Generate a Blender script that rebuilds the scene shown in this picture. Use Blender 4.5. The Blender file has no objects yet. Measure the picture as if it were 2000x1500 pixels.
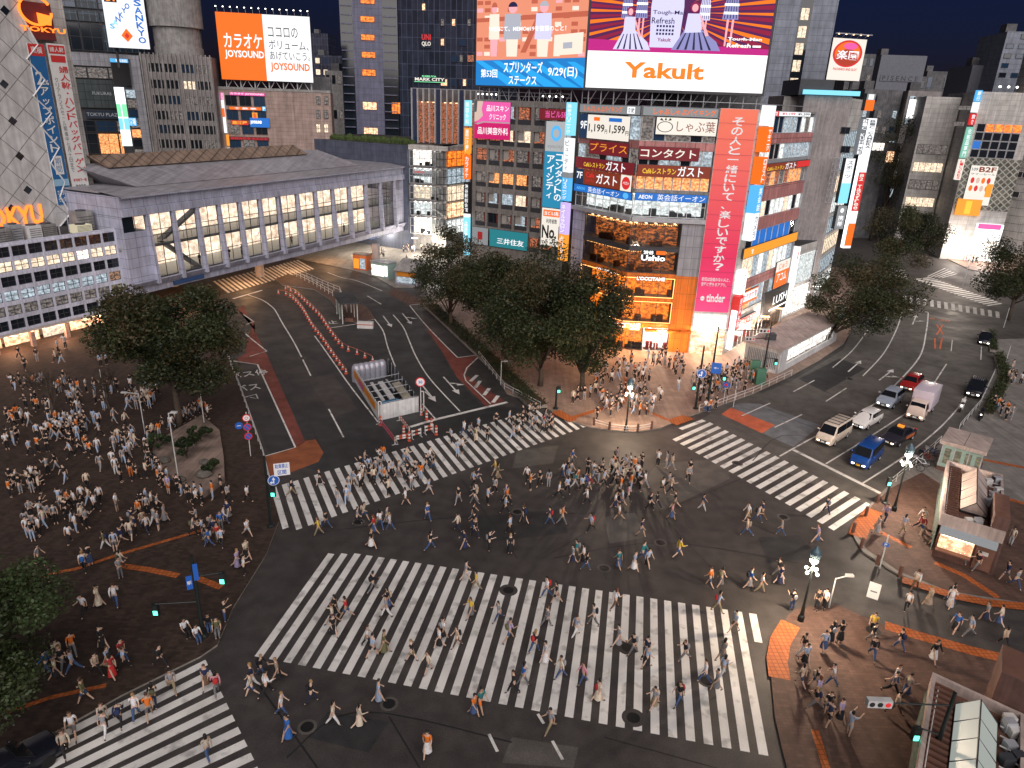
import bpy, bmesh, math, random
from mathutils import Vector, Matrix, noise as mnoise
R=math.radians
random.seed(7)
SC=bpy.context.scene
COL=SC.collection
# ---------------------------------------------------------------- camera (recovered from the stripe spacing and the verticals)
FPX,PIT,ROL,CH=1400.27,0.375789,0.0379139,30.2213
cp,sp=math.cos(PIT),math.sin(PIT);cr,sr=math.cos(ROL),math.sin(ROL)
FW=(0,cp,-sp);RT=tuple((1,0,0)[i]*cr+(0,sp,cp)[i]*sr for i in range(3));UP=tuple(-(1,0,0)[i]*sr+(0,sp,cp)[i]*cr for i in range(3))
cam=bpy.data.cameras.new('camera');camo=bpy.data.objects.new('camera',cam);COL.objects.link(camo)
cam.sensor_fit='HORIZONTAL';cam.sensor_width=36;cam.lens=36*FPX/2000;cam.clip_end=5000;cam.clip_start=.3
camo.matrix_world=Matrix(((RT[0],UP[0],-FW[0],0),(RT[1],UP[1],-FW[1],0),(RT[2],UP[2],-FW[2],CH),(0,0,0,1)))
SC.camera=camo
# ---------------------------------------------------------------- night sky, soft last light, exposure
W_=bpy.data.worlds.new('World');SC.world=W_;W_.use_nodes=True
nt=W_.node_tree;bg=nt.nodes['Background'];sky=nt.nodes.new('ShaderNodeTexSky');sky.sky_type='NISHITA';sky.sun_disc=False
SUN_EL,SUN_AZ=5.0,200.0
sky.sun_elevation=R(SUN_EL);sky.sun_rotation=R(SUN_AZ);sky.altitude=50;sky.ozone_density=5.5
tn=nt.nodes.new('ShaderNodeMix');tn.data_type='RGBA';tn.blend_type='MULTIPLY';tn.inputs[0].default_value=1;tn.inputs[7].default_value=(1.45,.62,1.12,1);nt.links.new(sky.outputs[0],tn.inputs[6]);nt.links.new(tn.outputs[2],bg.inputs[0]);bg.inputs[1].default_value=0.0115
sl=bpy.data.lights.new('sun','SUN');sl.energy=2.95;sl.angle=R(70);sl.color=(1,.925,.90)
so=bpy.data.objects.new('sun',sl);COL.objects.link(so)
so.rotation_euler=(R(54),0,R(12))
SC.view_settings.view_transform='Standard';SC.view_settings.look='None';SC.view_settings.exposure=0;SC.view_settings.gamma=1
SC.render.engine='CYCLES';cy=SC.cycles
cy.use_denoising=True;cy.max_bounces=5;cy.diffuse_bounces=2;cy.glossy_bounces=2;cy.transmission_bounces=3;cy.transparent_max_bounces=6
cy.sample_clamp_indirect=3;cy.sample_clamp_direct=0;cy.caustics_reflective=False;cy.caustics_refractive=False
cy.use_light_tree=True
# ---------------------------------------------------------------- geometry of the view: pixel of the 2000x1500 photo -> place in the world
def ray(px,py):
    x=(px-1000)/FPX;y=(750-py)/FPX
    return tuple(FW[i]+x*RT[i]+y*UP[i] for i in range(3))
def G(px,py,z=0.):
    d=ray(px,py);t=(z-CH)/d[2]
    return (d[0]*t,d[1]*t)
def Z(ox,oy,k):return lambda x,y:(ox+x/k,oy+y/k)
def D(a):a=R(a);return(math.cos(a),math.sin(a))
def hgt(base,px,py):   # height of the pixel above the ground point base
    r=ray(px,py);return CH+r[2]*math.hypot(*base)/math.hypot(r[0],r[1])
class Wall:
    def __init__(s,o,d):
        L=math.hypot(*d);s.o=o;s.d=(d[0]/L,d[1]/L);s.n=(s.d[1],-s.d[0])
    def uz(s,px,py,out=0):
        r=ray(px,py);o=(s.o[0]+s.n[0]*out,s.o[1]+s.n[1]*out)
        t=(o[0]*s.n[0]+o[1]*s.n[1])/(r[0]*s.n[0]+r[1]*s.n[1])
        x,y,z=r[0]*t,r[1]*t,CH+r[2]*t
        return ((x-o[0])*s.d[0]+(y-o[1])*s.d[1],z)
    def at(s,u,out=0):return (s.o[0]+s.d[0]*u+s.n[0]*out,s.o[1]+s.d[1]*u+s.n[1]*out)
    def pt(s,u,z,out=0):a=s.at(u,out);return (a[0],a[1],z)
# ---------------------------------------------------------------- materials (all procedural)
MT={};MC={}
def M(k,col,rough=.7,metal=0,em=0,var=.12,sc=2.,kind=None,**kw):MT[k]=dict(col=col,rough=rough,metal=metal,em=em,var=var,sc=sc,kind=kind,**kw)
def mat(k):
    if k in MC:return MC[k]
    p=MT[k];m=bpy.data.materials.new(k);m.use_nodes=True;MC[k]=m
    n=m.node_tree.nodes;l=m.node_tree.links;b=n['Principled BSDF']
    N=n.new
    c=p['col'];c4=(*c,1)
    b.inputs['Roughness'].default_value=p['rough'];b.inputs['Metallic'].default_value=p['metal']
    b.inputs['Specular IOR Level'].default_value=p.get('spec',.4)
    def noise(scale,coord,det=4):
        t=N('ShaderNodeTexNoise');t.inputs['Scale'].default_value=scale;t.inputs['Detail'].default_value=det;l.new(coord,t.inputs['Vector']);return t.outputs['Fac']
    def mapr(v,a,b_,c_,d_):
        t=N('ShaderNodeMapRange');t.inputs[1].default_value=a;t.inputs[2].default_value=b_;t.inputs[3].default_value=c_;t.inputs[4].default_value=d_;l.new(v,t.inputs[0]);return t.outputs[0]
    def mix(f,a,b_,mode='MIX'):
        t=N('ShaderNodeMix');t.data_type='RGBA';t.blend_type=mode
        for s,v in((t.inputs[0],f),(t.inputs[6],a),(t.inputs[7],b_)):
            if hasattr(v,'is_output'):l.new(v,s)
            else:s.default_value=v
        return t.outputs[2]
    def mul(v,col):   # col * value
        t=N('ShaderNodeVectorMath');t.operation='SCALE';l.new(v,t.inputs['Scale'])
        if hasattr(col,'is_output'):l.new(col,t.inputs[0])
        else:t.inputs[0].default_value=col[:3]
        return t.outputs[0]
    tc=N('ShaderNodeTexCoord');ob=tc.outputs['Object'];uv=tc.outputs['UV']
    kind=p['kind'];out=None
    if kind=='obj':     # clothing and hair: each person carries its own colour
        oi=N('ShaderNodeObjectInfo');out=mul(mapr(noise(9,ob),.3,.7,.8,1.15),oi.outputs['Color'])
        if k=='cloth':
            wv=N('ShaderNodeTexWave');wv.bands_direction='Z';wv.inputs['Scale'].default_value=9;l.new(ob,wv.inputs['Vector']);gt=N('ShaderNodeMath');gt.operation='GREATER_THAN';gt.inputs[1].default_value=.78;l.new(oi.outputs['Random'],gt.inputs[0])
            st=N('ShaderNodeMath');st.operation='MULTIPLY';l.new(mapr(wv.outputs[0],.45,.55,0,.65),st.inputs[0]);l.new(gt.outputs[0],st.inputs[1]);out=mix(st.outputs[0],out,(.03,.03,.04,1))
    elif kind=='asphalt':
        ge=N('ShaderNodeNewGeometry').outputs['Position']
        a=mapr(noise(.12,ge,5),.3,.7,.78,1.22);b2=mapr(noise(14,ge,2),.3,.7,.75,1.25);c2=mapr(noise(.9,ge,6),.35,.65,.80,1.16)
        t=N('ShaderNodeMath');t.operation='MULTIPLY';l.new(a,t.inputs[0]);l.new(b2,t.inputs[1])
        t2=N('ShaderNodeMath');t2.operation='MULTIPLY';l.new(t.outputs[0],t2.inputs[0]);l.new(c2,t2.inputs[1])
        out=mul(t2.outputs[0],c4)
        rg=mapr(noise(.35,ge,4),.3,.7,p['rough']-.12,p['rough']+.12);l.new(rg,b.inputs['Roughness'])
    elif kind=='paint':
        ge=N('ShaderNodeNewGeometry').outputs['Position']
        w=mapr(noise(1.1,ge,9),.34,.46,0,1);w2=mapr(noise(13,ge,4),.28,.40,.45,1)
        t=N('ShaderNodeMath');t.operation='MULTIPLY';l.new(w,t.inputs[0]);l.new(w2,t.inputs[1])
        t3=mapr(t.outputs[0],0,1,p.get('wear',.62),1)
        out=mix(t3,(.07,.065,.06,1),mul(mapr(noise(.4,ge,6),.3,.7,.78,1.1),c4))
    elif kind in('brick','tile'):
        br=N('ShaderNodeTexBrick');l.new(uv,br.inputs['Vector'])
        br.inputs['Color1'].default_value=c4;v=p['var'];br.inputs['Color2'].default_value=(*[x*(1-v*1.6) for x in c],1)
        j=p.get('joint',.45);br.inputs['Mortar'].default_value=(*[x*j for x in c],1)
        br.inputs['Scale'].default_value=1;br.inputs['Mortar Size'].default_value=p.get('ms',.03);br.inputs['Mortar Smooth'].default_value=.1
        br.inputs['Brick Width'].default_value=p.get('bw',1.2);br.inputs['Row Height'].default_value=p.get('bh',.6)
        br.offset=p.get('off',0.)
        if p.get('rot'):
            mp=N('ShaderNodeMapping');mp.inputs['Rotation'].default_value=(0,0,R(p['rot']));l.new(uv,mp.inputs[0]);l.new(mp.outputs[0],br.inputs['Vector'])
        mq=N('ShaderNodeMapping');mq.inputs['Scale'].default_value=(2.2,.12,1);l.new(uv,mq.inputs[0]);sk=mapr(noise(1.,mq.outputs[0],6),.35,.72,1.08,.74)
        tq=N('ShaderNodeMath');tq.operation='MULTIPLY';l.new(sk,tq.inputs[0]);l.new(mapr(noise(.7,ob,6),.3,.7,.82,1.14),tq.inputs[1])
        out=mul(tq.outputs[0],br.outputs['Color'])
    elif kind=='room':  # a lit room seen through glass, its light painted as glowing blotches
        mp=N('ShaderNodeMapping');mp.inputs['Scale'].default_value=(p.get('sx',1.3),p.get('sy',1.8),1);l.new(uv,mp.inputs[0])
        c2=p.get('c2',[x*.25 for x in c]);c3=p.get('c3',[min(1,x*1.5) for x in c])
        f=mapr(noise(p['sc'],mp.outputs[0],6),p.get('n0',.40),p.get('n1',.58),0,1)
        e=mix(f,(*c2,1),c4)
        vo=N('ShaderNodeTexVoronoi');vo.distance='CHEBYCHEV';vo.inputs['Scale'].default_value=p['sc']*.8;l.new(mp.outputs[0],vo.inputs['Vector'])
        sep=N('ShaderNodeSeparateColor');l.new(vo.outputs['Color'],sep.inputs[0])
        e=mul(mapr(sep.outputs[0],0,1,.62,1.2),e)
        v2=N('ShaderNodeTexVoronoi');v2.inputs['Scale'].default_value=p['sc']*2.2;l.new(mp.outputs[0],v2.inputs['Vector'])
        e=mix(mapr(v2.outputs['Distance'],.12,.2,1,0),e,(*c3,1))
        e=mul(mapr(noise(p['sc']*6,mp.outputs[0],3),.3,.7,.7,1.25),e)
        l.new(e,b.inputs['Emission Color']);b.inputs['Emission Strength'].default_value=p['em'];b.inputs['Base Color'].default_value=(.05,.05,.05,1);m.cycles.emission_sampling=p.get('samp','NONE')
        return m
    elif kind=='glass':
        tr=N('ShaderNodeBsdfTransparent');tr.inputs[0].default_value=(.86,.9,.92,1);gl=N('ShaderNodeBsdfGlossy');gl.inputs['Roughness'].default_value=.05
        fr=N('ShaderNodeFresnel');fr.inputs[0].default_value=1.5;mx=N('ShaderNodeMixShader');l.new(fr.outputs[0],mx.inputs[0]);l.new(tr.outputs[0],mx.inputs[1]);l.new(gl.outputs[0],mx.inputs[2])
        l.new(mx.outputs[0],n['Material Output'].inputs[0]);return m
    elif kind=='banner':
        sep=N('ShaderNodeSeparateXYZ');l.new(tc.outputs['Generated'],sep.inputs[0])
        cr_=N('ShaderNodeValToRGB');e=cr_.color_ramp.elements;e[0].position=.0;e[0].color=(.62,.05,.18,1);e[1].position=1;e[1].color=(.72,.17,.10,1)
        q=e.new(.3);q.color=(.58,.025,.09,1);l.new(sep.outputs[2],cr_.inputs[0]);l.new(cr_.outputs[0],b.inputs['Base Color']);l.new(cr_.outputs[0],b.inputs['Emission Color']);b.inputs['Emission Strength'].default_value=.5  # emission stands in for the floodlights on the cloth
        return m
    elif kind=='leaf':
        v=mapr(noise(.6,ob,3),.3,.7,.7,1.35);out=mul(v,c4)
        b.inputs['Subsurface Weight'].default_value=0
    elif kind=='stain':
        f=mapr(noise(p['sc'],ob,8),.4,.62,0,1);f2=mapr(noise(.35,ob,4),.3,.7,.8,1.15)
        mp=N('ShaderNodeMapping');mp.inputs['Scale'].default_value=(3.5,.25,1);l.new(uv,mp.inputs[0])
        f3=mapr(noise(1.2,mp.outputs[0],5),.35,.7,1.08,.72)
        t=N('ShaderNodeMath');t.operation='MULTIPLY';l.new(f2,t.inputs[0]);l.new(f3,t.inputs[1])
        out=mul(t.outputs[0],mix(f,(*[x*(1-p['var']) for x in c],1),c4))
    else:
        if p['var']>0:out=mul(mapr(noise(p['sc'],ob,5),.3,.7,1-p['var'],1+p['var']),c4)
    if out is None:b.inputs['Base Color'].default_value=c4
    else:l.new(out,b.inputs['Base Color'])
    if p['em']>0:
        if p.get('ev') :
            l.new(mul(mapr(noise(p['sc'],ob,4),.3,.7,1-p['ev'],1+p['ev']),c4),b.inputs['Emission Color'])
        else:b.inputs['Emission Color'].default_value=c4
        b.inputs['Emission Strength'].default_value=p['em']
        for q in list(b.inputs['Base Color'].links):m.node_tree.links.remove(q)
        b.inputs['Base Color'].default_value=(c[0]*.12+.01,c[1]*.12+.01,c[2]*.12+.01,1)
        m.cycles.emission_sampling=p.get('samp','AUTO')
    if p.get('bump'):
        bp=N('ShaderNodeBump');bp.inputs['Strength'].default_value=p['bump'];bp.inputs['Distance'].default_value=.05;l.new(noise(p.get('bsc',20),ob),bp.inputs['Height']);l.new(bp.outputs[0],b.inputs['Normal'])
    return m
# ---------------------------------------------------------------- mesh builder
ORG={}
_tc=bpy.data.curves.new('lettering','FONT');_to=bpy.data.objects.new('lettering',_tc)
TXT={}
def textmesh(s,bold):
    bold=min(bold,.016 if any(ord(ch)>0x3000 for ch in s) else .03)
    k=(s,bold)
    if k not in TXT:
        COL.objects.link(_to)
        _tc.body=s;_tc.offset=bold;_tc.resolution_u=2;_tc.fill_mode='FRONT'
        dg=bpy.context.evaluated_depsgraph_get();dg.update()
        me=_to.evaluated_get(dg).to_mesh()
        TXT[k]=([tuple(v.co) for v in me.vertices],[tuple(q.vertices) for q in me.polygons])
        _to.evaluated_get(dg).to_mesh_clear();COL.objects.unlink(_to)
    return TXT[k]
class MB:
    def __init__(s):s.v=[];s.f=[];s.m=[]
    def add(s,vs,fs,m):
        o=len(s.v);s.v+=vs;s.f+=[tuple(i+o for i in f) for f in fs];s.m+=[m]*len(fs);return s
    def poly(s,pts,m):return s.add(list(pts),[tuple(range(len(pts)))],m)
    def box(s,x0,x1,y0,y1,z0,z1,m):
        if x0>x1:x0,x1=x1,x0
        if y0>y1:y0,y1=y1,y0
        return s.add([(x,y,z) for z in(z0,z1) for y in(y0,y1) for x in(x0,x1)],[(0,2,3,1),(4,5,7,6),(0,1,5,4),(2,6,7,3),(0,4,6,2),(1,3,7,5)],m)
    def wbox(s,W,u0,u1,z0,z1,o0,o1,m):   # box on a wall: along, up, outwards
        if u0>u1:u0,u1=u1,u0
        if z0>z1:z0,z1=z1,z0
        if o0>o1:o0,o1=o1,o0
        return s.add([W.pt(u,z,o) for z in(z0,z1) for o in(o1,o0) for u in(u0,u1)],[(0,2,3,1),(4,5,7,6),(0,1,5,4),(2,6,7,3),(0,4,6,2),(1,3,7,5)],m)
    def wquad(s,W,pts,o,m):return s.poly([W.pt(u,z,o) for u,z in pts],m)
    def prism(s,pts,z0,z1,m,mt=None,bottom=False):
        a=sum(pts[i][0]*pts[(i+1)%len(pts)][1]-pts[(i+1)%len(pts)][0]*pts[i][1] for i in range(len(pts)))
        if a<0:pts=pts[::-1]
        n=len(pts);o=len(s.v);s.v+=[(p[0],p[1],z0) for p in pts]+[(p[0],p[1],z1) for p in pts]
        for i in range(n):j=(i+1)%n;s.f.append((o+i,o+j,o+n+j,o+n+i));s.m.append(m)
        s.f.append(tuple(o+n+i for i in range(n)));s.m.append(mt or m)
        if bottom:s.f.append(tuple(o+n-1-i for i in range(n)));s.m.append(m)
        return s
    def tube(s,path,r,m,n=8,cap=True):
        P=[Vector(p) for p in path];k=len(P);rr=r if isinstance(r,(list,tuple)) else [r]*k;o=len(s.v)
        for i in range(k):
            t=(P[min(i+1,k-1)]-P[max(i-1,0)]).normalized()
            a=t.cross(Vector((0,0,1)) if abs(t.z)<.9 else Vector((1,0,0))).normalized();b=t.cross(a)
            for j in range(n):
                w=2*math.pi*j/n;s.v.append(tuple(P[i]+(a*math.cos(w)+b*math.sin(w))*rr[i]))
        for i in range(k-1):
            for j in range(n):q=(j+1)%n;s.f.append((o+i*n+j,o+i*n+q,o+(i+1)*n+q,o+(i+1)*n+j));s.m.append(m)
        if cap:s.f.append(tuple(o+j for j in range(n-1,-1,-1)));s.m.append(m);s.f.append(tuple(o+(k-1)*n+j for j in range(n)));s.m.append(m)
        return s
    def lathe(s,prof,c,m,n=12):
        o=len(s.v)
        for r,z in prof:
            for j in range(n):w=2*math.pi*j/n;s.v.append((c[0]+r*math.cos(w),c[1]+r*math.sin(w),c[2]+z))
        for i in range(len(prof)-1):
            for j in range(n):q=(j+1)%n;s.f.append((o+i*n+j,o+i*n+q,o+(i+1)*n+q,o+(i+1)*n+j));s.m.append(m)
        s.f.append(tuple(o+(len(prof)-1)*n+j for j in range(n)));s.m.append(m)
        return s
    def ell(s,c,r,m,n=10,k=6):
        if not hasattr(r,'__len__'):r=(r,r,r)
        o=len(s.v);s.v.append((c[0],c[1],c[2]-r[2]))
        for i in range(1,k):
            t=math.pi*i/k
            for j in range(n):w=2*math.pi*j/n;s.v.append((c[0]+r[0]*math.sin(t)*math.cos(w),c[1]+r[1]*math.sin(t)*math.sin(w),c[2]-r[2]*math.cos(t)))
        s.v.append((c[0],c[1],c[2]+r[2]));e=len(s.v)-1
        for j in range(n):
            q=(j+1)%n;s.f.append((o,o+1+q,o+1+j));s.m.append(m);s.f.append((e,e-n+j,e-n+q));s.m.append(m)
            for i in range(k-2):s.f.append((o+1+i*n+j,o+1+i*n+q,o+1+(i+1)*n+q,o+1+(i+1)*n+j));s.m.append(m)
        return s
    def text(s,W,t,u0,u1,z0,z1,out,m,bold=.02,fit=True,vert=False):
        if vert:
            n=len(t);h=(z1-z0)/n
            for i,ch in enumerate(t):
                if ch!=' ':s.text(W,ch,u0,u1,z1-(i+1)*h+h*.06,z1-i*h-h*.06,out,m,bold,fit)
            return s
        vs,fs=textmesh(t,bold)
        if not vs:return s
        x0=min(v[0] for v in vs);x1=max(v[0] for v in vs);y0=min(v[1] for v in vs);y1=max(v[1] for v in vs)
        if len(t)==1 and t in 'ー一・、。ッュィょゃ':   # small marks keep their own size inside the cell
            y0,y1=-.15,.85;x0,x1=min(x0,0.),max(x1,1.)
        kx=(u1-u0)/max(x1-x0,1e-6);ky=(z1-z0)/max(y1-y0,1e-6)
        if not fit:kx=ky=min(kx,ky)
        cx,cy=(x0+x1)/2,(y0+y1)/2
        return s.add([W.pt((u0+u1)/2+(v[0]-cx)*kx,(z0+z1)/2+(v[1]-cy)*ky,out) for v in vs],fs,m)
    def build(s,name,parent=None,local=False,smooth=False,uv=True,org=None):
        me=bpy.data.meshes.new(name);v=s.v
        if not local:
            if parent is not None:c=ORG.get(parent.name,(0,0,0))
            elif org:c=org
            else:
                xs=[p[0] for p in v];ys=[p[1] for p in v];c=((min(xs)+max(xs))/2,(min(ys)+max(ys))/2,min(p[2] for p in v))
            vv=[(p[0]-c[0],p[1]-c[1],p[2]-c[2]) for p in v]
        else:vv=v;c=(0,0,0)
        me.from_pydata(vv,[],s.f)
        keys=[];ix=[]
        for k in s.m:
            if k not in keys:keys.append(k)
            ix.append(keys.index(k))
        for k in keys:me.materials.append(mat(k))
        me.polygons.foreach_set('material_index',ix)
        if uv and any(MT[k]['kind'] in('brick','tile','room','stain') for k in keys):
            L=me.uv_layers.new(name='uv').data
            for p in me.polygons:
                n=p.normal
                if abs(n.z)>.7:t=(1,0)
                else:h=math.hypot(n.x,n.y);t=(-n.y/h,n.x/h)
                for li,vi in zip(p.loop_indices,p.vertices):
                    q=v[vi];L[li].uv=(q[0],q[1]) if abs(n.z)>.7 else (q[0]*t[0]+q[1]*t[1],q[2])
        if smooth:me.polygons.foreach_set('use_smooth',[True]*len(me.polygons))
        me.update()
        o=bpy.data.objects.new(name,me);COL.objects.link(o)
        if parent is not None:o.parent=parent
        elif not local:
            o.location=c
        ORG[o.name]=c if parent is None else ORG.get(parent.name,(0,0,0))
        return o
def tag(o,label=None,cat=None,group=None,kind=None):
    if label:o['label']=label
    if cat:o['category']=cat
    if group:o['group']=group
    if kind:o['kind']=kind
    return o
def thing(name,label,cat,loc=(0,0,0),group=None,rz=0):
    o=bpy.data.objects.new(name,None);COL.objects.link(o);o.location=loc;o.rotation_euler=(0,0,rz);o.empty_display_size=.1
    ORG[o.name]=tuple(loc);return tag(o,label,cat,group)
def struct(name,mb,**k):return tag(mb.build(name,**k),kind='structure')
KIDS={}
def dup(o,parent=None):
    c=o.copy();COL.objects.link(c)
    if parent is not None:c.parent=parent
    for ch in o.children:dup(ch,c)
    return c
# ---------------------------------------------------------------- all surfaces
M('asphalt',(.056,.050,.047),rough=.62,kind='asphalt',spec=.45)
M('asphalt_dark',(.036,.036,.037),rough=.6,kind='asphalt',spec=.45)
M('asphalt_worn',(.10,.092,.083),rough=.66,kind='asphalt')
M('road_grey',(.17,.18,.19),rough=.7,kind='asphalt')
M('paint',(.80,.78,.74),rough=.6,kind='paint',wear=.55)
M('paint_thin',(.74,.72,.68),rough=.6,kind='paint',wear=.45)
M('paint_orange',(.75,.16,.05),rough=.7,kind='paint',wear=.5)
M('lane_red',(.20,.055,.042),rough=.75,kind='asphalt')
M('lane_brown',(.27,.085,.035),rough=.75,kind='asphalt')
M('orange_pad',(.60,.14,.065),rough=.75,kind='asphalt')
M('tactile',(.52,.14,.035),rough=.7,kind='tile',bw=.3,bh=.3,ms=.035,joint=.55,var=.1)
M('pave_plaza',(.07,.045,.034),rough=.75,kind='brick',bw=.4,bh=.2,ms=.012,joint=.6,off=.5,var=.3)
M('pave_red',(.135,.078,.06),rough=.75,kind='brick',bw=.4,bh=.2,ms=.012,joint=.65,off=.5,var=.2)
M('pave_grey',(.26,.24,.22),rough=.75,kind='brick',bw=.6,bh=.6,ms=.012,joint=.7,var=.12)
M('pave_shop',(.34,.235,.185),rough=.6,kind='brick',bw=.6,bh=.6,ms=.012,joint=.7,var=.12)
M('kerb',(.30,.27,.24),rough=.8,kind='tile',bw=.9,bh=.9,ms=.02,joint=.6)
M('iron',(.035,.035,.035),rough=.5,metal=.6)
M('asphalt_east',(.105,.096,.086),rough=.62,kind='asphalt',spec=.45)
M('steel',(.42,.43,.46),rough=.45,metal=.2)
M('steel_dark',(.05,.052,.06),rough=.45)
M('white_steel',(.72,.72,.72),rough=.45)
M('concrete',(.36,.35,.34),rough=.8,kind='stain',var=.25,sc=1.2)
M('concrete_dark',(.17,.17,.18),rough=.85,kind='stain',var=.3,sc=.8)
M('panel_lilac',(.47,.48,.60),rough=.5,kind='tile',bw=1.9,bh=1.3,ms=.03,joint=.4,var=.06)
M('panel_grey',(.33,.335,.37),rough=.55,kind='tile',bw=.9,bh=1.4,ms=.03,joint=.5,var=.06)
M('panel_white',(.62,.61,.6),rough=.5,kind='tile',bw=2.4,bh=2.4,ms=.05,joint=.35,var=.05,rot=45)
M('panel_stone',(.60,.58,.55),rough=.7,kind='tile',bw=2.,bh=1.,ms=.03,joint=.55,var=.08)
M('station_white',(.70,.71,.84),rough=.5,kind='stain',var=.12,sc=2)
M('tile_tan',(.42,.31,.27),rough=.75,kind='tile',bw=1.5,bh=.75,ms=.03,joint=.6,var=.06)
M('tile_slate',(.10,.115,.165),rough=.6,kind='tile',bw=3.,bh=1.1,ms=.04,joint=.7,var=.1)
M('tower_lilac',(.16,.165,.25),rough=.5,kind='tile',bw=3.,bh=1.6,ms=.05,joint=.6,var=.08)
M('tower_dark',(.045,.055,.085),rough=.2,kind='tile',bw=1.5,bh=3.2,ms=.06,joint=2.2,var=.3)
M('glass_dark',(.012,.018,.026),rough=.08,var=0,spec=.7)
M('glass_blue',(.02,.05,.10),rough=.1,var=0,spec=.7)
M('glass_clear',(1,1,1),kind='glass')
M('stone_e',(.31,.29,.27),rough=.8,kind='stain',var=.2,sc=2.5)
M('tower_grey',(.28,.31,.38),rough=.6,kind='tile',bw=2.6,bh=1.25,ms=.05,joint=.6,var=.08)
M('orange_lit_panel',(.80,.20,.022),rough=.5,kind='tile',bw=.9,bh=2.,ms=.03,joint=.5,var=.08)
M('pink_panel',(.62,.27,.26),rough=.5,kind='tile',bw=1.2,bh=3,ms=.05,joint=.4,var=.15)
M('curtain',(.42,.40,.37),rough=.8,em=0)
M('roof_dark',(.055,.055,.06),rough=.8,kind='stain',var=.3,sc=.7)
M('roof_metal',(.34,.33,.36),rough=.45,kind='tile',bw=40,bh=.9,ms=.04,joint=.6,var=.06)
M('roof_bronze',(.30,.215,.165),rough=.6,kind='tile',bw=1.2,bh=1.2,ms=.07,joint=.35)
M('black',(.015,.015,.017),rough=.6)
M('hedge',(.05,.075,.02),rough=.8,var=.4,sc=3)
M('lit_warm',(1,.42,.14),em=1.7,kind='room',sc=2.2,c2=(.5,.13,.03),c3=(1,.75,.4))
M('lit_orange',(1,.24,.018),em=1.9,kind='room',sc=1.6,c2=(.50,.075,.004),c3=(1,.55,.12),sx=1,sy=1.6)
M('lit_cream',(1,.80,.58),em=1.5,kind='room',sc=1.8,c2=(.62,.47,.33),c3=(1,.95,.85),lo=.1,hi=.5)
M('lit_white',(.92,.95,.92),em=1.5,kind='room',sc=1.8,c2=(.52,.55,.53),c3=(1,1,1),lo=.1,hi=.6)
M('lit_cool',(.62,.74,.82),em=.95,kind='room',sc=2.,c2=(.27,.33,.38),c3=(.9,.95,1),lo=.15,hi=.7)
M('lit_dim',(.34,.29,.26),em=.7,kind='room',sc=2.,c2=(.05,.05,.06),c3=(.9,.6,.35))
M('lit_red',(.9,.25,.10),em=.8,kind='room',sc=2.2,c2=(.06,.03,.025),c3=(1,.5,.2))
M('lit_bar',(.9,.20,.03),em=.9,kind='room',sc=1.5,c2=(.045,.012,.006),c3=(1,.55,.16),n0=.44,n1=.64,lo=.35,hi=.9,sx=1.,sy=2.2)
M('lit_shop',(1,.93,.85),em=2.6,kind='room',sc=1.2,c2=(.6,.5,.42),c3=(1,1,1),lo=.05,hi=.4,samp='AUTO')
M('lit_shopwarm',(1,.62,.36),em=2.2,kind='room',sc=1.2,c2=(.55,.24,.12),c3=(1,.9,.75),lo=.1,hi=.5,samp='AUTO')
M('lamp_white',(1,.96,.88),em=7.,var=0)
M('lamp_warm',(1,.62,.32),em=6.,var=0)
M('tube_white',(.95,.97,1),em=2.2,var=0)
M('tube_warm',(1,.45,.13),em=3.5,var=0)
M('sg_white',(.97,.98,1.),em=1.05,var=0)
M('sg_cream',(1,.93,.83),em=.9,var=0)
M('sg_bright',(1,1,1),em=1.9,var=0)
M('sg_orange',(1,.17,.008),em=1.0,var=0)
M('sg_amber',(1,.36,.03),em=1.0,var=0)
M('sg_red',(.80,.03,.03),em=.85,var=0)
M('sg_wine',(.30,.018,.03),em=.55,var=0)
M('sg_blue',(.02,.20,.72),em=.8,var=0)
M('sg_sky',(.10,.50,.95),em=1.,var=0)
M('sg_navy',(.02,.05,.13),em=.6,var=0)
M('sg_cyan',(.25,.75,.95),em=1.1,var=0)
M('sg_pink',(.95,.12,.45),em=.9,var=0)
M('sg_magenta',(.72,.01,.16),em=.85,var=0)
M('sg_green',(.25,.95,.45),em=1.1,var=0)
M('sg_violet',(.72,.55,1),em=.9,var=0)
M('sg_teal',(.02,.28,.33),em=.7,var=0)
M('sg_grey',(.42,.44,.46),em=.55,var=0)
M('sg_black',(.02,.02,.022),em=0.,var=0)
M('sg_yellow',(1,.62,.05),em=1.,var=0)
M('sg_brown',(.35,.05,.02),em=.6,var=0)
M('neon_orange',(1,.20,.02),em=2.2,var=0)
M('bn_white',(.74,.74,.72),rough=.6,var=.03)
M('bn_blue',(.02,.13,.34),rough=.6,var=.05)
M('bn_red',(.6,.04,.04),rough=.6,var=.03)
M('bn_ink',(.16,.17,.18),rough=.6,var=.03)
M('wood_dark',(.10,.04,.02),rough=.6)
M('bn_seam',(.42,.05,.12),rough=.6,var=0)
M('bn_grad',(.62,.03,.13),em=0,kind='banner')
M('bnw',(.95,.95,.95),em=.75,var=0)  # banner lettering, glowing in place of the same floodlights
M('wine_curtain',(.22,.05,.035),rough=.7)
M('skin_print',(.85,.62,.52),em=.8,var=0)
M('bn_white2',(.75,.78,.8),em=.55,var=0)
M('sg_sky2',(.03,.36,.62),em=.7,var=0)
M('lit_soffit',(.62,.55,.50),rough=.6)
M('lit_warm2',(.8,.45,.25),em=.6,kind='room',sc=2.2,c2=(.2,.08,.04),c3=(.8,.8,.8))
M('lit_dim2',(.4,.35,.2),em=.5,kind='room',sc=2.2,c2=(.08,.08,.05),c3=(.6,.5,.3))
M('lit_box',(.8,.72,.5),em=.7,var=0)
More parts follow.
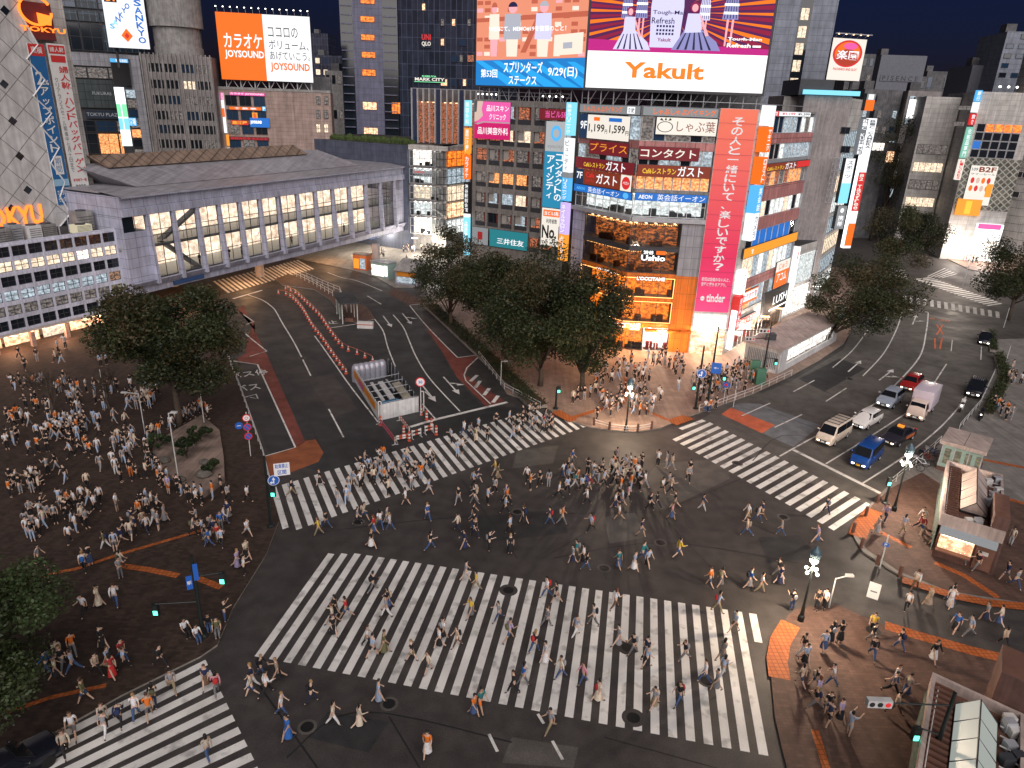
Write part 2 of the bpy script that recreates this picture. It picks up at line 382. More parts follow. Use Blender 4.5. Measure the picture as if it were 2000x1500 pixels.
M('bn_sky',(.3,.5,.65),rough=.6,var=0)
M('sg_wine2',(.16,.03,.03),rough=.6)
M('sk_floor',(.40,.44,.44),rough=.4)
M('sk_back',(1,.80,.60),em=1.9,kind='room',sc=.9,c2=(.75,.5,.34),c3=(1,.35,.16),lo=.05,hi=.3,sx=1.3,sy=1.5,samp='AUTO')
M('sk_pillar',(.50,.42,.38),rough=.6)
for k,c,e in(('white',(.97,.96,.96),1.25),('orange',(1,.22,.01),1.1),('purple',(.10,.004,.10),.8),('rays',(1,.20,.0),1.),('crimson',(.34,.0,.05),.8),('magenta',(.6,.01,.25),.9),('pale',(.72,.70,1.),1.),('lav',(.30,.30,.62),.9),('ink',(.03,.02,.12),.5),('skin',(1,.45,.5),1.),('wine',(.35,.01,.10),.7),('blue',(.01,.22,.62),1.),('blue2',(.02,.38,.85),1.1),('brick',(.62,.14,.08),.9),('brick2',(.85,.30,.18),1.),('cream',(1,.86,.72),1.),('grey',(.5,.52,.6),.9)):M('scr_'+k,c,em=e,var=0)
M('glass_panelled',(.07,.09,.095),rough=.35,kind='tile',bw=1.4,bh=1.6,ms=.06,joint=.3,var=.1)
M('glass_grid',(.035,.055,.075),rough=.15,kind='tile',bw=1.2,bh=2.6,ms=.08,joint=2.4,var=.4)
M('sg_navy2',(.015,.03,.06),em=.3,var=0)
M('rib_stone',(.36,.33,.325),rough=.7,kind='stain',var=.15,sc=2)
M('sg_brown2',(.55,.05,.02),em=.8,var=0)
M('sg_grey2',(.3,.33,.36),em=.5,var=0)
M('lattice',(.16,.16,.14),rough=.8,kind='tile',bw=1,bh=1,ms=.12,joint=2.6,rot=40,var=.3)
M('sg_green2',(.25,.62,.48),em=.9,var=0)
M('panel_round',(.50,.485,.46),rough=.55,kind='stain',var=.06,sc=1)
M('sg_pink2',(.85,.32,.5),em=.7,var=0)
M('roof_block',(.17,.18,.21),rough=.8)
M('sg_grey3',(.2,.21,.22),em=.15,var=0)
M('bark',(.075,.055,.042),rough=.9,var=.3,sc=6)
M('leaf_5',(.04,.065,.02),rough=.55,kind='leaf')
M('bed_stone',(.26,.20,.17),rough=.8,kind='stain',var=.2,sc=2)
M('bed_top',(.30,.22,.18),rough=.85,kind='stain',var=.35,sc=.8)
M('bed_rock',(.13,.115,.10),rough=.9,var=.3,sc=3,bump=.5,bsc=4)
M('tyre',(.012,.012,.012),rough=.85)
M('rim',(.45,.46,.48),rough=.3,metal=.8)
M('car_glass',(.012,.014,.018),rough=.06,var=0,spec=.8)
M('plastic',(.02,.02,.022),rough=.5)
M('headlight',(1,.95,.85),em=6,var=0)
M('headlight_warm',(1,.75,.5),em=5,var=0)
M('taillight',(.6,.02,.01),em=.6,var=0)
M('plate_w',(.8,.8,.78),rough=.5,var=0)
M('plate_y',(.75,.45,.03),rough=.5,var=0)
M('chrome',(.6,.6,.62),rough=.15,metal=.9)
M('pole_dark',(.022,.028,.028),rough=.4,metal=.3)
M('pole_grey',(.55,.55,.54),rough=.5)
M('globe',(1,.95,.86),em=5,var=0)
M('globe_soft',(.9,.92,.9),em=1.6,var=0)
M('sig_green',(.1,1,.65),em=4,var=0)
M('cone_red',(.48,.085,.045),rough=.5)
M('cone_white',(.72,.68,.64),rough=.5)
M('fence_white',(.68,.69,.70),rough=.5,kind='stain',var=.12,sc=2)
M('tarp_blue',(.02,.16,.30),rough=.6,var=.2)
M('drum',(.36,.36,.42),rough=.35,metal=.3)
M('wood',(.42,.38,.30),rough=.8,kind='tile',bw=4,bh=.2,ms=.02,joint=.6)
M('tar',(.022,.022,.022),rough=.5,var=0)
M('bollard',(.15,.075,.055),rough=.6)
M('roof_pink',(.52,.42,.38),rough=.7,kind='stain',var=.15,sc=1.5)
M('box_green',(.06,.17,.11),rough=.6)
M('glass_green',(.30,.42,.38),rough=.15,var=.1)
M('brown_panel',(.15,.08,.065),rough=.6,kind='stain',var=.2,sc=1.5)
M('timber',(.17,.085,.06),rough=.7)
M('rail_white',(.62,.60,.58),rough=.5)
M('lamp_hood',(.10,.16,.19),rough=.25,metal=.2)
M('rs_blue',(.02,.12,.50),rough=.5,var=0)
M('rs_white',(.8,.8,.8),rough=.5,var=0)
M('rs_red',(.62,.03,.03),rough=.5,var=0)
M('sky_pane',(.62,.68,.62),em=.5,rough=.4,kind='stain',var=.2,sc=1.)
M('cloth',(.5,.5,.5),rough=.85,kind='obj')
M('skin',(.6,.4,.3),rough=.6,kind='obj')
M('hair',(.02,.02,.02),rough=.5,kind='obj')
M('shoe',(.03,.03,.035),rough=.6,var=0)
M('shoe_white',(.6,.6,.6),rough=.6,var=0)
M('eye',(.01,.01,.01),rough=.3,var=0)
M('lip',(.30,.10,.08),rough=.5,var=0)
M('cr_skin',(.62,.42,.31),rough=.6,var=.1)
M('cr_hair',(.012,.01,.01),rough=.6,var=.1)
# ---------------------------------------------------------------- materials
# ---------------------------------------------------------------- ground, roads, pavements
g=MB();g.poly([(-900,-60,0),(900,-60,0),(900,1500,0),(-900,1500,0)],'asphalt');struct('ground',g)
LV=[.004]
def sheet(name,pts,m,z=None,px=True):
    if z is None:z=LV[0]
    q=[(*G(*p),z) for p in pts] if px else [(*p,z) for p in pts]
    a=sum(q[i][0]*q[(i+1)%len(q)][1]-q[(i+1)%len(q)][0]*q[i][1] for i in range(len(q)))
    if a<0:q=q[::-1]
    b=MB();b.poly(q,m);return struct(name,b)
KZ=.13
def pavement(name,pts,m,far=()):
    q=[G(*p) for p in pts]+list(far)
    cx=sum(p[0] for p in q)/len(q)
    b=MB();b.prism(q,0,KZ,'kerb',m);return struct(name,b)
# bus road surface left is newer and darker
zl=Z(400,480,5);zr=Z(640,470,5.556)
sheet('bus_road',[zl(330,430),zl(700,400),zl(1000,240),zl(1300,330),zr(560,545),zr(890,710),(905,755),(940,790),(1040,800),(640,925),(530,895),(440,690)],'asphalt_dark',.003)
sheet('junction_patch',[(1285,905),(1425,895),(1425,935),(1290,1000),(1240,960)],'asphalt_worn',.003)
sheet('east_road',[(1335,835),(1400,803),(1545,745),(1648,682),(1665,640),(1740,598),(1940,640),(1945,690),(1942,730),(1915,790),(1870,845),(1800,895),(1735,950),(1695,985),(1620,960)],'asphalt_east',.002)
sheet('road_patch',[(1365,800),(1450,760),(1900,850),(1760,960)],'asphalt_worn',.003)
sheet('bus_lane_red',[(464,604),(476,597),(497,645),(520,690),(562,785),(596,862),(577,874),(503,712),(458,704),(480,690),(482,660),(497,630)],'lane_red',.007)
sheet('bus_lane_brown',[(513,892),(577,873),(596,861),(616,858),(632,884),(622,902),(560,926),(528,934)],'lane_brown',.007)
sheet('bus_lane_red',[zr(1040,880),zr(1110,1010),zr(1240,1200),zr(1400,1480),(950,795),(985,783),zr(1490,1450),zr(1640,1245),zr(1410,1272)],'lane_red',.007)
sheet('brick_crossing',[(757,573),(770,562),(834,591),(800,597)],'orange_pad' if 0 else 'pave_red',.007)
zq=Z(1300,760,4.1667)
sheet('road_patch',[zq(590,115),zq(760,118),zq(1265,295),zq(1035,470),zq(790,360),zq(885,295),zq(530,150)],'road_grey',.006)
sheet('bus_stop_pad',[zq(455,205),zq(530,150),zq(890,293),zq(785,360)],'orange_pad',.008)
mk=MB();LK=[0]
def line(pts,w,m='paint_thin',z=.011,px=True,mb=None):
    mb=mb or mk;LK[0]+=.00012;z=z+LK[0]%.004
    q=[Vector((*G(*p),0)) if px else Vector((*p,0)) for p in pts]
    n=len(q);L=[];Rr=[]
    for i in range(n):
        t=(q[min(i+1,n-1)]-q[max(i-1,0)]).normalized();s_=Vector((-t.y,t.x,0))*w/2
        L.append(q[i]+s_);Rr.append(q[i]-s_)
    for i in range(n-1):
        mb.poly([(Rr[i].x,Rr[i].y,z),(Rr[i+1].x,Rr[i+1].y,z),(L[i+1].x,L[i+1].y,z),(L[i].x,L[i].y,z)],m)
def smooth(pts,k=6):
    q=[];n=len(pts)
    for i in range(n-1):
        p0,p1,p2,p3=[pts[max(0,min(n-1,i+d))] for d in(-1,0,1,2)]
        for j in range(k):
            t=j/k;q.append(tuple(.5*(2*p1[a]+(p2[a]-p0[a])*t+(2*p0[a]-5*p1[a]+4*p2[a]-p3[a])*t*t+(3*p1[a]-p0[a]-3*p2[a]+p3[a])*t**3) for a in(0,1)))
    return q+[pts[-1]]
def zebra(T0,B0,T1,B1,n,w=.46,name='zebra_crossing',short={},ext=()):
    b=MB();A=[Vector(G(*p)) for p in(T0,B0,T1,B1)]
    ax=(A[2]-A[0]).normalized()
    for i in list(range(n+1))+list(ext):
        t=i/max(n,1);a=A[0].lerp(A[2],t);c=A[1].lerp(A[3],t)
        if i in short:s0,s1=short[i];a,c=a.lerp(c,s0),a.lerp(c,s1)
        d=(c-a).normalized();nn=Vector((-d.y,d.x));h=nn*(w/2)
        # keep ends cut along the run of the crossing
        k=w/2/max(.3,abs(ax.dot(nn)));h=ax*k
        b.poly([(a.x-h.x,a.y-h.y,.010),(c.x-h.x,c.y-h.y,.010),(c.x+h.x,c.y+h.y,.010),(a.x+h.x,a.y+h.y,.010)][::(1 if h.cross(c-a)<0 else -1)],'paint')
    return struct(name,b)
zm=Z(660,1000,2.985)
# wide crossing: bars counted from the photo (index 0 = far right full bar)
zebra(zm(1922,518),zm(1952,1315),zm(398,287),zm(48,945),20)
E1=Z(1330,1000,2.985)
b0=[G(*zm(1922,518)),G(*zm(398,287)),G(*zm(1952,1315)),G(*zm(48,945))]
sx=((b0[1][0]-b0[0][0])/20,(b0[1][1]-b0[0][1])/20);sb=((b0[3][0]-b0[2][0])/20,(b0[3][1]-b0[2][1])/20)
xb=MB()
def bar(i,t0=0,t1=1):
    a=Vector((b0[0][0]+sx[0]*i,b0[0][1]+sx[1]*i));c=Vector((b0[2][0]+sb[0]*i,b0[2][1]+sb[1]*i))
    p,q=a.lerp(c,t0),a.lerp(c,t1);ax=Vector(sx).normalized();h=ax*.235
    f=[(p.x-h.x,p.y-h.y,.010),(q.x-h.x,q.y-h.y,.010),(q.x+h.x,q.y+h.y,.010),(p.x+h.x,p.y+h.y,.010)]
    xb.poly(f[::(1 if h.cross(q-p)<0 else -1)],'paint')
for i in range(-6,0):bar(i,0,.24 if i==-6 else 1)
for i in range(21,27):bar(i,[0,0,0,.0,.02,.04][i-21],1)
struct('zebra_crossing',xb)
zu=Z(520,780,5);zv=Z(860,740,4.1667)
zebra(zu(70,860),zu(205,1310),zv(765,250),zv(1010,452),30,short={0:(0,.9),31:(.45,1),32:(.62,1),33:(.8,1)},ext=(31,32,33))
zebra(zq(376,278),zq(70,418),zq(1655,932),zq(1345,1138),17,w=.52)
zebra(zq(312,254),zq(120,326),zq(374,280),zq(190,350),0,w=.5)
z0=Z(0,1000,2.985)
zebra(z0(1205,877),z0(270,1350),z0(1552,1590),z0(320,2150),10,w=.5)
zf=Z(1600,380,5)
zebra(zf(835,982),zf(835,1050),zf(1738,1142),zf(1745,1205),13,w=.55)
zebra(zf(930,830),zf(1095,810),zf(1640,1085),zf(1780,1062),19,w=.5)
zebra(zf(1060,800),zf(1230,720),zf(1200,812),zf(1345,772),4,w=.28)
zebra(zf(690,720),zf(840,745),zf(720,780),zf(880,830),4,w=.4)
zebra(zl(90,345),zl(240,460),zl(900,140),zl(1060,230),22,w=.42)
zebra(zr(1050,490),zr(1110,465),zr(1190,530),zr(1250,505),5,w=.45)
# bus road lines
line(smooth([zl(415,478),zl(560,530),zl(660,600),zl(705,660),zl(760,760),zl(880,960),zl(1035,1270)]),.16)
line([zl(275,518),zl(560,435)],.4)
line([zu(610,95),zu(755,370)],.16)
line(smooth([zl(1072,880),zl(1160,1000),zl(1300,1200),zl(1420,1370),(739,825)]),.16)
line([zu(1525,45),zu(1650,190)],.16);line([zu(1405,270),zu(1640,200),(1060-14,772+14) if 0 else zv(545,190)],.42)
line(smooth([zl(1655,715),zl(1740,830),zl(1790,1000),zl(1860,1180)]),.16)
line(smooth([zr(710,805),zr(820,940),zr(890,1100),zr(960,1260),zr(1110,1500),zv(160,265)]),.16)
line([zr(430,600),zr(580,690)],.15)
line([zr(890,700),zr(1080,680)],.15);line(smooth([zr(890,705),zr(1050,900),zr(1230,1090),zr(1410,1270)]),.15);line([zr(1410,1270),zr(1640,1240)],.15)
line([zr(1640,1260),zr(1510,1380),zr(1480,1460),zr(1500,1520),zv(410,205)],.15)
for x,y in((305,45),(378,105),(450,165)):line([zv(x-22,y+28),zv(x+20,y-28)],.42)
line([zv(245,20),zv(300,-30)],.42)
line([zr(10,950),zr(310,905)],.18)
line(smooth([zr(0,345),zr(150,400),zr(330,440),zr(590,545)]),.15)
line(smooth([zr(0,620),zr(80,660),zr(165,780)]),.15)
# bay outlines with the lettering on the road
line([(455,705),(503,712),(577,874),(514,892)],.16);line([zl(375,670),zl(480,742),zl(405,768)],.16);line([zl(400,860),zl(425,885),zl(605,1030),zl(440,1080)],.16)
RW=lambda px,py,dx,dy:None
def roadtext(t,c,up,h,wd,m='paint_thin',z=.012):
    o=Vector(G(*c));u=(Vector(G(*up))-o).normalized();r=Vector((u.y,-u.x))
    vs,fs=textmesh(t,.012)
    x0=min(v[0] for v in vs);x1=max(v[0] for v in vs);y0=min(v[1] for v in vs);y1=max(v[1] for v in vs)
    mk.add([(*(o+r*((v[0]-(x0+x1)/2)/(x1-x0)*wd)+u*((v[1]-(y0+y1)/2)/(y1-y0)*h)),z) for v in vs],fs,m)
roadtext('バス停',zl(425,1250),zl(340,1080),1.9,4.2);roadtext('バス',zl(415,1385),zl(330,1215),1.9,2.6)
line([zl(390,1480),zl(500,1450),zl(520,1495),zl(440,1480)],.18)
roadtext('止',zr(50,885),zr(20,840),1.6,1.4)
def arrow(pts,turn=None,m='paint_thin',w=.18,mb=None):
    a,b=[Vector(G(*p)) for p in pts];d=(b-a).normalized();s_=Vector((-d.y,d.x));mb=mb or mk;LK[0]+=.00012;z=.0152+LK[0]%.002
    L=(b-a).length;hd=min(1.5,L*.42)
    f=lambda p:(p.x,p.y,z)
    e=b-d*hd
    mb.poly([f(a-s_*w/2),f(e-s_*w/2),f(e+s_*w/2),f(a+s_*w/2)],m);mb.poly([f(e-s_*.42),f(b),f(e+s_*.42)],m)
    if turn:
        c=a.lerp(b,.35);q=c+s_*turn*.9+d*.6
        mb.poly([f(c-d*.1),f(c+d*.25),f(q+d*.1),f(q-d*.25)][::int(-turn)],m);k=[f(q-s_*turn*.3-d*.4),f(q+s_*turn*.6+d*.5),f(q-s_*turn*.2+d*.45)]
        mb.poly(k if turn<0 else k[::-1],m)
arrow([zr(600,815),zr(695,940)]);arrow([zr(810,790),zr(912,912)],1);arrow([zu(1550,-75),zu(1660,25)],0) ;z5=Z(660,500,2.985)
arrow([z5(615,705),z5(710,810)],1);arrow([z5(480,740),z5(570,850)])
# right-hand road lines
z6=Z(1330,500,2.985)
line([z6(655,792),z6(778,725)],.15);line([z6(845,848),z6(965,770)],.15);line([z6(355,932),z6(520,858)],.16);line([z6(545,1000),z6(705,925)],.16)
line(smooth([z6(885,650),z6(1000,550),z6(1095,425)]),.15)
line(smooth([z6(1060,700),z6(1180,570),z6(1260,420),z6(1292,308)]),.16)
line(smooth([z6(575,1168),z6(750,1070),z6(960,960),z6(1130,860),z6(1250,750),z6(1390,590),z6(1430,440),z6(1442,330)]),.18)
line([z6(1210,293),z6(1440,328)],.35)
line([z6(655,1130),z6(1165,1385)],.42)
line(smooth([z6(845,1212),z6(1060,1080),z6(1270,945),z6(1400,860)]),.16);line([z6(1480,735),z6(1548,630)],.15);line([z6(1575,555),z6(1582,490)],.12)
line(smooth([z6(1060,1325),z6(1300,1170),z6(1500,1010),z6(1620,880),z6(1680,790)]),.16)
line([z6(1748,605),z6(1752,530)],.13)
line(smooth([z6(1650,1000),z6(1770,850),z6(1830,720),z6(1840,600)]),.15)
arrow([z6(975,675),z6(1050,610)]);arrow([z6(1155,725),z6(1240,660)],-1);arrow([z6(1195,375),z6(1210,320)]);arrow([z6(1350,400),z6(1372,345)],-1)
roadtext('8-20',z6(1510,372),z6(1515,300),.9,2.9,'paint_orange');line([z6(1490,400),z6(1530,460)],.2,'paint_orange');line([z6(1528,400),z6(1490,460)],.2,'paint_orange')
line([z6(1480,480),z6(1482,540),z6(1510,542),z6(1522,478),z6(1505,475),z6(1508,480)],.22,'paint_orange')
z7=Z(660,1000,2.985)
line([z7(880,1295),z7(930,1398)],.16);line([z7(1165,1178),z7(1200,1235)],.16);line([z7(1250,1335),z7(1310,1445)],.16)
struct('road_markings',mk)
sm=MB();rd=random.Random(41)
def seam(pts,w=.07):line(pts,w,'tar',.0065,True,sm)
for pts in ([(620,1040),(900,1010),(1290,1000)],[(900,935),(1010,1090)],[(1230,870),(1290,1000),(1420,1140)],[(1290,1000),(1460,930)],[(560,1480),(700,1390),(1000,1450)],[(1080,1090),(1300,1060),(1560,1100)],[(760,1400),(820,1500)],[(1440,1010),(1640,1100)],[(1470,900),(1560,850),(1850,960)],[(1500,800),(1700,880)],[(1600,760),(1830,850)],[(1690,700),(1890,760)],[(540,700),(640,900)],[(640,620),(860,800)],[(780,590),(930,770)],[(1120,870),(1180,1000),(1060,1090)],[(500,1330),(620,1500)],[(1180,1440),(1400,1500)]):seam(smooth(pts,5),rd.uniform(.05,.11))
struct('tar_seams',sm)
for k,(pts,m) in enumerate((([(930,1010),(1090,995),(1110,1040),(945,1060)],'asphalt_dark'),([(1180,1010),(1240,1000),(1260,1050),(1190,1062)],'asphalt_worn'),([(640,1390),(760,1410),(720,1470),(600,1440)],'asphalt_dark'),([(1480,1050),(1560,1045),(1600,1090),(1500,1100)],'asphalt_dark'),([(1010,880),(1090,870),(1080,905),(1000,915)],'asphalt_worn'),([(1000,1440),(1130,1460),(1120,1500),(980,1490)],'asphalt_worn'),([(1560,740),(1640,700),(1690,720),(1610,765)],'asphalt_dark'),([(1760,640),(1830,620),(1850,700),(1770,730)],'asphalt_worn'),([(600,740),(650,730),(700,800),(650,815)],'asphalt'))):sheet('asphalt_repair',pts,m,.0045)
# manhole covers in the wide crossing
mh=MB()
for p in((993,1153),(1225,1265),(1237,1402)):
    c=G(*p);mh.lathe([(.36,.016),(.34,.02),(0.0,.02)],(*c,0),'iron',20);mh.lathe([(.62,.0125),(.36,.0155)],(*c,0),'asphalt',20)
for p in((1010,1000),(1290,1060),(760,1375),(600,1420),(1440,905),(1660,740),(1790,690),(590,700),(800,610),(1100,930),(1180,1110),(700,1020),(1530,1010),(1380,1330)):
    c=G(*p);mh.lathe([(.34,.0165),(.32,.0205),(0.0,.0205)],(*c,0),'iron',20);mh.lathe([(.5,.0128),(.34,.0158)],(*c,0),'asphalt_worn',20)
c=G(1705,1235);mh.lathe([(.45,KZ+.002),(.0,KZ+.006)],(*c,0),'iron',20)
struct('manhole_covers',mh)
# raised pavements
pavement('plaza_pavement',[(440,690),(470,760),(516,895),(528,950),(545,1020),(520,1085),(455,1190),(425,1262),(392,1285),(240,1360),(92,1442),(20,1460)],'pave_plaza',[(-40,18),(-140,18),(-140,110),(-60,120),(-45,104)])
pavement('corner_pavement',[zr(1130,680),zr(1400,880),zr(1590,1100),zr(1740,1230),(945,700),(990,770),(1062,795),(1105,822),(1150,835),(1190,842),(1240,845),(1290,838),(1325,822),(1400,795),(1470,770),(1545,735),(1600,705),(1648,672),(1663,645),(1655,610)],'pave_shop',[(62,128),(75,150),(30,150),(8,140),(-8,138)])
pavement('far_left_pavement',[zr(0,270),zr(300,330),zr(520,400),zr(660,480),zr(720,510),zr(930,510),zr(1010,480)],'pave_grey',[(-5,150),(-5,200),(-60,200),(-60,150)])
pavement('east_pavement',[(1935,665),(1945,700),(1942,730),(1915,790),(1870,845),(1800,895),(1735,950),(1700,985),(1668,1030),(1667,1052),(1685,1080),(1750,1122),(1850,1160),(2060,1198)],'pave_grey',[(70,40),(110,60),(110,110)])
sheet('brick_paving',[(1702,990),(1737,957),(1800,925),(1840,950),(2060,1000),(2060,1190),(1850,1157),(1755,1119),(1692,1076),(1675,1050),(1676,1032)],'pave_red',KZ+.003)
pavement('near_pavement',[(1538,1205),(1560,1190),(1630,1183),(1715,1220),(1850,1262),(2060,1312),(2060,1640),(1575,1640),(1530,1480),(1512,1400),(1505,1320),(1515,1250)],'pave_red')
pavement('far_right_pavement',[zf(1100,520),zf(1180,600),zf(1350,680),zf(1480,740),zf(1900,800)],'pave_shop',[(125,150),(160,200),(140,260),(95,180)])
sheet('side_street',[(1690,1095),(1850,1180),(2060,1215),(2060,1305),(1850,1258),(1720,1215),(1640,1180)],'lane_brown' if 0 else 'asphalt',.004)
# orange tactile paving strips
tb=MB()
def tact(pts,w=.6):line(pts,w,'tactile',KZ+.004,True,tb)
Zt=lambda z:(lambda x,y:z(x,y))
def tg(pts,w):
    # pavement-height strip
    q=[G(*p,KZ) for p in pts];line(q,w,'tactile',KZ+.005,False,tb)
tg([(1085,803),(1120,822)],1.2);tg([zv(1060,320),zv(1290,250),zv(1500,190)],.6);tg([zv(1510,-10),zv(1500,180)],.5);tg([zv(1590,215),zv(1850,335)],.5);tg([zv(1880,350),zv(2010,310)],1.2);tg([zq(60,280),zq(205,230)],1.0)
tg([zq(1700,985),zq(1590,1120),zq(1560,1200)],1.3);tg([zq(1650,1110),zq(1800,1190),zq(2000,1290)],.45)
e3=Z(1330,1000,2.985)
tg([e3(1290,395),e3(1420,435),e3(1600,490),e3(1800,530),e3(2100,560)],.8);tg([e3(1480,295),e3(1650,370),e3(1850,500)],.5)
tg([e3(1190,660),e3(1400,725),e3(1700,810),e3(2050,890)],.85);tg([e3(640,650),e3(580,750),e3(560,860),e3(575,970)],1.2);tg([e3(780,1270),e3(850,1500)],.4)
tg([z0(240,370),z0(450,330),z0(700,245),z0(1200,100)],.32);tg([z0(700,312),z0(860,335),z0(1040,372)],.5);tg([z0(1150,385),z0(1290,440)],.5);tg([z0(0,1180),z0(300,1080),z0(620,1010)],.3)
tg([(1880,890),(2060,925)],.5);tg([(1970,975),(2060,1000)],.5)
struct('tactile_paving',tb)
# ---------------------------------------------------------------- building materials
# lit things
# ---------------------------------------------------------------- builders
def sp(W,x0,y0,x1,y1,out=0):
    a=W.uz(x0,y0,out);b=W.uz(x1,y1,out);return a[0],b[0],b[1],a[1]   # u0,u1,z0,z1
def win(W,u0,u1,z0,z1,o,pane,frame='steel_dark',nu=2,nv=1,bar=.05,par=None,extra=None,name='window'):
    b=MB()
    if pane=='glass_clear':b.wquad(W,[(u0,z0),(u1,z0),(u1,z1),(u0,z1)],o-.01,pane)
    else:b.wbox(W,u0,u1,z0,z1,o-.05,o,pane)
    t=bar
    for a,c in((u0,u0+t),(u1-t,u1)):b.wbox(W,a,c,z0,z1,o+.003,o+.06,frame)
    for a,c in((z0,z0+t),(z1-t,z1)):b.wbox(W,u0+t,u1-t,a,c,o+.003,o+.06,frame)
    for i in range(1,nu):
        x=u0+(u1-u0)*i/nu;b.wbox(W,x-t/2,x+t/2,z0+t,z1-t,o+.003,o+.055,frame)
    for i in range(1,nv):
        z=z0+(z1-z0)*i/nv;b.wbox(W,u0+t,u1-t,z-t/2,z+t/2,o+.003,o+.05,frame)
    if extra:extra(b)
    return b.build(name,par)
def grid(wb,W,U,us,Zr,zs,m,dep=.25,out=0.):
    """piers and spandrels left standing between window openings us x zs of the wall U x Zr"""
    us=sorted(us);zs=sorted(zs);e=[U[0]]+[x for a in us for x in a]+[U[1]]
    for i in range(0,len(e),2):
        if e[i+1]-e[i]>.01:wb.wbox(W,e[i],e[i+1],Zr[0],Zr[1],out-dep,out,m)
    f=[Zr[0]]+[x for a in zs for x in a]+[Zr[1]]
    for a,c in us:
        for i in range(0,len(f),2):
            if f[i+1]-f[i]>.01:wb.wbox(W,a,c,f[i],f[i+1],out-dep,out-.012,m)
def core(wb,W,u0,u1,z0,z1,dep,m,mt='roof_dark',out=-.3):
    wb.prism([W.at(u0,out),W.at(u1,out),W.at(u1,-dep),W.at(u0,-dep)],z0,z1,m,mt)
def bthing(name,label,W,u,group=None,cat='building'):
    a=W.at(u);return thing(name,label,cat,(a[0],a[1],0),group)
def sign(name,label,W,r,out,thick,face,items=(),cat='sign',back='steel_dark',group=None,side=None,post=None):
    u0,u1,z0,z1=r;b=MB();b.wbox(W,u0,u1,z0,z1,out,out+thick,side or back)
    F=out+thick+.012
    b.wquad(W,[(u0+.03,z0+.03),(u1-.03,z0+.03),(u1-.03,z1-.03),(u0+.03,z1-.03)],F,face)
    k=0
    for it in items:
        k+=1;t=it[0];a,c,d,e=it[2:6];A,B,Cc,Dd=u0+(u1-u0)*a,u0+(u1-u0)*c,z0+(z1-z0)*d,z0+(z1-z0)*e
        o=F+.012+.006*k
        if t=='#':b.wquad(W,[(A,Cc),(B,Cc),(B,Dd),(A,Dd)],o,it[1])
        elif t=='@':
            n=28;b.wquad(W,[((A+B)/2+(B-A)/2*math.cos(2*math.pi*j/n),(Cc+Dd)/2+(Dd-Cc)/2*math.sin(2*math.pi*j/n)) for j in range(n)],o,it[1])
        elif t=='<':b.wquad(W,[(u0+(u1-u0)*x,z0+(z1-z0)*y) for x,y in it[6]],o,it[1])
        else:b.text(W,t,A,B,Cc,Dd,o,it[1],it[6] if len(it)>6 else .025,vert=len(it)>7 and it[7]=='v')
    if post:post(b)
    return tag(b.build(name),label,cat,group)
def offpt(Wa,Wb,k):   # corner of two walls both moved k outwards
    a=Wa.at(0,k);b=Wb.at(0,k);d=Wa.d;e=Wb.d
    den=d[0]*e[1]-d[1]*e[0];t=((b[0]-a[0])*e[1]-(b[1]-a[1])*e[0])/den
    return (a[0]+d[0]*t,a[1]+d[1]*t)
ZA=Z(1120,190,5);ZB=Z(1120,420,3.846);ZC=Z(1440,180,5);ZE=Z(900,170,5);ZS=Z(180,280,5);ZM=Z(520,250,5);ZT=Z(0,380,4.545);ZR=Z(1740,100,5);Z1=Z(0,0,2.985);Z2=Z(660,0,2.985);Z3=Z(1330,0,2.985);ZY=Z(920,0,3.333)
# ================================================================ corner shop building with the big screen
Wm=Wall(G(1270,687),D(-2.5));Wl=Wall(Wm.at(-4.1),D(-54));Wr=Wall(Wm.at(9.45),D(52))
FB=thing('corner_shop_building','nine storey corner building with orange lit shops below and many shop signs','building',(*Wm.at(0),0))
def fpoly(k,ul=-11.2,ur=21.4):return [Wl.at(ul,k),offpt(Wl,Wm,k),offpt(Wm,Wr,k),Wr.at(ur,k),(38,124),(13,118)]
wb=MB();wb.prism(fpoly(-3.2),0,30.0,'concrete_dark','roof_dark');wb.build('inner_wall',FB)
wb=MB()
for z in(3.4,6.85,10.0,13.3,16.75,20.3,23.45,26.1,29.2):wb.prism(fpoly(-.34),z,z+.42,'concrete','concrete',bottom=True)
wb.prism(fpoly(-.05),30.0,30.25,'concrete','roof_dark');wb.build('floor_slab',FB)
# rooms: back panels 1.6 m behind the glass, the room light put into their emission
def room(par,W,u0,u1,z0,z1,m,o=-2.0,clutter='black',seed=0,lamp=None,n=7):
    b=MB();b.wbox(W,u0,u1,z0,z1,o-.1,o,m);rd=random.Random(seed)
    for i in range(n):
        u=u0+(u1-u0)*rd.random()*.92;w=rd.uniform(.4,.9);h=rd.uniform(.35,.9);b.wbox(W,u,u+w,z0,z0+h,-1.3-rd.random()*.5,-.9+rd.random()*.2,clutter)
    o_=b.build('lit_interior',par)
    if lamp:
        b=MB();k=max(2,int((u1-u0)/1.1))
        for i in range(k):
            u=u0+(u1-u0)*(i+.5)/k
            for oo in(-.7,-1.5):b.wbox(W,u-.13,u+.13,z1-.16,z1-.08,oo-.13,oo+.13,lamp)
        b.build('ceiling_lamp',par)
    return o_
def glaze(par,W,u0,u1,z0,z1,n,frame='steel_dark',o=-.1,nv=1):return win(W,u0,u1,z0,z1,o,'glass_clear',frame,n,nv,.06,par)
sd=0
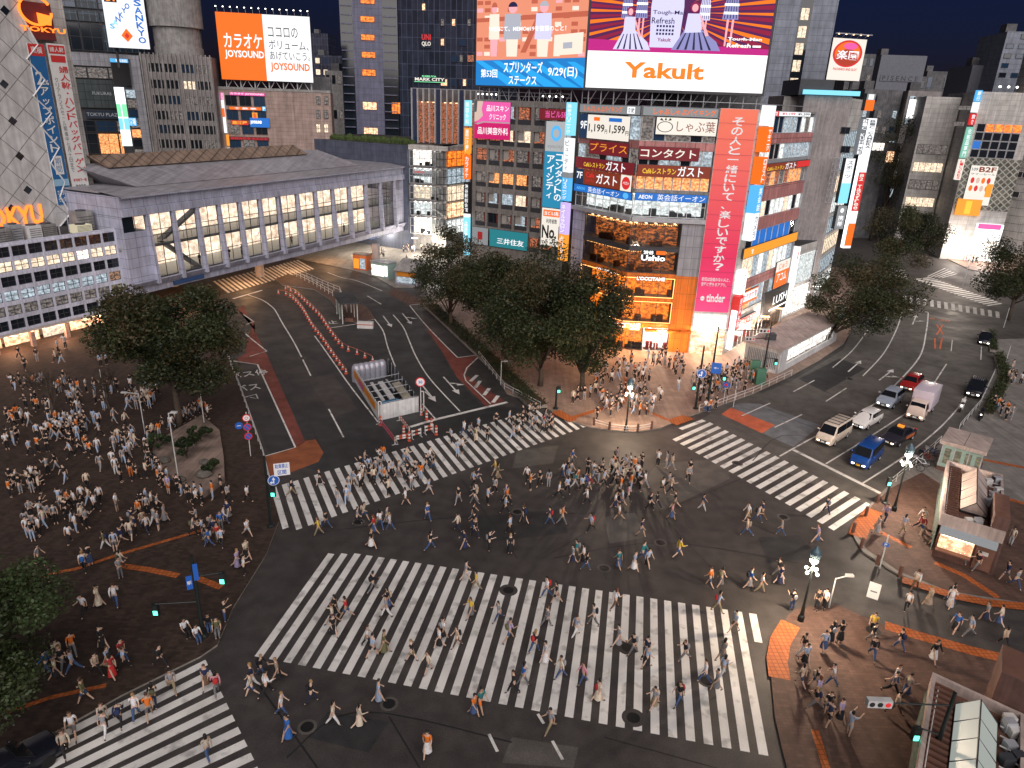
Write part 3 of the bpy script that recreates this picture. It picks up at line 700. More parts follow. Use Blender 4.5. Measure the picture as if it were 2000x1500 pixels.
for W,u0,u1 in((Wl,-8.75,-.12),(Wm,-4.0,2.2)):
    for z0,z1,m,lmp,fr,nv in((3.95,6.75,'lit_orange','lamp_warm','steel_dark',1),(7.35,9.85,'lit_orange','lamp_warm','steel_dark',1),(10.5,13.25,'lit_bar','lamp_warm','steel_dark',1),(13.8,16.7,'lit_bar','lamp_warm','steel_dark',1),(17.5,20.2,'lit_white','lamp_white','white_steel',2)):
        sd+=1;e=u1 if z0<17 else(u1 if W is Wl else 4.75)
        s0=u0 if z0<17 or W is Wm else -11.0
        room(FB,W,s0+.1,e-.1,z0,z1,m,seed=sd,lamp=lmp if z0>10 else 'lamp_warm',clutter='wood_dark' if z0<17 else 'steel_dark',n=5)
        glaze(FB,W,s0,e,z0,z1,3 if z0<17 else 8,fr,nv=nv)
wb=MB()
for z0,z1,m in((6.80,7.30,'orange_lit_panel'),(3.3,3.9,'orange_lit_panel')):
    wb.wbox(Wl,-8.75,-.03,z0,z1,-.3,.06,m);wb.wbox(Wm,-4.05,2.2,z0,z1,-.3,.06,m)
wb.wbox(Wl,-8.75,-.03,9.9,10.46,-.3,.05,'orange_lit_panel');wb.wbox(Wm,-4.05,2.2,9.9,10.46,-.3,.05,'orange_lit_panel')
wb.wbox(Wl,-8.75,-.03,13.28,13.78,-.3,.05,'steel_dark');wb.wbox(Wm,-4.05,2.2,13.28,13.78,-.3,.05,'steel_dark')
wb.wbox(Wm,2.22,4.9,10.3,16.9,-.35,.0,'panel_grey');wb.wbox(Wm,2.22,4.9,0,10.28,-.35,.0,'orange_lit_panel')  # lower part: orange light of the signs put into the panel colour
wb.wbox(Wl,-11.2,-8.77,0,16.9,-.35,.0,'panel_lilac')
wb.wbox(Wl,-11.3,-.0,16.92,17.42,-.4,.35,'steel');wb.wbox(Wm,-4.1,4.9,16.92,17.42,-.4,.35,'steel')
wb.wbox(Wm,4.92,9.4,0,30.1,-.35,-.0,'panel_stone')
for W,u0,u1 in((Wl,-11.2,-.02),(Wm,-4.08,4.9)):
    wb.wbox(W,u0,u1,29.15,30.25,-.35,.03,'panel_grey');wb.wbox(W,u0,u1,25.45,26.35,-.35,.0,'pink_panel');wb.wbox(W,u0,u1,20.25,20.75,-.35,.0,'concrete')
wb.build('wall',FB)
rf=MB();rf.tube([Wl.pt(-10.9,30.9,-.2),(*offpt(Wl,Wm,-.2),30.9),(*offpt(Wm,Wr,-.2),30.9),Wr.pt(21,30.9,-.2)],.04,'steel')
rf.prism([(16,98),(30,97.5),(31,112),(18,112)],30.2,32.6,'concrete_dark','roof_dark');rf.build('roof_parapet',FB)
# plain windows of the upper floors
def strip(par,W,u0,u1,z0,z1,n,fn,frame='white_steel',o=-.15,nv=1):
    w=(u1-u0)/n
    for i in range(n):win(W,u0+i*w+.03,u0+(i+1)*w-.03,z0,z1,o,fn(i),frame,1,nv,.05,par)
rd=random.Random(3)
strip(FB,Wl,-11.1,-.1,26.38,29.12,5,lambda i:rd.choice(['glass_dark','lit_cool','glass_blue']))
strip(FB,Wm,-4.0,4.8,26.38,29.12,6,lambda i:rd.choice(['glass_dark','glass_blue','lit_dim']))
strip(FB,Wl,-11.1,-.1,22.8,25.42,8,lambda i:rd.choice(['lit_cool','lit_dim','glass_dark']))
strip(FB,Wm,-4.0,4.8,22.8,25.42,7,lambda i:rd.choice(['lit_cool','lit_cool','glass_dark']))
strip(FB,Wl,-11.1,-.1,20.78,22.76,8,lambda i:'lit_red');strip(FB,Wm,-4.0,4.8,20.78,22.76,8,lambda i:'lit_warm')
# ground floor: bright shop front
room(FB,Wm,-1.0,2.3,.15,2.9,'lit_shop',o=-1.6,seed=50,lamp='lamp_white',clutter='bn_red',n=5);glaze(FB,Wm,-1.1,2.3,.12,2.95,4,'white_steel')
room(FB,Wm,-4.,-1.2,.15,3.1,'lit_orange',o=-1.2,seed=51,lamp='lamp_warm');glaze(FB,Wm,-4.,-1.15,.12,3.1,2)
room(FB,Wl,-8.7,-.2,.15,3.1,'lit_orange',o=-1.2,seed=52,lamp='lamp_warm');glaze(FB,Wl,-8.75,-.15,.12,3.1,5)
room(FB,Wm,2.5,4.8,.15,2.8,'lit_cool',o=-.15,seed=53,n=0);room(FB,Wm,5.0,9.3,.15,3.2,'lit_shopwarm',o=-.1+.3,seed=54,n=0)
room(FB,Wm,5.1,9.2,3.6,5.5,'lit_shop',o=.3,seed=55,n=0)  # glowing panel in place of the floodlights under the banner
aw=MB()
for i in range(4):u=-1.1+i*1.5;aw.wbox(Wm,u,u+1.42,3.0,3.25,.1,.9,'orange_lit_panel')
aw.build('awning',FB)
# right facet
zz=lambda y:Wr.uz(*ZC(560,y))[1]
UR0,UR1=2.3,21.0
def band(y0,y1,m,o=0.0,x=(UR0-2,UR1+.3)):
    b.wbox(Wr,x[0],x[1],zz(y1),zz(y0),-.35,o,m)
b=MB();band(400,490,'pink_panel',.1);band(880,995,'pink_panel',.1);band(1140,1240,'pink_panel',.1);band(640,668,'steel');b.wbox(Wr,UR1,UR1+.4,0,30.2,-3,.12,'steel')
b.wbox(Wr,0.05,UR0-.3,0,30,-.4,-.02,'panel_stone');b.wbox(Wr,UR0-.2,UR1,8.2,9.4,-.35,.06,'pink_panel');b.wbox(Wr,UR0-.2,UR1,3.3,5.2,-.35,.02,'panel_stone');b.build('wall',FB)
rd=random.Random(9)
for y0,y1,ch in((240,396,['lit_cool','lit_cool','glass_blue','lit_dim','lit_white']),(495,636,['lit_white','lit_cool','lit_white','lit_cool','glass_dark']),(745,872,['lit_red','lit_warm','lit_warm','lit_dim']),(1000,1136,['lit_white','lit_cream','lit_white','glass_dark'])):
    strip(FB,Wr,UR0,UR1-.1,zz(y1),zz(y0),11,lambda i:rd.choice(ch))
strip(FB,Wr,UR0,UR1-.1,zz(1375),zz(1246),8,lambda i:'sg_blue' if i not in(0,7) else 'glass_dark')
strip(FB,Wr,UR0,UR1-.1,9.5,12.4,10,lambda i:rd.choice(['lit_white','lit_cool','lit_white','lit_cream']))
strip(FB,Wr,UR0,UR1-.1,5.3,8.1,8,lambda i:rd.choice(['lit_cool','lit_dim','lit_warm','lit_white']))
room(FB,Wr,.6,13.5,.15,3.2,'lit_shop',o=-1.5,seed=60,lamp='lamp_white',clutter='bn_red',n=12);glaze(FB,Wr,.6,13.5,.12,3.2,9,'white_steel')
room(FB,Wr,13.7,20.8,.15,3.2,'lit_shopwarm',o=-1.5,seed=61,lamp='lamp_warm');glaze(FB,Wr,13.7,20.8,.12,3.2,5)
# ---- signs on it
sign('shop_sign','grey fascia with orange lettering above the price boards, left facet',Wl,(-11.1,-.1,29.1+.08,30.2),.05,.08,'sg_grey',[('しゃぶしゃぶバイキング','sg_orange',.08,.72,.15,.85,.02),('#','sg_white',.80,.92,.12,.88),('食放','sg_black',.81,.91,.25,.75)])
sign('shop_sign','grey fascia with orange lettering above the round fruit logo',Wm,(-4.0,4.75,29.18,30.2),.05,.08,'sg_grey',[('しゃぶしゃぶバイキング','sg_orange',.14,.97,.15,.85,.02)])
sign('price_board','white price board reading 1,199 and 1,599 next to a navy 9F panel',Wl,(-10.9,-1.6,26.1,29.0),.05,.1,'sg_cream',[('#','sg_navy',0,.17,0,1),('9F','sg_white',.02,.16,.38,.72,.02),('1,199','sg_black',.2,.52,.25,.62,.02),('円','sg_black',.53,.58,.25,.42),('1,599','sg_black',.62,.92,.25,.62,.02),('円','sg_black',.93,.99,.25,.42),('#','sg_orange',.3,.42,.75,.9),('#','sg_blue',.6,.85,.75,.9)])
u0,u1,z0,z1=sp(Wm,*ZA(815,190),*ZA(1390,385),.15)
sign('restaurant_sign','white sign with a round vegetable outline and brown lettering',Wm,(u0,u1,z0,z1),.05,.12,'sg_cream',[('@','sg_black',.02,.28,.14,.76),('@','sg_cream',.035,.265,.18,.72),('しゃぶ葉','sg_brown',.34,.97,.2,.82,.0),('<','hedge',0,0,0,0,[(.05,.84),(.12,.78),(.08,.95)]),('<','hedge',0,0,0,0,[(.13,.82),(.17,.82),(.15,1.0)]),('<','hedge',0,0,0,0,[(.19,.80),(.25,.84),(.22,.97)])])
u0,u1,z0,z1=sp(Wl,*ZA(160,425),*ZA(530,610),.15)
sign('contact_lens_sign','wine red sign with the pale letters プライス on the left facet',Wl,(u0,u1,z0+.2,z1+.1),.05,.12,'sg_wine',[('プライス','sg_amber',.03,.97,.25,.85,.0)])
u0,u1,z0,z1=sp(Wm,*ZA(645,475),*ZA(1220,630),.15)
sign('contact_lens_sign','wine red sign with gold letters コンタクト beside the long pink banner',Wm,(u0,u1,z0,z1),.05,.12,'sg_wine',[('コンタクト','sg_cream',.03,.95,.2,.85,.02)])
u0,u1,z0,z1=sp(Wl,*ZA(45,600),*ZA(618,740),.15)
sign('cafe_sign','dark red café fascia with yellow and white lettering, left facet',Wl,(-11.1,-.1,22.35,23.75),.08,.15,'sg_wine',[('Caféレストラン','sg_yellow',.15,.52,.2,.62,.02),('ガスト','sg_white',.54,.86,.12,.9,.03)])
sign('cafe_sign','orange brown café fascia with yellow and white lettering, front facet',Wm,(-4.0,4.75,22.3,23.7),.08,.15,'sg_brown',[('Caféレストラン','sg_yellow',.07,.53,.25,.72,.02),('ガスト','sg_white',.55,.9,.12,.95,.03)])
sign('cafe_board','dark red panel with a navy 7F field and a round red badge',Wl,(-11.0,-.4,20.35,22.25),.05,.1,'sg_brown',[('#','sg_navy',0,.15,0,1),('7F','sg_white',.02,.13,.35,.8,.02),('Cafe','sg_red',.2,.35,.5,.85),('レストラン','sg_red',.2,.35,.2,.42),('ガスト','sg_white',.39,.76,.2,.85,.03),('#','sg_cream',.82,1,0,1),('@','sg_red',.84,.98,.1,.9),('ベスト','sg_white',.86,.96,.4,.6)])
sign('school_sign','blue strip sign for English lessons under the café panel, left facet',Wl,(-11.1,-.1,19.35,20.3),.1,.15,'sg_blue',[('英会話イーオン','sg_white',.26,.8,.15,.85,.0),('AEON','sg_sky',.05,.2,.3,.7),('@','sg_sky',.86,.95,.12,.88)])
sign('school_sign','blue strip sign for English lessons under the café, front facet',Wm,(-4.0,4.75,19.45,20.4),.1,.15,'sg_blue',[('AEON','sg_white',.05,.24,.25,.75),('英会話イーオン','sg_white',.31,.97,.12,.88,.0)])
u0,u1,z0,z1=sp(Wm,*ZA(1440,110),*ZB(1155,738),.3);u0=4.95
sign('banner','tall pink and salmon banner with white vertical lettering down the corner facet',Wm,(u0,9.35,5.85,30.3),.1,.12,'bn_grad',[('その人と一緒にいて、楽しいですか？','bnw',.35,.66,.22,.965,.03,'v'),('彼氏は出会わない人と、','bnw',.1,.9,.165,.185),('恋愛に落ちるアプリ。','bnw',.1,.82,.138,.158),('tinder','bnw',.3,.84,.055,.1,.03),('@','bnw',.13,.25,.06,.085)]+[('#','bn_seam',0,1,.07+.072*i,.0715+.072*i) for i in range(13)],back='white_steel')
sign('shop_sign','small white neon script with an orange plate over the restaurant window',Wm,sp(Wm,*ZB(510,262),*ZB(690,350),.1),.1,.02,'glass_dark',[('Ushio','sg_bright',.02,.98,.02,.55,.03),('渋谷','sg_bright',.1,.5,.62,.98),('#','sg_orange',.6,.98,.62,.98)])
for nm,W,q,lb in(('LOCCITANE',Wl,(ZB(170,388),ZB(320,450)),'white glowing letters above the orange shop, left facet'),("L'OCCITANE",Wm,(ZB(475,458),ZB(690,505)),'white glowing letters above the orange shop window, front facet'),('OCCITANE',Wm,(ZB(285,800),ZB(505,860)),'white glowing letters over the shop entrance beside the trees')):
    sign('shop_letters',lb,W,sp(W,*q[0],*q[1],.25),.1,.05,'orange_lit_panel',[(nm,'sg_bright',.02,.98,.15,.9,.05)])
fr=MB()
for W,u0,u1 in((Wl,-8.75,-.1),(Wm,-4.0,2.1)):
    for z0,z1 in((7.35,9.9),(4.0,6.8)):
        for a,c,d,e in((u0,u1,z0,z0+.07),(u0,u1,z1-.07,z1)):fr.wbox(W,a,c,d,e,.02,.09,'tube_warm')
fr.wbox(Wm,2.03,2.1,7.42,9.83,.02,.09,'tube_warm');fr.wbox(Wm,2.03,2.1,4.07,6.73,.02,.09,'tube_warm');fr.wbox(Wl,-8.75,-8.68,7.42,9.83,.02,.09,'tube_warm')
fr.build('light_strip',FB)
st=MB()
for W,u0,u1 in((Wl,-8.6,-.2),(Wm,-3.9,2.0)):
    for z in(16.5,13.1):
        for i in range(int((u1-u0)/.22)):st.wbox(W,u0+i*.22,u0+i*.22+.06,z-random.random()*.12,z+.06,-.5,-.44,'tube_warm')
st.build('string_light',FB)
# right facet signs
sign('price_board','white and red price board at the top of the right facet',Wr,(UR0-.4,18.2,zz(238),30.2),.05,.12,'sg_white',[('#','sg_red',0,.26,0,1),('食べ放題','sg_white',.03,.23,.5,.9),('平日限定','sg_white',.03,.23,.1,.42),('¥1,199','sg_red',.32,.62,.2,.8),('¥1,599','sg_black',.68,.97,.2,.8)])
sign('cafe_sign','orange brown café fascia with lettering on the right facet',Wr,(UR0-.4,20.9,zz(738),zz(668)),.05,.3,'sg_brown',[('Caféレストラン','sg_yellow',.14,.46,.1,.6,.02),('ガスト','sg_white',.48,.7,.05,.9,.03),('#','sg_red',.72,1,.1,.9)])
sign('fascia','bright orange fascia strip above the lower windows of the right facet',Wr,(UR0-1.2,21.3,12.65,13.95),.1,.25,'sg_amber',[('館','sg_white',.12,.16,.25,.75)])
sign('shop_sign','white and orange rental shop board near the far end of the right facet',Wr,(14.6,20.2,6.4,10.3),.1,.2,'sg_orange',[('#','sg_cream',0,1,.62,1),('じゅう','sg_orange',.2,.8,.68,.92),('アコム','sg_white',.15,.85,.22,.55,.03)])
sign('cosmetics_sign','black shop sign with glowing white capitals and an underline',Wr,(11.6,21.4,2.6,6.3),.1,.3,'sg_black',[('LUSH','sg_bright',.38,.95,.38,.72,.0),('#','sg_bright',.25,.98,.18,.24)])
sign('shop_sign','red and white fascia over the bright shop at the corner',Wr,(.9,9.2,3.25,4.3),.1,.25,'sg_red',[('コスメティックス','sg_white',.08,.92,.2,.8,.02)])
sign('shop_sign','orange framed white board above the red fascia',Wr,(2.5,8.6,6.2,8.0),.1,.2,'sg_orange',[('#','sg_white',.1,.97,.2,.9),('カラオケ館','sg_red',.15,.92,.3,.8,.02)])
# stacked blade signs on the right corner
Wc=Wr
for nm,t,m,tm,q in(('blank white','　','sg_white','sg_black',((320,130),(380,325))),('orange','ヤキニク','sg_orange','sg_white',((275,335),(330,570))),('orange and white','□ガスト','sg_orange','sg_white',((230,625),(270,870))),('pale blue','英会話','sg_sky','sg_white',((180,900),(225,1140))),('white','カメラ','sg_white','sg_grey',((140,1165),(180,1400)))):
    z1=Wr.uz(*ZC(*q[0]))[1];z0=Wr.uz(*ZC(*q[1]))[1]
    o=sign('blade_sign',nm+' blade sign of the stack on the corner right of the long banner',Wr,(.35,2.0,z0,z1),.1,1.1,m,[(t,tm,.2,.8,.06,.94,.03,'v')],side=m)
for nm,t,m,tm,z0,z1 in(('white and yellow topped','免税','sg_bright','sg_grey',8.3,11.3),('narrow red','居酒屋天国','sg_red','sg_white',3.6,8.0)):
    sign('blade_sign',nm+' blade sign low on the corner right of the long banner',Wr,(.35,1.7,z0,z1),.1,.9,m,[(t,tm,.2,.8,.06,.94,.03,'v')],side=m)
sign('blade_sign','slim white light column at the foot of the long banner',Wr,(.05,.3,1.,6.2),.3,.7,'tube_white',[],side='tube_white')
# ================================================================ left neighbour with the pink clinic board
We=Wall((7.75,126.9),D(-28))
EB=bthing('office_building','grey stone office building with rows of windows, pink clinic board and blue eye banner',We,-9)
ze=lambda y:We.uz(*ZE(600,y))[1];ue=lambda x:We.uz(*ZE(x,900))[0]
UE=(-18.6,.3);rows=[(195,370),(430,590),(625,790),(862,1010),(1065,1215),(1265,1405),(1460,1600),(1655,1790)]
zs=[(ze(b),ze(a)) for a,b in rows];zs=[q for q in zs if q[0]>2]
us=[(ue(a),ue(b)) for a,b in((143,246),(264,374),(397,512),(532,662),(690,795),(820,930),(955,1040))]
wb=MB();core(wb,We,UE[0],UE[1],0,30.3,14,'concrete_dark',out=-.8);grid(wb,We,UE,us,(0,30.3),zs,'stone_e',dep=.5);wb.build('wall',EB)
rd=random.Random(5)
for j,(z0,z1) in enumerate(zs):
    for i,(u0,u1) in enumerate(us):
        r0=len(zs)-1-j
        k='lit_warm' if r0==3 and i in(1,2,3) else rd.choice(['lit_dim','lit_red','lit_dim','lit_dim','lit_cool','glass_dark'])
        if (i,j) in((3,1),(2,1),(3,4)):k='lit_cream'
        def ex(b,u0=u0,u1=u1,z0=z0,z1=z1,k=k):
            b.wbox(We,u0+.02,u1-.02,z0+.02,z0+(z1-z0)*.3,-.42,-.22,'steel_dark')
            if rd.random()<.7:b.wbox(We,u1-(u1-u0)*.22,u1-.06,z0+(z1-z0)*.32,z1-.06,-.43,-.36,'wine_curtain')
            if rd.random()<.6:b.wbox(We,u0+.08,u0+(u1-u0)*.45,z0+(z1-z0)*.4,z1-.06,-.44,-.38,'curtain')
        win(We,u0,u1,z0,z1,-.45,k,'steel_dark',2,1,.05,EB,ex)
rf=MB()
rf.tube([We.pt(-18.4,31.6,-.3),We.pt(-10,31.6,-.3),We.pt(0,31.6,-.3)],.04,'steel');rf.tube([We.pt(-18.4,31.,-.3),We.pt(0,31.,-.3)],.03,'steel')
for i in range(12):u=-18.4+i*1.67;rf.tube([We.pt(u,30.3,-.3),We.pt(u,31.6,-.3)],.03,'steel')
for i in range(7):
    u=-17.5+i*2.7;rf.tube([We.pt(u,30.3,-1),We.pt(u+1.2,32.2,-1)],.06,'steel');rf.tube([We.pt(u+2.4,30.3,-1),We.pt(u+1.2,32.2,-1)],.06,'steel')
rf.wbox(We,-18,-.5,32.2,32.5,-1.6,-1,'steel_dark');rf.build('roof_frame',EB)
u0,u1,z0,z1=sp(We,*ZE(140,135),*ZE(480,520),.15);z0=We.uz(*ZE(320,510))[1]
sign('clinic_board','pink and crimson clinic board on the upper left of the grey office building',We,(u0,u1,z0,z1),.1,.15,'sg_pink',[('#','sg_magenta',0,1,0,.43),('<','bn_white',0,0,0,0,[(0,.4),(.12,.43),(.26,.47),(1,.47),(1,.44),(.28,.44),(.1,.38)]),('<','skin_print',0,0,0,0,[(0,.45),(.12,.5),(.24,.62),(.2,.8),(.24,1),(0,1)]),('<','bn_ink',0,0,0,0,[(.0,.7),(.06,.72),(.08,1),(0,1)]),('品川スキン','sg_white',.34,.95,.74,.9,.02),('クリニック','sg_white',.42,.88,.52,.68,.02),('品川美容外科','sg_white',.1,.95,.12,.32,.03)])
u0,u1,z0,z1=sp(We,*ZE(845,330),*ZE(1000,1190),.2)
sign('eye_clinic_banner','tall white and blue banner with a blue ring and vertical lettering',We,(-4.0,-.1,z0,z1),.1,.15,'bn_white2',[('#','sg_sky2',0,1,0,.66),('@','sg_sky',.26,.76,.775,.955),('@','bn_white2',.37,.65,.815,.915),('eyecity','sg_grey',.12,.86,.685,.74,.0),('コンタクトの','sg_white',.56,.9,.08,.64,.03,'v'),('アイシティ','sg_white',.14,.5,.1,.62,.03,'v')])
sign('floor_sign','wine coloured strip sign reading 当ビル5F above the eye banner',We,(-5.4,-.1,z1+.15,z1+1.9),.1,.15,'sg_wine',[('当ビル5F','sg_pink',.22,.95,.2,.85,.02)])
q1=We.uz(*ZE(900,1500))[1]
sign('poster','white poster with orange header and black No.1 below the blue banner',We,(-4.0,-.2,q1-1,z0-.1),.1,.12,'sg_cream',[('#','sg_orange',.08,.92,.78,.95),('当ビル5階','sg_white',.14,.86,.81,.92,.02),('利用者数','sg_black',.25,.8,.6,.72),('No.1','sg_black',.05,.98,.2,.55,.05)])
fl=MB()
for i in range(9):
    u=-17.2+i*.9 if i<5 else -4.6+(i-5)*1.2
    fl.tube([We.pt(u,31.2,0),We.pt(u,31.2,.7)],.04,'steel');fl.ell(We.pt(u,31.15,.75),(.14,.14,.12),'lamp_white',8,5)
fl.build('floodlight',EB)
# vertical light boxes at both edges of the facade
for k,(t,m,tm,y0,y1) in enumerate((('美容外科','sg_cyan','sg_white',130,380),('居酒屋','sg_amber','sg_white',400,650),('カラオケ','sg_orange','sg_white',665,900),('渋谷駅前会館','sg_black','sg_white',930,1235),('',"sg_white",'sg_white',1240,1270),('歯科','sg_cyan','sg_white',1275,1640))):
    z1=We.uz(*ZE(100,y0))[1];z0=We.uz(*ZE(100,y1))[1]
    sign('blade_sign',['pale cyan','amber','orange red','black lettered','short white','turquoise'][k]+' light box in the column at the left edge of the grey office building',We,(-20.0,-18.8,z0,z1),.1,.6,m,[(t,tm,.2,.8,.05,.95,.02,'v')] if t else [],side=m)
for k,(t,m,tm,y0,y1) in enumerate((('美容クリニック','sg_cyan','sg_white',150,470),('ビューティ','sg_white','sg_grey',500,830),('','sg_grey','sg_grey',835,885),('リスニング','sg_sky','sg_white',890,1110),('ネイルサロン','sg_violet','sg_white',1140,1440),('占いの館','sg_amber','sg_white',1450,1700))):
    Wq=Wall(Wl.at(-11.3),Wl.d);z1=Wq.uz(*ZE(1110,y0))[1];z0=Wq.uz(*ZE(1060,y1))[1]
    sign('blade_sign',['cyan','white','short grey','sky blue','violet','amber'][k]+' light box in the column between the two central buildings',Wq,(-1.75,-.35,z0,z1),.1,.7,m,[(t,tm,.2,.8,.05,.95,.02,'v')] if t else [],side=m)
sign('shop_sign','teal shop fascia low on the office building behind the trees',We,(-14.5,-6.5,5.0,8.2),.1,.2,'sg_teal',[('三井住友','sg_white',.2,.9,.2,.55,.02)])
sign('shop_sign','white board with a red mark low on the office building',We,(-18.3,-14.8,5.0,8.2),.1,.2,'sg_grey',[('#','bn_red',.35,.65,.3,.75)])
# ================================================================ rooftop screens
Wy=Wall(Wm.at(-11,-2.0),D(-7));SY=thing('video_screen','huge rooftop screen with a white lower panel reading Yakult in orange','video screen',Wy.pt(10,30.2,-3))
yb=Wy.uz(1143,176)
u0=Wy.uz(1143,175)[0];u1=Wy.uz(1489,178)[0];zb=.5*(Wy.uz(1143,175)[1]+Wy.uz(1489,178)[1]);zm_=.5*(Wy.uz(1147,107)[1]+Wy.uz(1501,100)[1]);zt=zm_+10.5
b=MB();b.wbox(Wy,u0-.25,u1+.25,zb-.3,zt+.3,-1.6,-.02,'steel_dark');b.build('cabinet',SY)
b=MB()
b.wquad(Wy,[(u0,zb),(u1,zb),(u1,zm_),(u0,zm_)],.02,'scr_white')
a=u0+(u1-u0)*.20;c=u0+(u1-u0)*.64
vs=(zm_-zb);b.text(Wy,'Yakult',u0+(u1-u0)*.213,u0+(u1-u0)*.665,zb+vs*.30,zb+vs*.73,.05,'scr_orange',.06)
# dance floor picture: dark purple ground, orange light rays, bottle and dressed figures
b.wquad(Wy,[(u0,zm_),(u1,zm_),(u1,zt),(u0,zt)],.02,'scr_purple')
cx=u0+(u1-u0)*.47;cz=zm_+4.2
for k in range(26):
    w=2*math.pi*k/26;d=.07
    for ww,dd,mm,of in((w,.035+.03*((k*7)%5)/5,'scr_rays',.03),(w+.13,.05,'scr_crimson',.035)):
        pts=[(cx+math.cos(ww)*2.5,cz+math.sin(ww)*1.6),(cx+math.cos(ww-dd)*30,cz+math.sin(ww-dd)*14),(cx+math.cos(ww+dd)*30,cz+math.sin(ww+dd)*14)]
        q=[]
        for n_ in range(len(pts)):   # clip to the screen
            q.append(pts[n_])
        def clip(P,ax,lim,sg):
            o=[]
            for i in range(len(P)):
                A,B=P[i-1],P[i];ia=(A[ax]-lim)*sg>=0;ib=(B[ax]-lim)*sg>=0
                if ia!=ib:t=(lim-A[ax])/(B[ax]-A[ax]);o.append(tuple(A[j]+(B[j]-A[j])*t for j in(0,1)))
                if ib:o.append(B)
            return o
        for ax,lim,sg in((0,u0+.05,1),(0,u1-.05,-1),(1,zm_+.4,1),(1,zt-.05,-1)):
            q=clip(q,ax,lim,sg) if len(q)>2 else q
        if len(q)>2:b.wquad(Wy,q,of,mm)
L=lambda x:u0+(u1-u0)*x
H=lambda y:zm_+(zt-zm_)*y
b.wquad(Wy,[(L(0),H(0)),(L(1),H(0)),(L(1),H(.06)),(L(0),H(.12))],.04,'scr_magenta')
b.wquad(Wy,[(L(.345),H(.05)),(L(.505),H(.05)),(L(.515),H(.45)),(L(.49),H(1)),(L(.36),H(1)),(L(.335),H(.45))],.06,'scr_pale')
for x in(.37,.425,.47):b.wquad(Wy,[(L(x),H(.7)),(L(x+.022),H(.7)),(L(x+.022),H(1)),(L(x),H(1))],.07,'scr_orange')
b.text(Wy,'Tough-Man',L(.347),L(.53),H(.365),H(.415),.08,'scr_ink',.01);b.text(Wy,'Refresh',L(.345),L(.47),H(.285),H(.345),.08,'scr_ink',.01);b.text(Wy,'Yakult',L(.385),L(.46),H(.11),H(.145),.08,'scr_crimson',.02)
for y in(.25,.21,.175):
    for x in range(6):b.wquad(Wy,[(L(.375+x*.017),H(y)),(L(.386+x*.017),H(y)),(L(.386+x*.017),H(y+.022)),(L(.375+x*.017),H(y+.022))],.08,'scr_ink')
def fig(x,y,h,w,dress,hair,sit=False,of=.09,legs=True):
    # a flat printed figure: skirt, blouse, head, hair
    X=lambda a:L(x+a*w);Y=lambda a:H(y+a*h)
    if sit:
        b.wquad(Wy,[(X(-1.2),Y(0)),(X(1.8),Y(0)),(X(1.5),Y(.18)),(X(.5),Y(.42)),(X(-.5),Y(.4))],of,dress)
        for i in range(5):b.wquad(Wy,[(X(-.9+i*.5),Y(.01)),(X(-.75+i*.5),Y(.01)),(X(-.35+i*.25),Y(.36)),(X(-.42+i*.25),Y(.36))],of+.006,'scr_ink')
        b.wquad(Wy,[(X(-.5),Y(.34)),(X(.5),Y(.36)),(X(.42),Y(.72)),(X(-.4),Y(.72))],of+.008,'scr_pale');b.wquad(Wy,[(X(.3),Y(.7)),(X(.45),Y(.66)),(X(1.0),Y(.3)),(X(.8),Y(.28))],of+.012,'scr_skin')
        hy=.84
    else:
        if legs:
            for s in(-.25,.15):b.wquad(Wy,[(X(s),Y(0)),(X(s+.14),Y(0)),(X(s+.18),Y(.3)),(X(s),Y(.3))],of,'scr_skin')
        b.wquad(Wy,[(X(-.62),Y(.26)),(X(.62),Y(.26)),(X(.34),Y(.62)),(X(-.34),Y(.62))],of+.004,dress)
        for i in range(5):b.wquad(Wy,[(X(-.5+i*.23),Y(.27)),(X(-.43+i*.23),Y(.27)),(X(-.24+i*.12),Y(.6)),(X(-.28+i*.12),Y(.6))],of+.008,'scr_ink')
        for i in range(3):b.wquad(Wy,[(X(-.56),Y(.31+i*.08)),(X(.56),Y(.31+i*.08)),(X(.55),Y(.335+i*.08)),(X(-.55),Y(.335+i*.08))],of+.01,'scr_white')
        b.wquad(Wy,[(X(-.36),Y(.6)),(X(.36),Y(.6)),(X(.46),Y(.84)),(X(-.46),Y(.84))],of+.012,'scr_pale');hy=.93
    for rx,ry,dy,mm,k in((.30,.105,.0,hair,.014),(.19,.075,-.012,'scr_skin',.018)):
        b.wquad(Wy,[(X(rx*math.cos(2*math.pi*j/14)),Y(hy+dy+ry*math.sin(2*math.pi*j/14))) for j in range(14)],of+k,mm)
fig(.205,.08,.95,.05,'scr_lav','scr_ink');fig(.285,.08,.98,.055,'scr_lav','scr_ink');fig(.77,.08,1.0,.07,'scr_lav','scr_ink');fig(.63,.08,.95,.05,'scr_pale','scr_ink')
fig(.225,.02,.45,.07,'scr_pale','scr_wine',True,.12);fig(.575,.03,.50,.09,'scr_lav','scr_wine',True,.12)
b.text(Wy,'Tough-Man',L(.77),L(.955),H(.13),H(.17),.12,'scr_white',.05);b.text(Wy,'Refresh',L(.77),L(.90),H(.07),H(.11),.12,'scr_white',.05);b.wquad(Wy,[(L(.91),H(.075)),(L(.955),H(.075)),(L(.955),H(.095)),(L(.91),H(.095))],.12,'scr_white')
b.build('display',SY)
b=MB()
for i in range(14):
    u=u0+.4+(u1-u0-.8)*i/13
    b.tube([Wy.pt(u,30.2,-.5),Wy.pt(u,zb-.3,-.5)],.07,'steel');b.tube([Wy.pt(u,30.25,-1.4),Wy.pt(u+.9,zb-.3,-.5)],.05,'steel')
b.build('support_frame',SY)
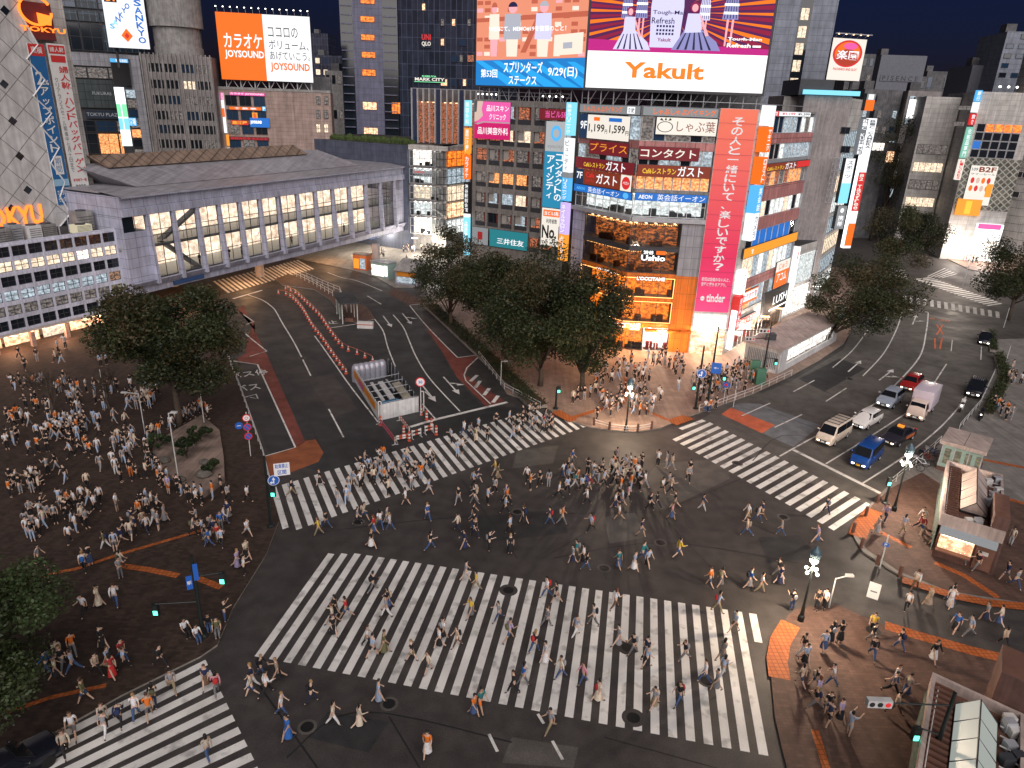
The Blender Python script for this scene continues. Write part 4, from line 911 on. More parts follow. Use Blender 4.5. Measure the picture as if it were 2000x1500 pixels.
# left screen
Ws=Wall((3.6,128.6),D(-28));SL=thing('video_screen','rooftop screen with a street picture above a blue race strip dated 9/29','video screen',Ws.pt(-3,30.3,-2))
u0=.5*(Ws.uz(929,169)[0]+Ws.uz(932,20)[0]);u1=.5*(Ws.uz(1140,170)[0]+Ws.uz(1150,20)[0]);zb=Ws.uz(1035,169)[1];zm_=Ws.uz(1036,116)[1];zt=zm_+10
L=lambda x:u0+(u1-u0)*x
H=lambda y:zm_+(zt-zm_)*y
b=MB();b.wbox(Ws,u0-.3,u1+.3,zb-.3,zt+.3,-1.6,-.02,'steel_dark');b.build('cabinet',SL)
b=MB()
HB=lambda y:zb+(zm_-zb)*y
b.wquad(Ws,[(u0,zb),(u1,zb),(u1,zm_+.35),(u0,zm_-.25)],.05,'scr_blue')
for k in range(7):
    x=-.05+k*.17;q=clip(clip([(L(x),HB(1.05)),(L(x+.06),HB(1.05)),(L(x+.5),HB(.02)),(L(x+.36),HB(.02))],0,u0,1),0,u1,-1);q=clip(q,1,zm_-.3,-1)
    if len(q)>2:b.wquad(Ws,q,.06,'scr_blue2')
b.text(Ws,'第53回',L(.05),L(.21),HB(.3),HB(.62),.09,'scr_white',.03);b.text(Ws,'スプリンターズ',L(.27),L(.63),HB(.5),HB(.92),.09,'scr_white',.05);b.text(Ws,'ステークス',L(.32),L(.58),HB(.06),HB(.4),.09,'scr_white',.05);b.text(Ws,'9/29(日)',L(.68),L(.94),HB(.34),HB(.74),.09,'scr_white',.03)
b.wquad(Ws,[(u0,zm_-.25),(u1,zm_+.35),(u1,zt),(u0,zt)],.02,'scr_brick2')
rd=random.Random(12)
for k in range(9):
    y=.05+k*.11
    for i in range(14):
        x=i/14
        if rd.random()<.75:b.wquad(Ws,[(L(x+.005),H(y)),(L(x+.06),H(y)),(L(x+.06),H(y+.06)),(L(x+.005),H(y+.06))],.03,rd.choice(['scr_brick','scr_brick2','scr_cream','scr_brick','scr_brick2','scr_skin']))
b.wquad(Ws,[(L(.72),H(.06)),(L(.97),H(.09)),(L(.97),H(.40)),(L(.72),H(.36))],.04,'scr_cream');b.wquad(Ws,[(L(.8),H(.16)),(L(.88),H(.17)),(L(.88),H(.26)),(L(.8),H(.25))],.045,'scr_grey')
b.wquad(Ws,[(L(.0),H(.62)),(L(.0),H(.56)),(L(1),H(.62)),(L(1),H(.70))],.04,'scr_brick');b.wquad(Ws,[(L(.42),H(.1)),(L(.47),H(.1)),(L(.62),H(.7)),(L(.57),H(.7))],.045,'scr_brick')
for x,w,mt,mh in((.17,.05,'scr_cream','scr_brick'),(.34,.08,'scr_grey','scr_ink'),(.62,.075,'scr_pale','scr_grey')):
    b.wquad(Ws,[(L(x-w*.6),H(.04)),(L(x+w*.6),H(.04)),(L(x+w*.7),H(.32)),(L(x-w*.7),H(.32))],.06,'scr_skin' if x<.3 else 'scr_cream');b.wquad(Ws,[(L(x-w),H(.3)),(L(x+w),H(.3)),(L(x+w*.9),H(.68)),(L(x-w*.9),H(.68))],.065,mt)
    b.wquad(Ws,[(L(x+w*.5*math.cos(2*math.pi*j/14)),H(.76+.075*math.sin(2*math.pi*j/14))) for j in range(14)],.07,'scr_skin');b.wquad(Ws,[(L(x+w*.52*math.cos(math.pi*j/10)),H(.78+.075*math.sin(math.pi*j/10))) for j in range(11)],.075,mh)
b.text(Ws,'WEBにて、MEMO#19を復習のこと！',L(.12),L(.82),H(.42),H(.5),.09,'scr_white',.02)
b.build('display',SL)
b=MB()
for i in range(11):
    u=u0+.4+(u1-u0-.8)*i/10;b.tube([Ws.pt(u,30.3,-.6),Ws.pt(u,zb-.3,-.6)],.07,'steel')
b.build('support_frame',SL)
# ================================================================ white station building
Wt=Wall(G(0,700),D(62))
TB=bthing('station_building','low white station building with a grid of square windows and lit shops below',Wt,5)
rowy=[(505,588),(612,712),(760,838),(882,962),(1000,1075),(1130,1205)]   # at x about 70 in the zoom
zt_=.5*(Wt.uz(*ZT(0,465))[1]+Wt.uz(*ZT(1060,305))[1]);zb_=Wt.uz(*ZT(0,1255))[1]
ph=(zt_-zb_)/6;zs=[(zb_+ph*i+.32,zb_+ph*i+ph-.18) for i in range(6)]
u1=Wt.uz(*ZT(1100,640))[0];pw=(Wt.uz(*ZT(1045,340))[0]-Wt.uz(*ZT(420,490))[0])/5.
us=[(u1-.45-pw*(i+1)+.12,u1-.45-pw*i-.12) for i in range(14)]
UE=(us[-1][0]-.3,u1)
wb=MB();core(wb,Wt,UE[0],UE[1],zb_,zt_-.2,16,'concrete_dark','roof_dark');grid(wb,Wt,UE,us,(zb_,zt_),zs,'station_white',dep=.35)
wb.wbox(Wt,UE[0],UE[1],zb_-.35,zb_-.02,-16,-.1,'lit_soffit');wb.build('wall',TB)
ty={5:['glass_dark']*14,4:['lit_cream','lit_cream','lit_shop','lit_cream','lit_cream','lit_cream','lit_cream','lit_cream']+['lit_cream']*6,3:['glass_dark']*14,2:['lit_warm2','lit_cool','lit_cool','lit_cool','lit_cool','lit_cool','lit_cool','lit_cool']+['lit_cool']*6,1:['lit_dim2','lit_dim','lit_dim','lit_dim','lit_dim']+['lit_dim']*9,0:['glass_dark']*14}
for j,(z0,z1) in enumerate(zs):
    for i,(a,c) in enumerate(us):win(Wt,a,c,z0,z1,-.2,ty[j][i],'steel_dark',2,2,.06,TB)
b=MB();b.wbox(Wt,UE[0],UE[1],0,zb_-.36,-5,-4.6,'tile_tan');b.build('shop_wall',TB)
for i,(a,c,m) in enumerate(((UE[0],2.,'lit_shopwarm'),(2.4,6.5,'lit_shopwarm'),(7,10,'lit_cream'),(10.5,15,'lit_shopwarm'))):room(TB,Wt,a,c,.13,zb_-.4,m,o=-3.2,seed=70+i,n=0,lamp='lamp_warm')
b=MB()
for i in range(6):b.wbox(Wt,UE[0]+1+i*4.2,UE[0]+1.5+i*4.2,0,zb_-.36,-1.2,-.7,'tile_tan')
b.build('pillar',TB)
ac=MB();rd=random.Random(4)
rf=MB();rf.wbox(Wt,UE[0],UE[1],zt_,zt_+.25,-.5,-.1,'station_white');rf.build('parapet',TB)
def acunit(u,o,w,h,m,lb):
    b=MB();b.wbox(Wt,u,u+w,zt_-.1,zt_-.1+h,o-1.6,o,m);b.lathe([(min(w,1.6)*.38,0),(min(w,1.6)*.38,.12),(.1,.12)],Wt.pt(u+w/2,zt_-.1+h,o-.8),'steel_dark',12)
    for i in range(5):b.wbox(Wt,u+.1,u+w-.1,zt_+.15+i*h*.15,zt_+.2+i*h*.15,o+.002,o+.04,'steel_dark')
    return tag(b.build('air_conditioner'),lb,'air conditioner','machines on the station roof')
for i,(u,o,w,h,m,lb) in enumerate(((3.2,-1.5,1.8,1.7,'concrete','grey roof machine above the first window column of the station building'),(5.3,-2,1.2,1.9,'steel','tall narrow steel roof machine on the station building'),(7.,-1.6,1.5,1.6,'white_steel','white roof machine on the station building below the orange letters'),(8.9,-2,1.6,1.5,'concrete','stained grey roof machine on the station building next to a pipe'),(12.6,-1.4,2.,1.,'lit_box','low glowing cream roof machine at the right end of the station building'),(13.8,-3,2.2,2.4,'concrete','big ribbed grey cooling unit at the right end of the station roof'),(-.5,-2,1.7,1.8,'steel','steel roof machine at the left end of the station roof'))):acunit(u,o,w,h,m,lb)
tag(MB().tube([Wt.pt(10.8,zt_-.1,-2),Wt.pt(10.8,zt_+2.6,-2),Wt.pt(12,zt_+2.6,-2),Wt.pt(12,zt_+.2,-2)],.07,'steel').build('roof_pipe'),'thin steel pipe frame on the station roof','pipe')
# ================================================================ department store tower with diagonal white panels
Wk=Wall(Wt.at(0,-9),Wt.d);kc=Wk.uz(*Z1(360,700))[0]
TK=bthing('department_store','tall department store clad in white diagonal panels with a zigzag edge and hanging banners',Wk,0)
kL=Wk.uz(-60,300)[0];kR=Wk.uz(*Z1(560,1000))[0]
b=MB();core(b,Wk,kL-14,kR,0,46,22,'panel_stone','roof_dark',out=-1.0);b.build('wall',TK)
zl_=lambda y,x=300:Wk.uz(*Z1(x,y))[1]
zig=[Z1(x,y) for x,y in((112,-60),(100,60),(215,260),(150,345),(255,465),(190,560),(295,660),(235,740),(340,860),(290,950),(372,1060),(345,1145),(405,1245),(335,1330),(310,1500))]
zp=[Wk.uz(*p) for p in zig]
for i in range(len(zp)-1):pass
b=MB();out=[(kL-14,zp[-1][1]),(zp[-1][0],zp[-1][1])]+[p for p in zp[::-1][1:]]
out+=[(zp[0][0],46),(kL-14,46)]
n=len(out);vs=[Wk.pt(u,z,.12) for u,z in out]+[Wk.pt(u,z,-.9) for u,z in out];b.add(vs,[tuple(range(n))]+[(i,n+i,n+(i+1)%n,(i+1)%n) for i in range(n)],'panel_white')
b.tube([Wk.pt(u,z,.2) for u,z in zp[1:]],.12,'white_steel',6)
for p in((20,490),(70,705),(112,910),(158,1107),(65,1215),(25,60)):
    u,z=Wk.uz(*Z1(*p));b.wquad(Wk,[(u-.55,z),(u,z-.55),(u+.55,z),(u,z+.55)],.15,'glass_dark')
for k in range(-6,12):   # thick diagonal cable lines
    u=kL-10+k*4.4
b.build('diagonal_panel',TK)
Wk2=Wk
def kq(a,b_,o=.0):return sp(Wk,*Z1(*a),*Z1(*b_),o)
def quadsign(name,label,pts,face,items,o=-.6,th=.1):
    # hanging cloth: a true vertical rectangle fitted to its four image corners
    q=[Wk.uz(*Z1(*p),o) for p in pts];u0=(q[0][0]+q[3][0])/2;u1=(q[1][0]+q[2][0])/2;z1=(q[0][1]+q[1][1])/2;z0=(q[2][1]+q[3][1])/2
    return sign(name,label,Wk,(u0,u1,z0,z1),o-th,th,face,items,back='white_steel')
quadsign('banner','long blue banner with white vertical letters on the department store',((150,255),(245,255),(430,1190),(345,1195)),'bn_blue',[('#','bn_red',0,1,.93,1),('東横','bn_white',.15,.85,.945,.985),('2','bn_white',.15,.6,.76,.84,.02),('%','bn_white',.62,.9,.76,.79),('アップポイント','bn_white',.2,.8,.34,.75,.02,'v'),('#','bn_white',.25,.8,.2,.32),('期間','bn_blue',.35,.7,.21,.31,.0,'v'),('カスタマー','bn_white',.1,.9,.065,.1,.02),('センターへ','bn_white',.1,.9,.02,.055,.02),('#','bn_sky',.0,1.,.125,.17)],o=.2)
quadsign('banner','long white banner with red vertical letters on the department store',((270,255),(375,255),(535,1170),(440,1185)),'bn_white',[('#','bn_red',.05,.95,.94,.99),('婦人靴','bn_white',.12,.88,.95,.98),('#','bn_red',.1,.9,.89,.93),('婦人靴・ハンドバッグバーゲン','bn_red',.42,.95,.2,.87,.03,'v'),('クリアランスセール開催中七月十日まで','bn_ink',.1,.28,.2,.8,.0,'v'),('本館地下一階','bn_red',.1,.9,.14,.16),('2020','bn_ink',.2,.8,.09,.12),('東横店','bn_ink',.15,.85,.02,.045)],o=.2)
u0,u1,z0,z1=kq((118,150),(385,200),.4)
b=MB();b.text(Wk,'TOKYU',u0,u1,z0,z1+.1,.4,'neon_orange',.04)
c0=Wk.uz(*Z1(205,60),.4);b2=[(c0[0]+1.9*math.cos(t*.1)*1.0,c0[1]+1.6*math.sin(t*.1)) for t in range(5,63)]
b.tube([Wk.pt(u,z,.45) for u,z in b2],.16,'neon_orange',6);q=[Wk.uz(*Z1(*p),.5) for p in((212,72),(300,95),(300,150),(225,140))];b.wquad(Wk,[(u,z) for u,z in q][::-1],.5,'neon_orange')
tag(b.build('neon_sign'),'orange neon loop emblem with lettering high on the department store','neon sign')
u0,u1,z0,z1=kq((-150,1235),(258,1290),.3);tag(MB().text(Wk,'TOKYU',u0,u1,z0-.3,z1+.2,.35,'neon_orange',.05).build('neon_sign'),'orange neon letters low on the diagonal panels above the station roof','neon sign')
sign('fascia_plate','dark red plate behind the neon emblem',Wk,kq((105,0),(330,240),.1),.02,.08,'sg_wine2',[],cat='sign')
# ================================================================ glazed skywalk over the road
Wb=Wall((-39.9,116.8),D(65.3))
BR=bthing('skywalk','long glazed pedestrian skywalk with leaning mullions and grey roof over the bus road',Wb,6,cat='skywalk')
bl,brt=-26.5,39.4
b=MB()
b.wbox(Wb,bl,brt,4.15,5.0,-15,-.1,'panel_lilac');b.wbox(Wb,bl,brt,5.0,5.85,-1.0,.1,'panel_lilac')
b.add([Wb.pt(bl,5.0,.1),Wb.pt(brt,5.0,.1),Wb.pt(brt,5.85,.7),Wb.pt(bl,5.85,.7),Wb.pt(brt,5.85,-.2),Wb.pt(bl,5.85,-.2)],[(0,1,2,3),(3,2,4,5)],'panel_lilac')
b.wbox(Wb,bl,brt,14.55,15.5,-15,.35,'panel_lilac');b.wbox(Wb,bl,brt,15.5,17.05,-15,.12,'panel_lilac')
b.wbox(Wb,bl,-22.9,5.85,12.5,-14,.0,'panel_lilac');b.wbox(Wb,bl+.1,bl+1.8,12.5,14.5,-14,-.1,'glass_dark');b.wbox(Wb,35.6,brt,5.85,12.5,-14,.0,'panel_lilac');b.wbox(Wb,37.4,brt,12.5,14.5,-14,.0,'panel_lilac')
b.wbox(Wb,bl,bl+.1,12.5,14.5,-14,-.02,'panel_lilac')
b.wbox(Wb,bl,brt,9.9,10.3,-14,-.9,'sk_floor');b.wbox(Wb,bl,brt,5.0,5.86,-14,-1.0,'sk_floor');b.wbox(Wb,-22.9,35.6,5.9,14.5,-7.4,-7.,'sk_back')
b.build('wall',BR)
b=MB()
b.poly([Wb.pt(bl,17.06,.6),Wb.pt(brt,17.06,.6),Wb.pt(brt,17.5,-3.5),Wb.pt(bl,17.5,-3.5)],'roof_metal')
b.poly([Wb.pt(bl,17.06,.6),Wb.pt(bl,16.85,.6),Wb.pt(brt,16.85,.6),Wb.pt(brt,17.06,.6)][::1],'panel_lilac')
b.poly([Wb.pt(bl,16.85,.6),Wb.pt(bl,16.85,.1),Wb.pt(brt,16.85,.1),Wb.pt(brt,16.85,.6)],'panel_lilac')
b.wbox(Wb,bl,brt,17.3,17.5,-15,-3.5,'roof_metal')
b.add([Wb.pt(bl+6,17.55,-4),Wb.pt(brt-10,17.55,-4),Wb.pt(brt-14,20.2,-11),Wb.pt(bl+2,20.2,-11),Wb.pt(bl+6,17.55,-15),Wb.pt(brt-10,17.55,-15)],[(0,1,2,3),(3,2,5,4),(0,3,4),(1,5,2)],'roof_metal')
b.build('roof',BR)
b=MB();b.add([Wb.pt(bl+6,19.7,-9.0),Wb.pt(brt-19,19.7,-9.0),Wb.pt(brt-20.5,21.3,-11),Wb.pt(bl+4.5,21.3,-11),Wb.pt(bl+6,19.7,-13),Wb.pt(brt-19,19.7,-13)],[(0,1,2,3),(3,2,5,4),(0,3,4),(1,5,2)],'roof_bronze');b.build('roof_vent',BR)
# windows between fins
fx=[ZS(x,y) for x,y in((620,1300),(865,1255),(1090,1210),(1295,1165),(1490,1120),(1680,1080),(1860,1040))]
fu=[Wb.uz(*p)[0] for p in fx];fu+=[Wb.uz(*ZM(*p))[0] for p in((155,1200),(335,1155),(505,1120),(670,1085),(825,1050),(980,1020),(1120,985),(1255,950))]
for i in range(len(fu)):
    b=MB();u=fu[i];b.add([Wb.pt(u-.3,5.3,.95),Wb.pt(u+.12,5.3,.95),Wb.pt(u+.12,5.3,.1),Wb.pt(u-.3,5.3,.1),Wb.pt(u-.3,14.5,.4),Wb.pt(u+.12,14.5,.4),Wb.pt(u+.12,14.5,-.3),Wb.pt(u-.3,14.5,-.3)],[(0,1,5,4),(1,2,6,5),(3,0,4,7),(2,3,7,6),(4,5,6,7),(0,3,2,1)],'panel_lilac');b.build('fin',BR)
for i in range(len(fu)-1):win(Wb,fu[i]+.14,fu[i+1]-.32,5.88,14.52,-.12,'glass_clear','steel_dark',2,4,.09,BR)
win(Wb,bl+1.85,fu[0]-.32,12.5,14.5,-.12,'glass_clear','steel_dark',1,1,.09,BR)
b=MB();rd=random.Random(8)
for i in range(24):
    for z in(9.75,14.4):
        u=-21.5+i*2.4
        for o in(-3,-6.):b.wbox(Wb,u,u+1.3,z-.1,z,o-.2,o,'tube_white')
b.build('ceiling_lamp',BR)
b=MB()
for p,q in(((-20,10.3),(-14.5,5.9)),((-13,14.4),(-20,10.6))):
    b.add([Wb.pt(p[0],p[1],-1.2),Wb.pt(p[0]+.75,p[1],-1.2),Wb.pt(q[0]+.75,q[1],-1.2),Wb.pt(q[0],q[1],-1.2),Wb.pt(p[0],p[1],-2.2),Wb.pt(p[0]+.75,p[1],-2.2),Wb.pt(q[0]+.75,q[1],-2.2),Wb.pt(q[0],q[1],-2.2)],[(0,1,2,3),(4,7,6,5),(0,4,5,1),(3,2,6,7),(1,5,6,2),(0,3,7,4)],'panel_stone')
for i in range(40):u=-22+i*1.45;b.tube([Wb.pt(u,10.3,-1.2),Wb.pt(u,11.4,-1.2)],.03,'steel_dark',5)
b.tube([Wb.pt(-22,11.4,-1.2),Wb.pt(35,11.4,-1.2)],.05,'steel_dark',5)
b.build('stair',BR)
for p in((508,540),(340,560),(735,520)):
    c=G(*p);b=MB();b.lathe([(.75,0),(.75,4.2)],(*c,0),'sk_pillar',16);b.build('pillar',BR)
sign('station_sign','blue and white station name strip under the skywalk edge',Wb,sp(Wb,*ZM(1005,1085),*ZM(1250,1030),.2),.1,.12,'sg_white',[('#','sg_blue',0,.3,0,1),('JR','sg_white',.05,.25,.2,.8),('渋谷駅','sg_black',.4,.95,.15,.85)])
sign('notice_board','dark blue notice strip on the lower band of the skywalk',Wb,(-20.,-14.6,4.35,5.0),-.05,.12,'sg_navy',[])
# ================================================================ glass entrance block at the far end of the skywalk
Wg=Wall((-22.3,150.3),D(-10));GB=bthing('glass_entrance','tall lit glass entrance hall at the end of the skywalk with white lettering',Wg,3)
b=MB();core(b,Wg,-.2,8.0,0,21.4,12,'concrete','roof_dark',out=-2.4);b.wbox(Wg,-.2,8.,20.5,21.4,-2.4,.1,'panel_stone')
for z in(7.2,10.4,13.6,17.):b.wbox(Wg,0,7.9,z,z+.35,-2.4,-.3,'concrete')
b.build('wall',GB)
for i,(z0,z1) in enumerate(((3.8,7.1),(7.6,10.3),(10.8,13.5),(14,16.9),(17.4,20.4))):
    room(GB,Wg,.1,7.8,z0,z1,['lit_shop','lit_white','lit_cream','lit_white','lit_shop'][i],o=-2.2,seed=i,n=4,lamp='lamp_white')
    win(Wg,-.1,5.4,z0,z1,-.1,'glass_clear','steel',5,2,.1,GB);win(Wg,5.5,7.9,z0,z1,-.1,'glass_clear','steel_dark',3,2,.1,GB)
Wg2=Wall(Wg.at(7.95),D(60));b=MB();b.wbox(Wg2,0,9,0,21.4,-4,-.4,'panel_stone');b.build('wall',GB)
for i in range(5):win(Wg2,.1,8.5,3.8+i*3.4,6.9+i*3.4,-.3,['lit_white','lit_shopwarm','lit_cream','lit_cool','lit_orange'][i],'steel_dark',5,2,.1,GB)
sign('hall_letters','small white letters on the lit glass entrance hall',Wg,(.6,4.8,15.4,16.5),.02,.02,'sg_grey',[('SHIBUYA','sg_red',.1,.6,.6,.95),('MARK CITY','sg_black',.02,.98,.1,.5,.02)])
# long grey block with hedge on its roof
Wv=Wall((-22.6,151),D(-26));VB=bthing('terrace_block','long low slate grey block with a planted roof behind the skywalk',Wv,-15);b=MB();core(b,Wv,-33,-.3,0,21.2,30,'tile_slate','roof_dark',out=0);b.build('wall',VB)
b=MB()
for i in range(26):u=-31+i*1.2;b.ell(Wv.pt(u,21.5,-2.5-random.random()),(1.0,1.1,.7+random.random()*.5),'hedge',8,5)
tag(b.build('hedge'),'dark clipped hedge along the roof of the slate grey block','hedge')
# ================================================================ hotel tower
Wh=Wall((-50,206),D(8))
def zx(W,p):return W.uz(*p)
hl=Wh.uz(*Z2(20,300))[0];hm=Wh.uz(*Z2(350,300))[0];hr=Wh.uz(*Z2(810,300))[0]
HB_=bthing('hotel_tower','dark hotel tower with a column of orange lit windows behind the skywalk',Wh,(hl+hr)/2)
Wh2=Wall(Wh.at(hm+.2),D(-12))
b=MB();core(b,Wh,hl,hm,0,75,25,'tower_lilac','roof_dark',out=0);core(b,Wh2,0,hr-hm+6,0,75,25,'tower_dark','roof_dark',out=0)
for i in range(22):
    z=22+i*2.1;a=Wh.uz(*Z2(265,300))[0]
    b.wbox(Wh,a,hm-.3,z,z+.25,.02,.5,'tower_lilac');b.wbox(Wh,hl+.2,hl+3.,z,z+.25,.02,.5,'tower_lilac')
b.wbox(Wh,Wh.uz(*Z2(262,300))[0],hm,20,75,.005,.02,'glass_dark');b.wbox(Wh,hl,hl+3.2,20,75,.005,.02,'glass_dark');b.build('wall',HB_)
for x0,x1,y0,y1,k in((130,215,-10,25,'lit_orange'),(130,215,92,132,'lit_orange'),(133,215,198,238,'lit_orange'),(137,220,300,340,'lit_orange'),(140,222,402,445,'lit_orange'),(143,228,592,642,'lit_shopwarm'),(150,235,742,792,'lit_shopwarm'),(312,365,595,665,'lit_orange')):
    u0,u1,z0,z1=sp(Wh,*Z2(x0,y0),*Z2(x1,y1));win(Wh,u0,u1,z0,z1,.1,k,'steel_dark',3,1,.1,HB_)
rd=random.Random(2)
for i in range(18):
    x=rd.choice([490,600,665,710,755]);y=rd.choice([20,110,225,320,420,460]);u0,u1,z0,z1=sp(Wh2,*Z2(x,y),*Z2(x+rd.choice([20,38]),y+42));win(Wh2,u0,u1,z0,z1,.1+.004*i,rd.choice(['lit_red','lit_dim','lit_shopwarm','glass_blue']),'steel_dark',1,1,.08,HB_)
sign('hotel_letters','small green and white glowing letters low on the dark hotel tower',Wh2,sp(Wh2,*Z2(445,435),*Z2(625,485),.3),.2,.1,'tower_dark',[('SHIBUYA','sg_green',.25,.72,.72,.95),('MARK CITY','sg_cream',.02,.98,.22,.65,.03),('#','sg_green',0,1,.05,.12)])
sign('shop_letters','faint red and white lettering on the dark hotel tower',Wh2,sp(Wh2,*Z2(485,195),*Z2(545,280),.3),.2,.1,'tower_dark',[('UNI','sg_red',.05,.95,.55,.95),('QLO','sg_cream',.05,.95,.1,.45)])
# glass lobby in front of the tower
Wn=Wall((-19.5,158),D(-6));NB=bthing('glass_lobby','glass lobby with white vertical fins above the entrance hall',Wn,3)
n0=Wn.uz(*Z2(432,700))[0];n1=Wn.uz(*Z2(840,700))[0];nz0=Wn.uz(*Z2(440,850))[1];nz1=Wn.uz(*Z2(440,512))[1]
b=MB();core(b,Wn,n0,n1,0,nz1,14,'concrete_dark','roof_dark',out=-2.2);b.wbox(Wn,n0,n1,nz0-.5,nz0,-2.2,.2,'steel_dark');b.build('wall',NB)
room(NB,Wn,n0+.2,n1-.2,nz0,nz1-2.5,'lit_red',o=-2.1,seed=2,n=10,lamp='lamp_warm')
k=12
for i in range(k):
    w=(n1-n0)/k;win(Wn,n0+i*w+.05,n0+(i+1)*w-.05,nz0,nz1,-.2,'glass_clear' if i%4 else 'glass_blue','steel',1,1,.09,NB)
b=MB()
for i in range(k+1):b.wbox(Wn,n0+i*(n1-n0)/k-.04,n0+i*(n1-n0)/k+.04,nz0,nz1,-.1,.45,'white_steel')
b.build('fin',NB)
# ================================================================ buildings behind the skywalk, left
Wp=Wall((-98,165),D(28));PB=bthing('glass_plaza','dark glass shopping plaza beside the white department store',Wp,0)
p0=Wp.uz(*Z1(395,500))[0];p1=Wp.uz(*Z1(880,500))[0]
pz=lambda y,x=560:Wp.uz(*Z1(x,y))[1]
b=MB();core(b,Wp,p0-4,p1,0,60,25,'steel_dark','roof_dark',out=-.4);b.wbox(Wp,p0-4,p1,pz(385),pz(310),-.4,.2,'panel_grey');b.wbox(Wp,p0-4,p1,pz(630),pz(465),-.4,.1,'glass_panelled');b.build('wall',PB)
rd=random.Random(31)
for y0,y1,n,ch in((-20,55,5,['glass_grid','glass_blue','lit_cool']),(60,130,5,['glass_grid','glass_blue','glass_dark']),(135,300,5,['glass_grid','glass_dark','glass_grid','lit_warm']),(390,460,5,['lit_dim','glass_dark','lit_dim']),(700,770,5,['glass_blue','glass_dark','lit_dim']),(775,900,5,['glass_dark','lit_warm','lit_dim']),(905,990,4,['lit_warm','lit_orange','glass_dark']),(1000,1080,4,['glass_dark','lit_warm'])):
    z1,z0=pz(y0),pz(y1);w=(p1-p0+4)/n
    for i in range(n):win(Wp,p0-4+i*w+.08,p0-4+(i+1)*w-.08,z0+.1,z1-.1,.02,rd.choice(ch),'steel_dark',2,2,.08,PB)
sign('plaza_sign','dark strip with pale capitals on the glass plaza',Wp,sp(Wp,*Z1(495,640),*Z1(715,695),.1),.1,.12,'sg_navy2',[('TOKYU PLAZA','sg_grey',.03,.97,.3,.7,.0)])
sign('plaza_sign','grey letters on the pale glass panels of the plaza',Wp,sp(Wp,*Z1(530,510),*Z1(655,560),.1),.1,.05,'glass_panelled',[('FUKURAS','sg_grey',.03,.97,.1,.5,.0)])
# slim sign tower
Wq=Wall((-80,156),D(25));QB=bthing('slim_building','slim office building with light columns between the glass plaza and the ribbed office',Wq,0)
q0=Wq.uz(*Z1(665,500))[0];q1=Wq.uz(*Z1(850,500))[0];qz=lambda y,x=740:Wq.uz(*Z1(x,y))[1]
b=MB();core(b,Wq,q0,q1,0,qz(345),14,'steel_dark','roof_dark',out=-.2);b.wbox(Wq,q0+3.2,q1,qz(700),qz(350),-.2,.05,'panel_grey');b.build('wall',QB)
for i in range(8):
    z1=qz(520+i*58);win(Wq,q0+1.9,q1-.2,z1-1.7,z1,.08,random.choice(['lit_cool','lit_warm','lit_dim','glass_blue','glass_dark']),'steel_dark',2,1,.07,QB)
sign('light_column','white green and blue light column on the slim building',Wq,(q0-.1,q0+1.7,qz(850),qz(510)),.1,.4,'sg_bright',[('#','sg_green',0,1,.5,.72),('#','sg_cyan',0,1,.28,.48),('#','sg_bright',.42,.5,0,1)],side='sg_white')
sign('screen_panel','dark panel with a pale blue head strip on top of the slim building',Wq,(q0,q0+3.2,qz(500),qz(345)),.1,.3,'sg_black',[('#','sg_sky',0,1,.86,1),('電話','sg_white',.3,.95,.88,.98)])
sign('shop_sign','small blue sign on the slim building',Wq,sp(Wq,*Z1(745,685),*Z1(800,735),.1),.2,.1,'sg_sky',[('酒場','sg_white',.1,.9,.1,.9)]);sign('shop_sign','bright blue and white sign at the foot of the slim building',Wq,sp(Wq,*Z1(722,940),*Z1(765,980),.1),.2,.1,'sg_blue',[('P','sg_white',.3,.7,.1,.9)])
# white billboard
Wa=Wall((-86,150),D(20));u0,u1,z0,z1=sp(Wa,*Z1(608,-30),*Z1(877,290));u0=Wa.uz(*Z1(622,150))[0];u1=Wa.uz(*Z1(862,150))[0]
def leg(bb):
    for u in(u0+1,u1-1):bb.wbox(Wa,u-.2,u+.2,z0-3.5,z0,-.8,-.3,'steel_dark')
    # slanted lettering
sign('billboard','white lit billboard with blue slanted lettering and an orange red emblem',Wa,(u0,u1,z0,z1),.1,1.2,'sg_white',[('#','sg_black',.05,.35,.86,1),('51','neon_orange',.1,.3,.88,.98),('SANKYO','sg_blue',.74,.93,.1,.95,.03,'v'),('S','sg_sky',.1,.22,.36,.46,.03),('A','sg_cyan',.18,.3,.43,.53,.03),('N','sg_blue',.26,.38,.5,.6,.03),('K','sg_blue',.35,.46,.58,.68,.03),('Y','sg_blue',.43,.55,.67,.77,.03),('O','sg_blue',.52,.64,.75,.86,.03),('<','sg_orange',0,0,0,0,[(.34,.24),(.48,.12),(.62,.24),(.48,.38)]),('<','sg_red',0,0,0,0,[(.42,.24),(.48,.18),(.54,.24),(.48,.30)])],post=leg)
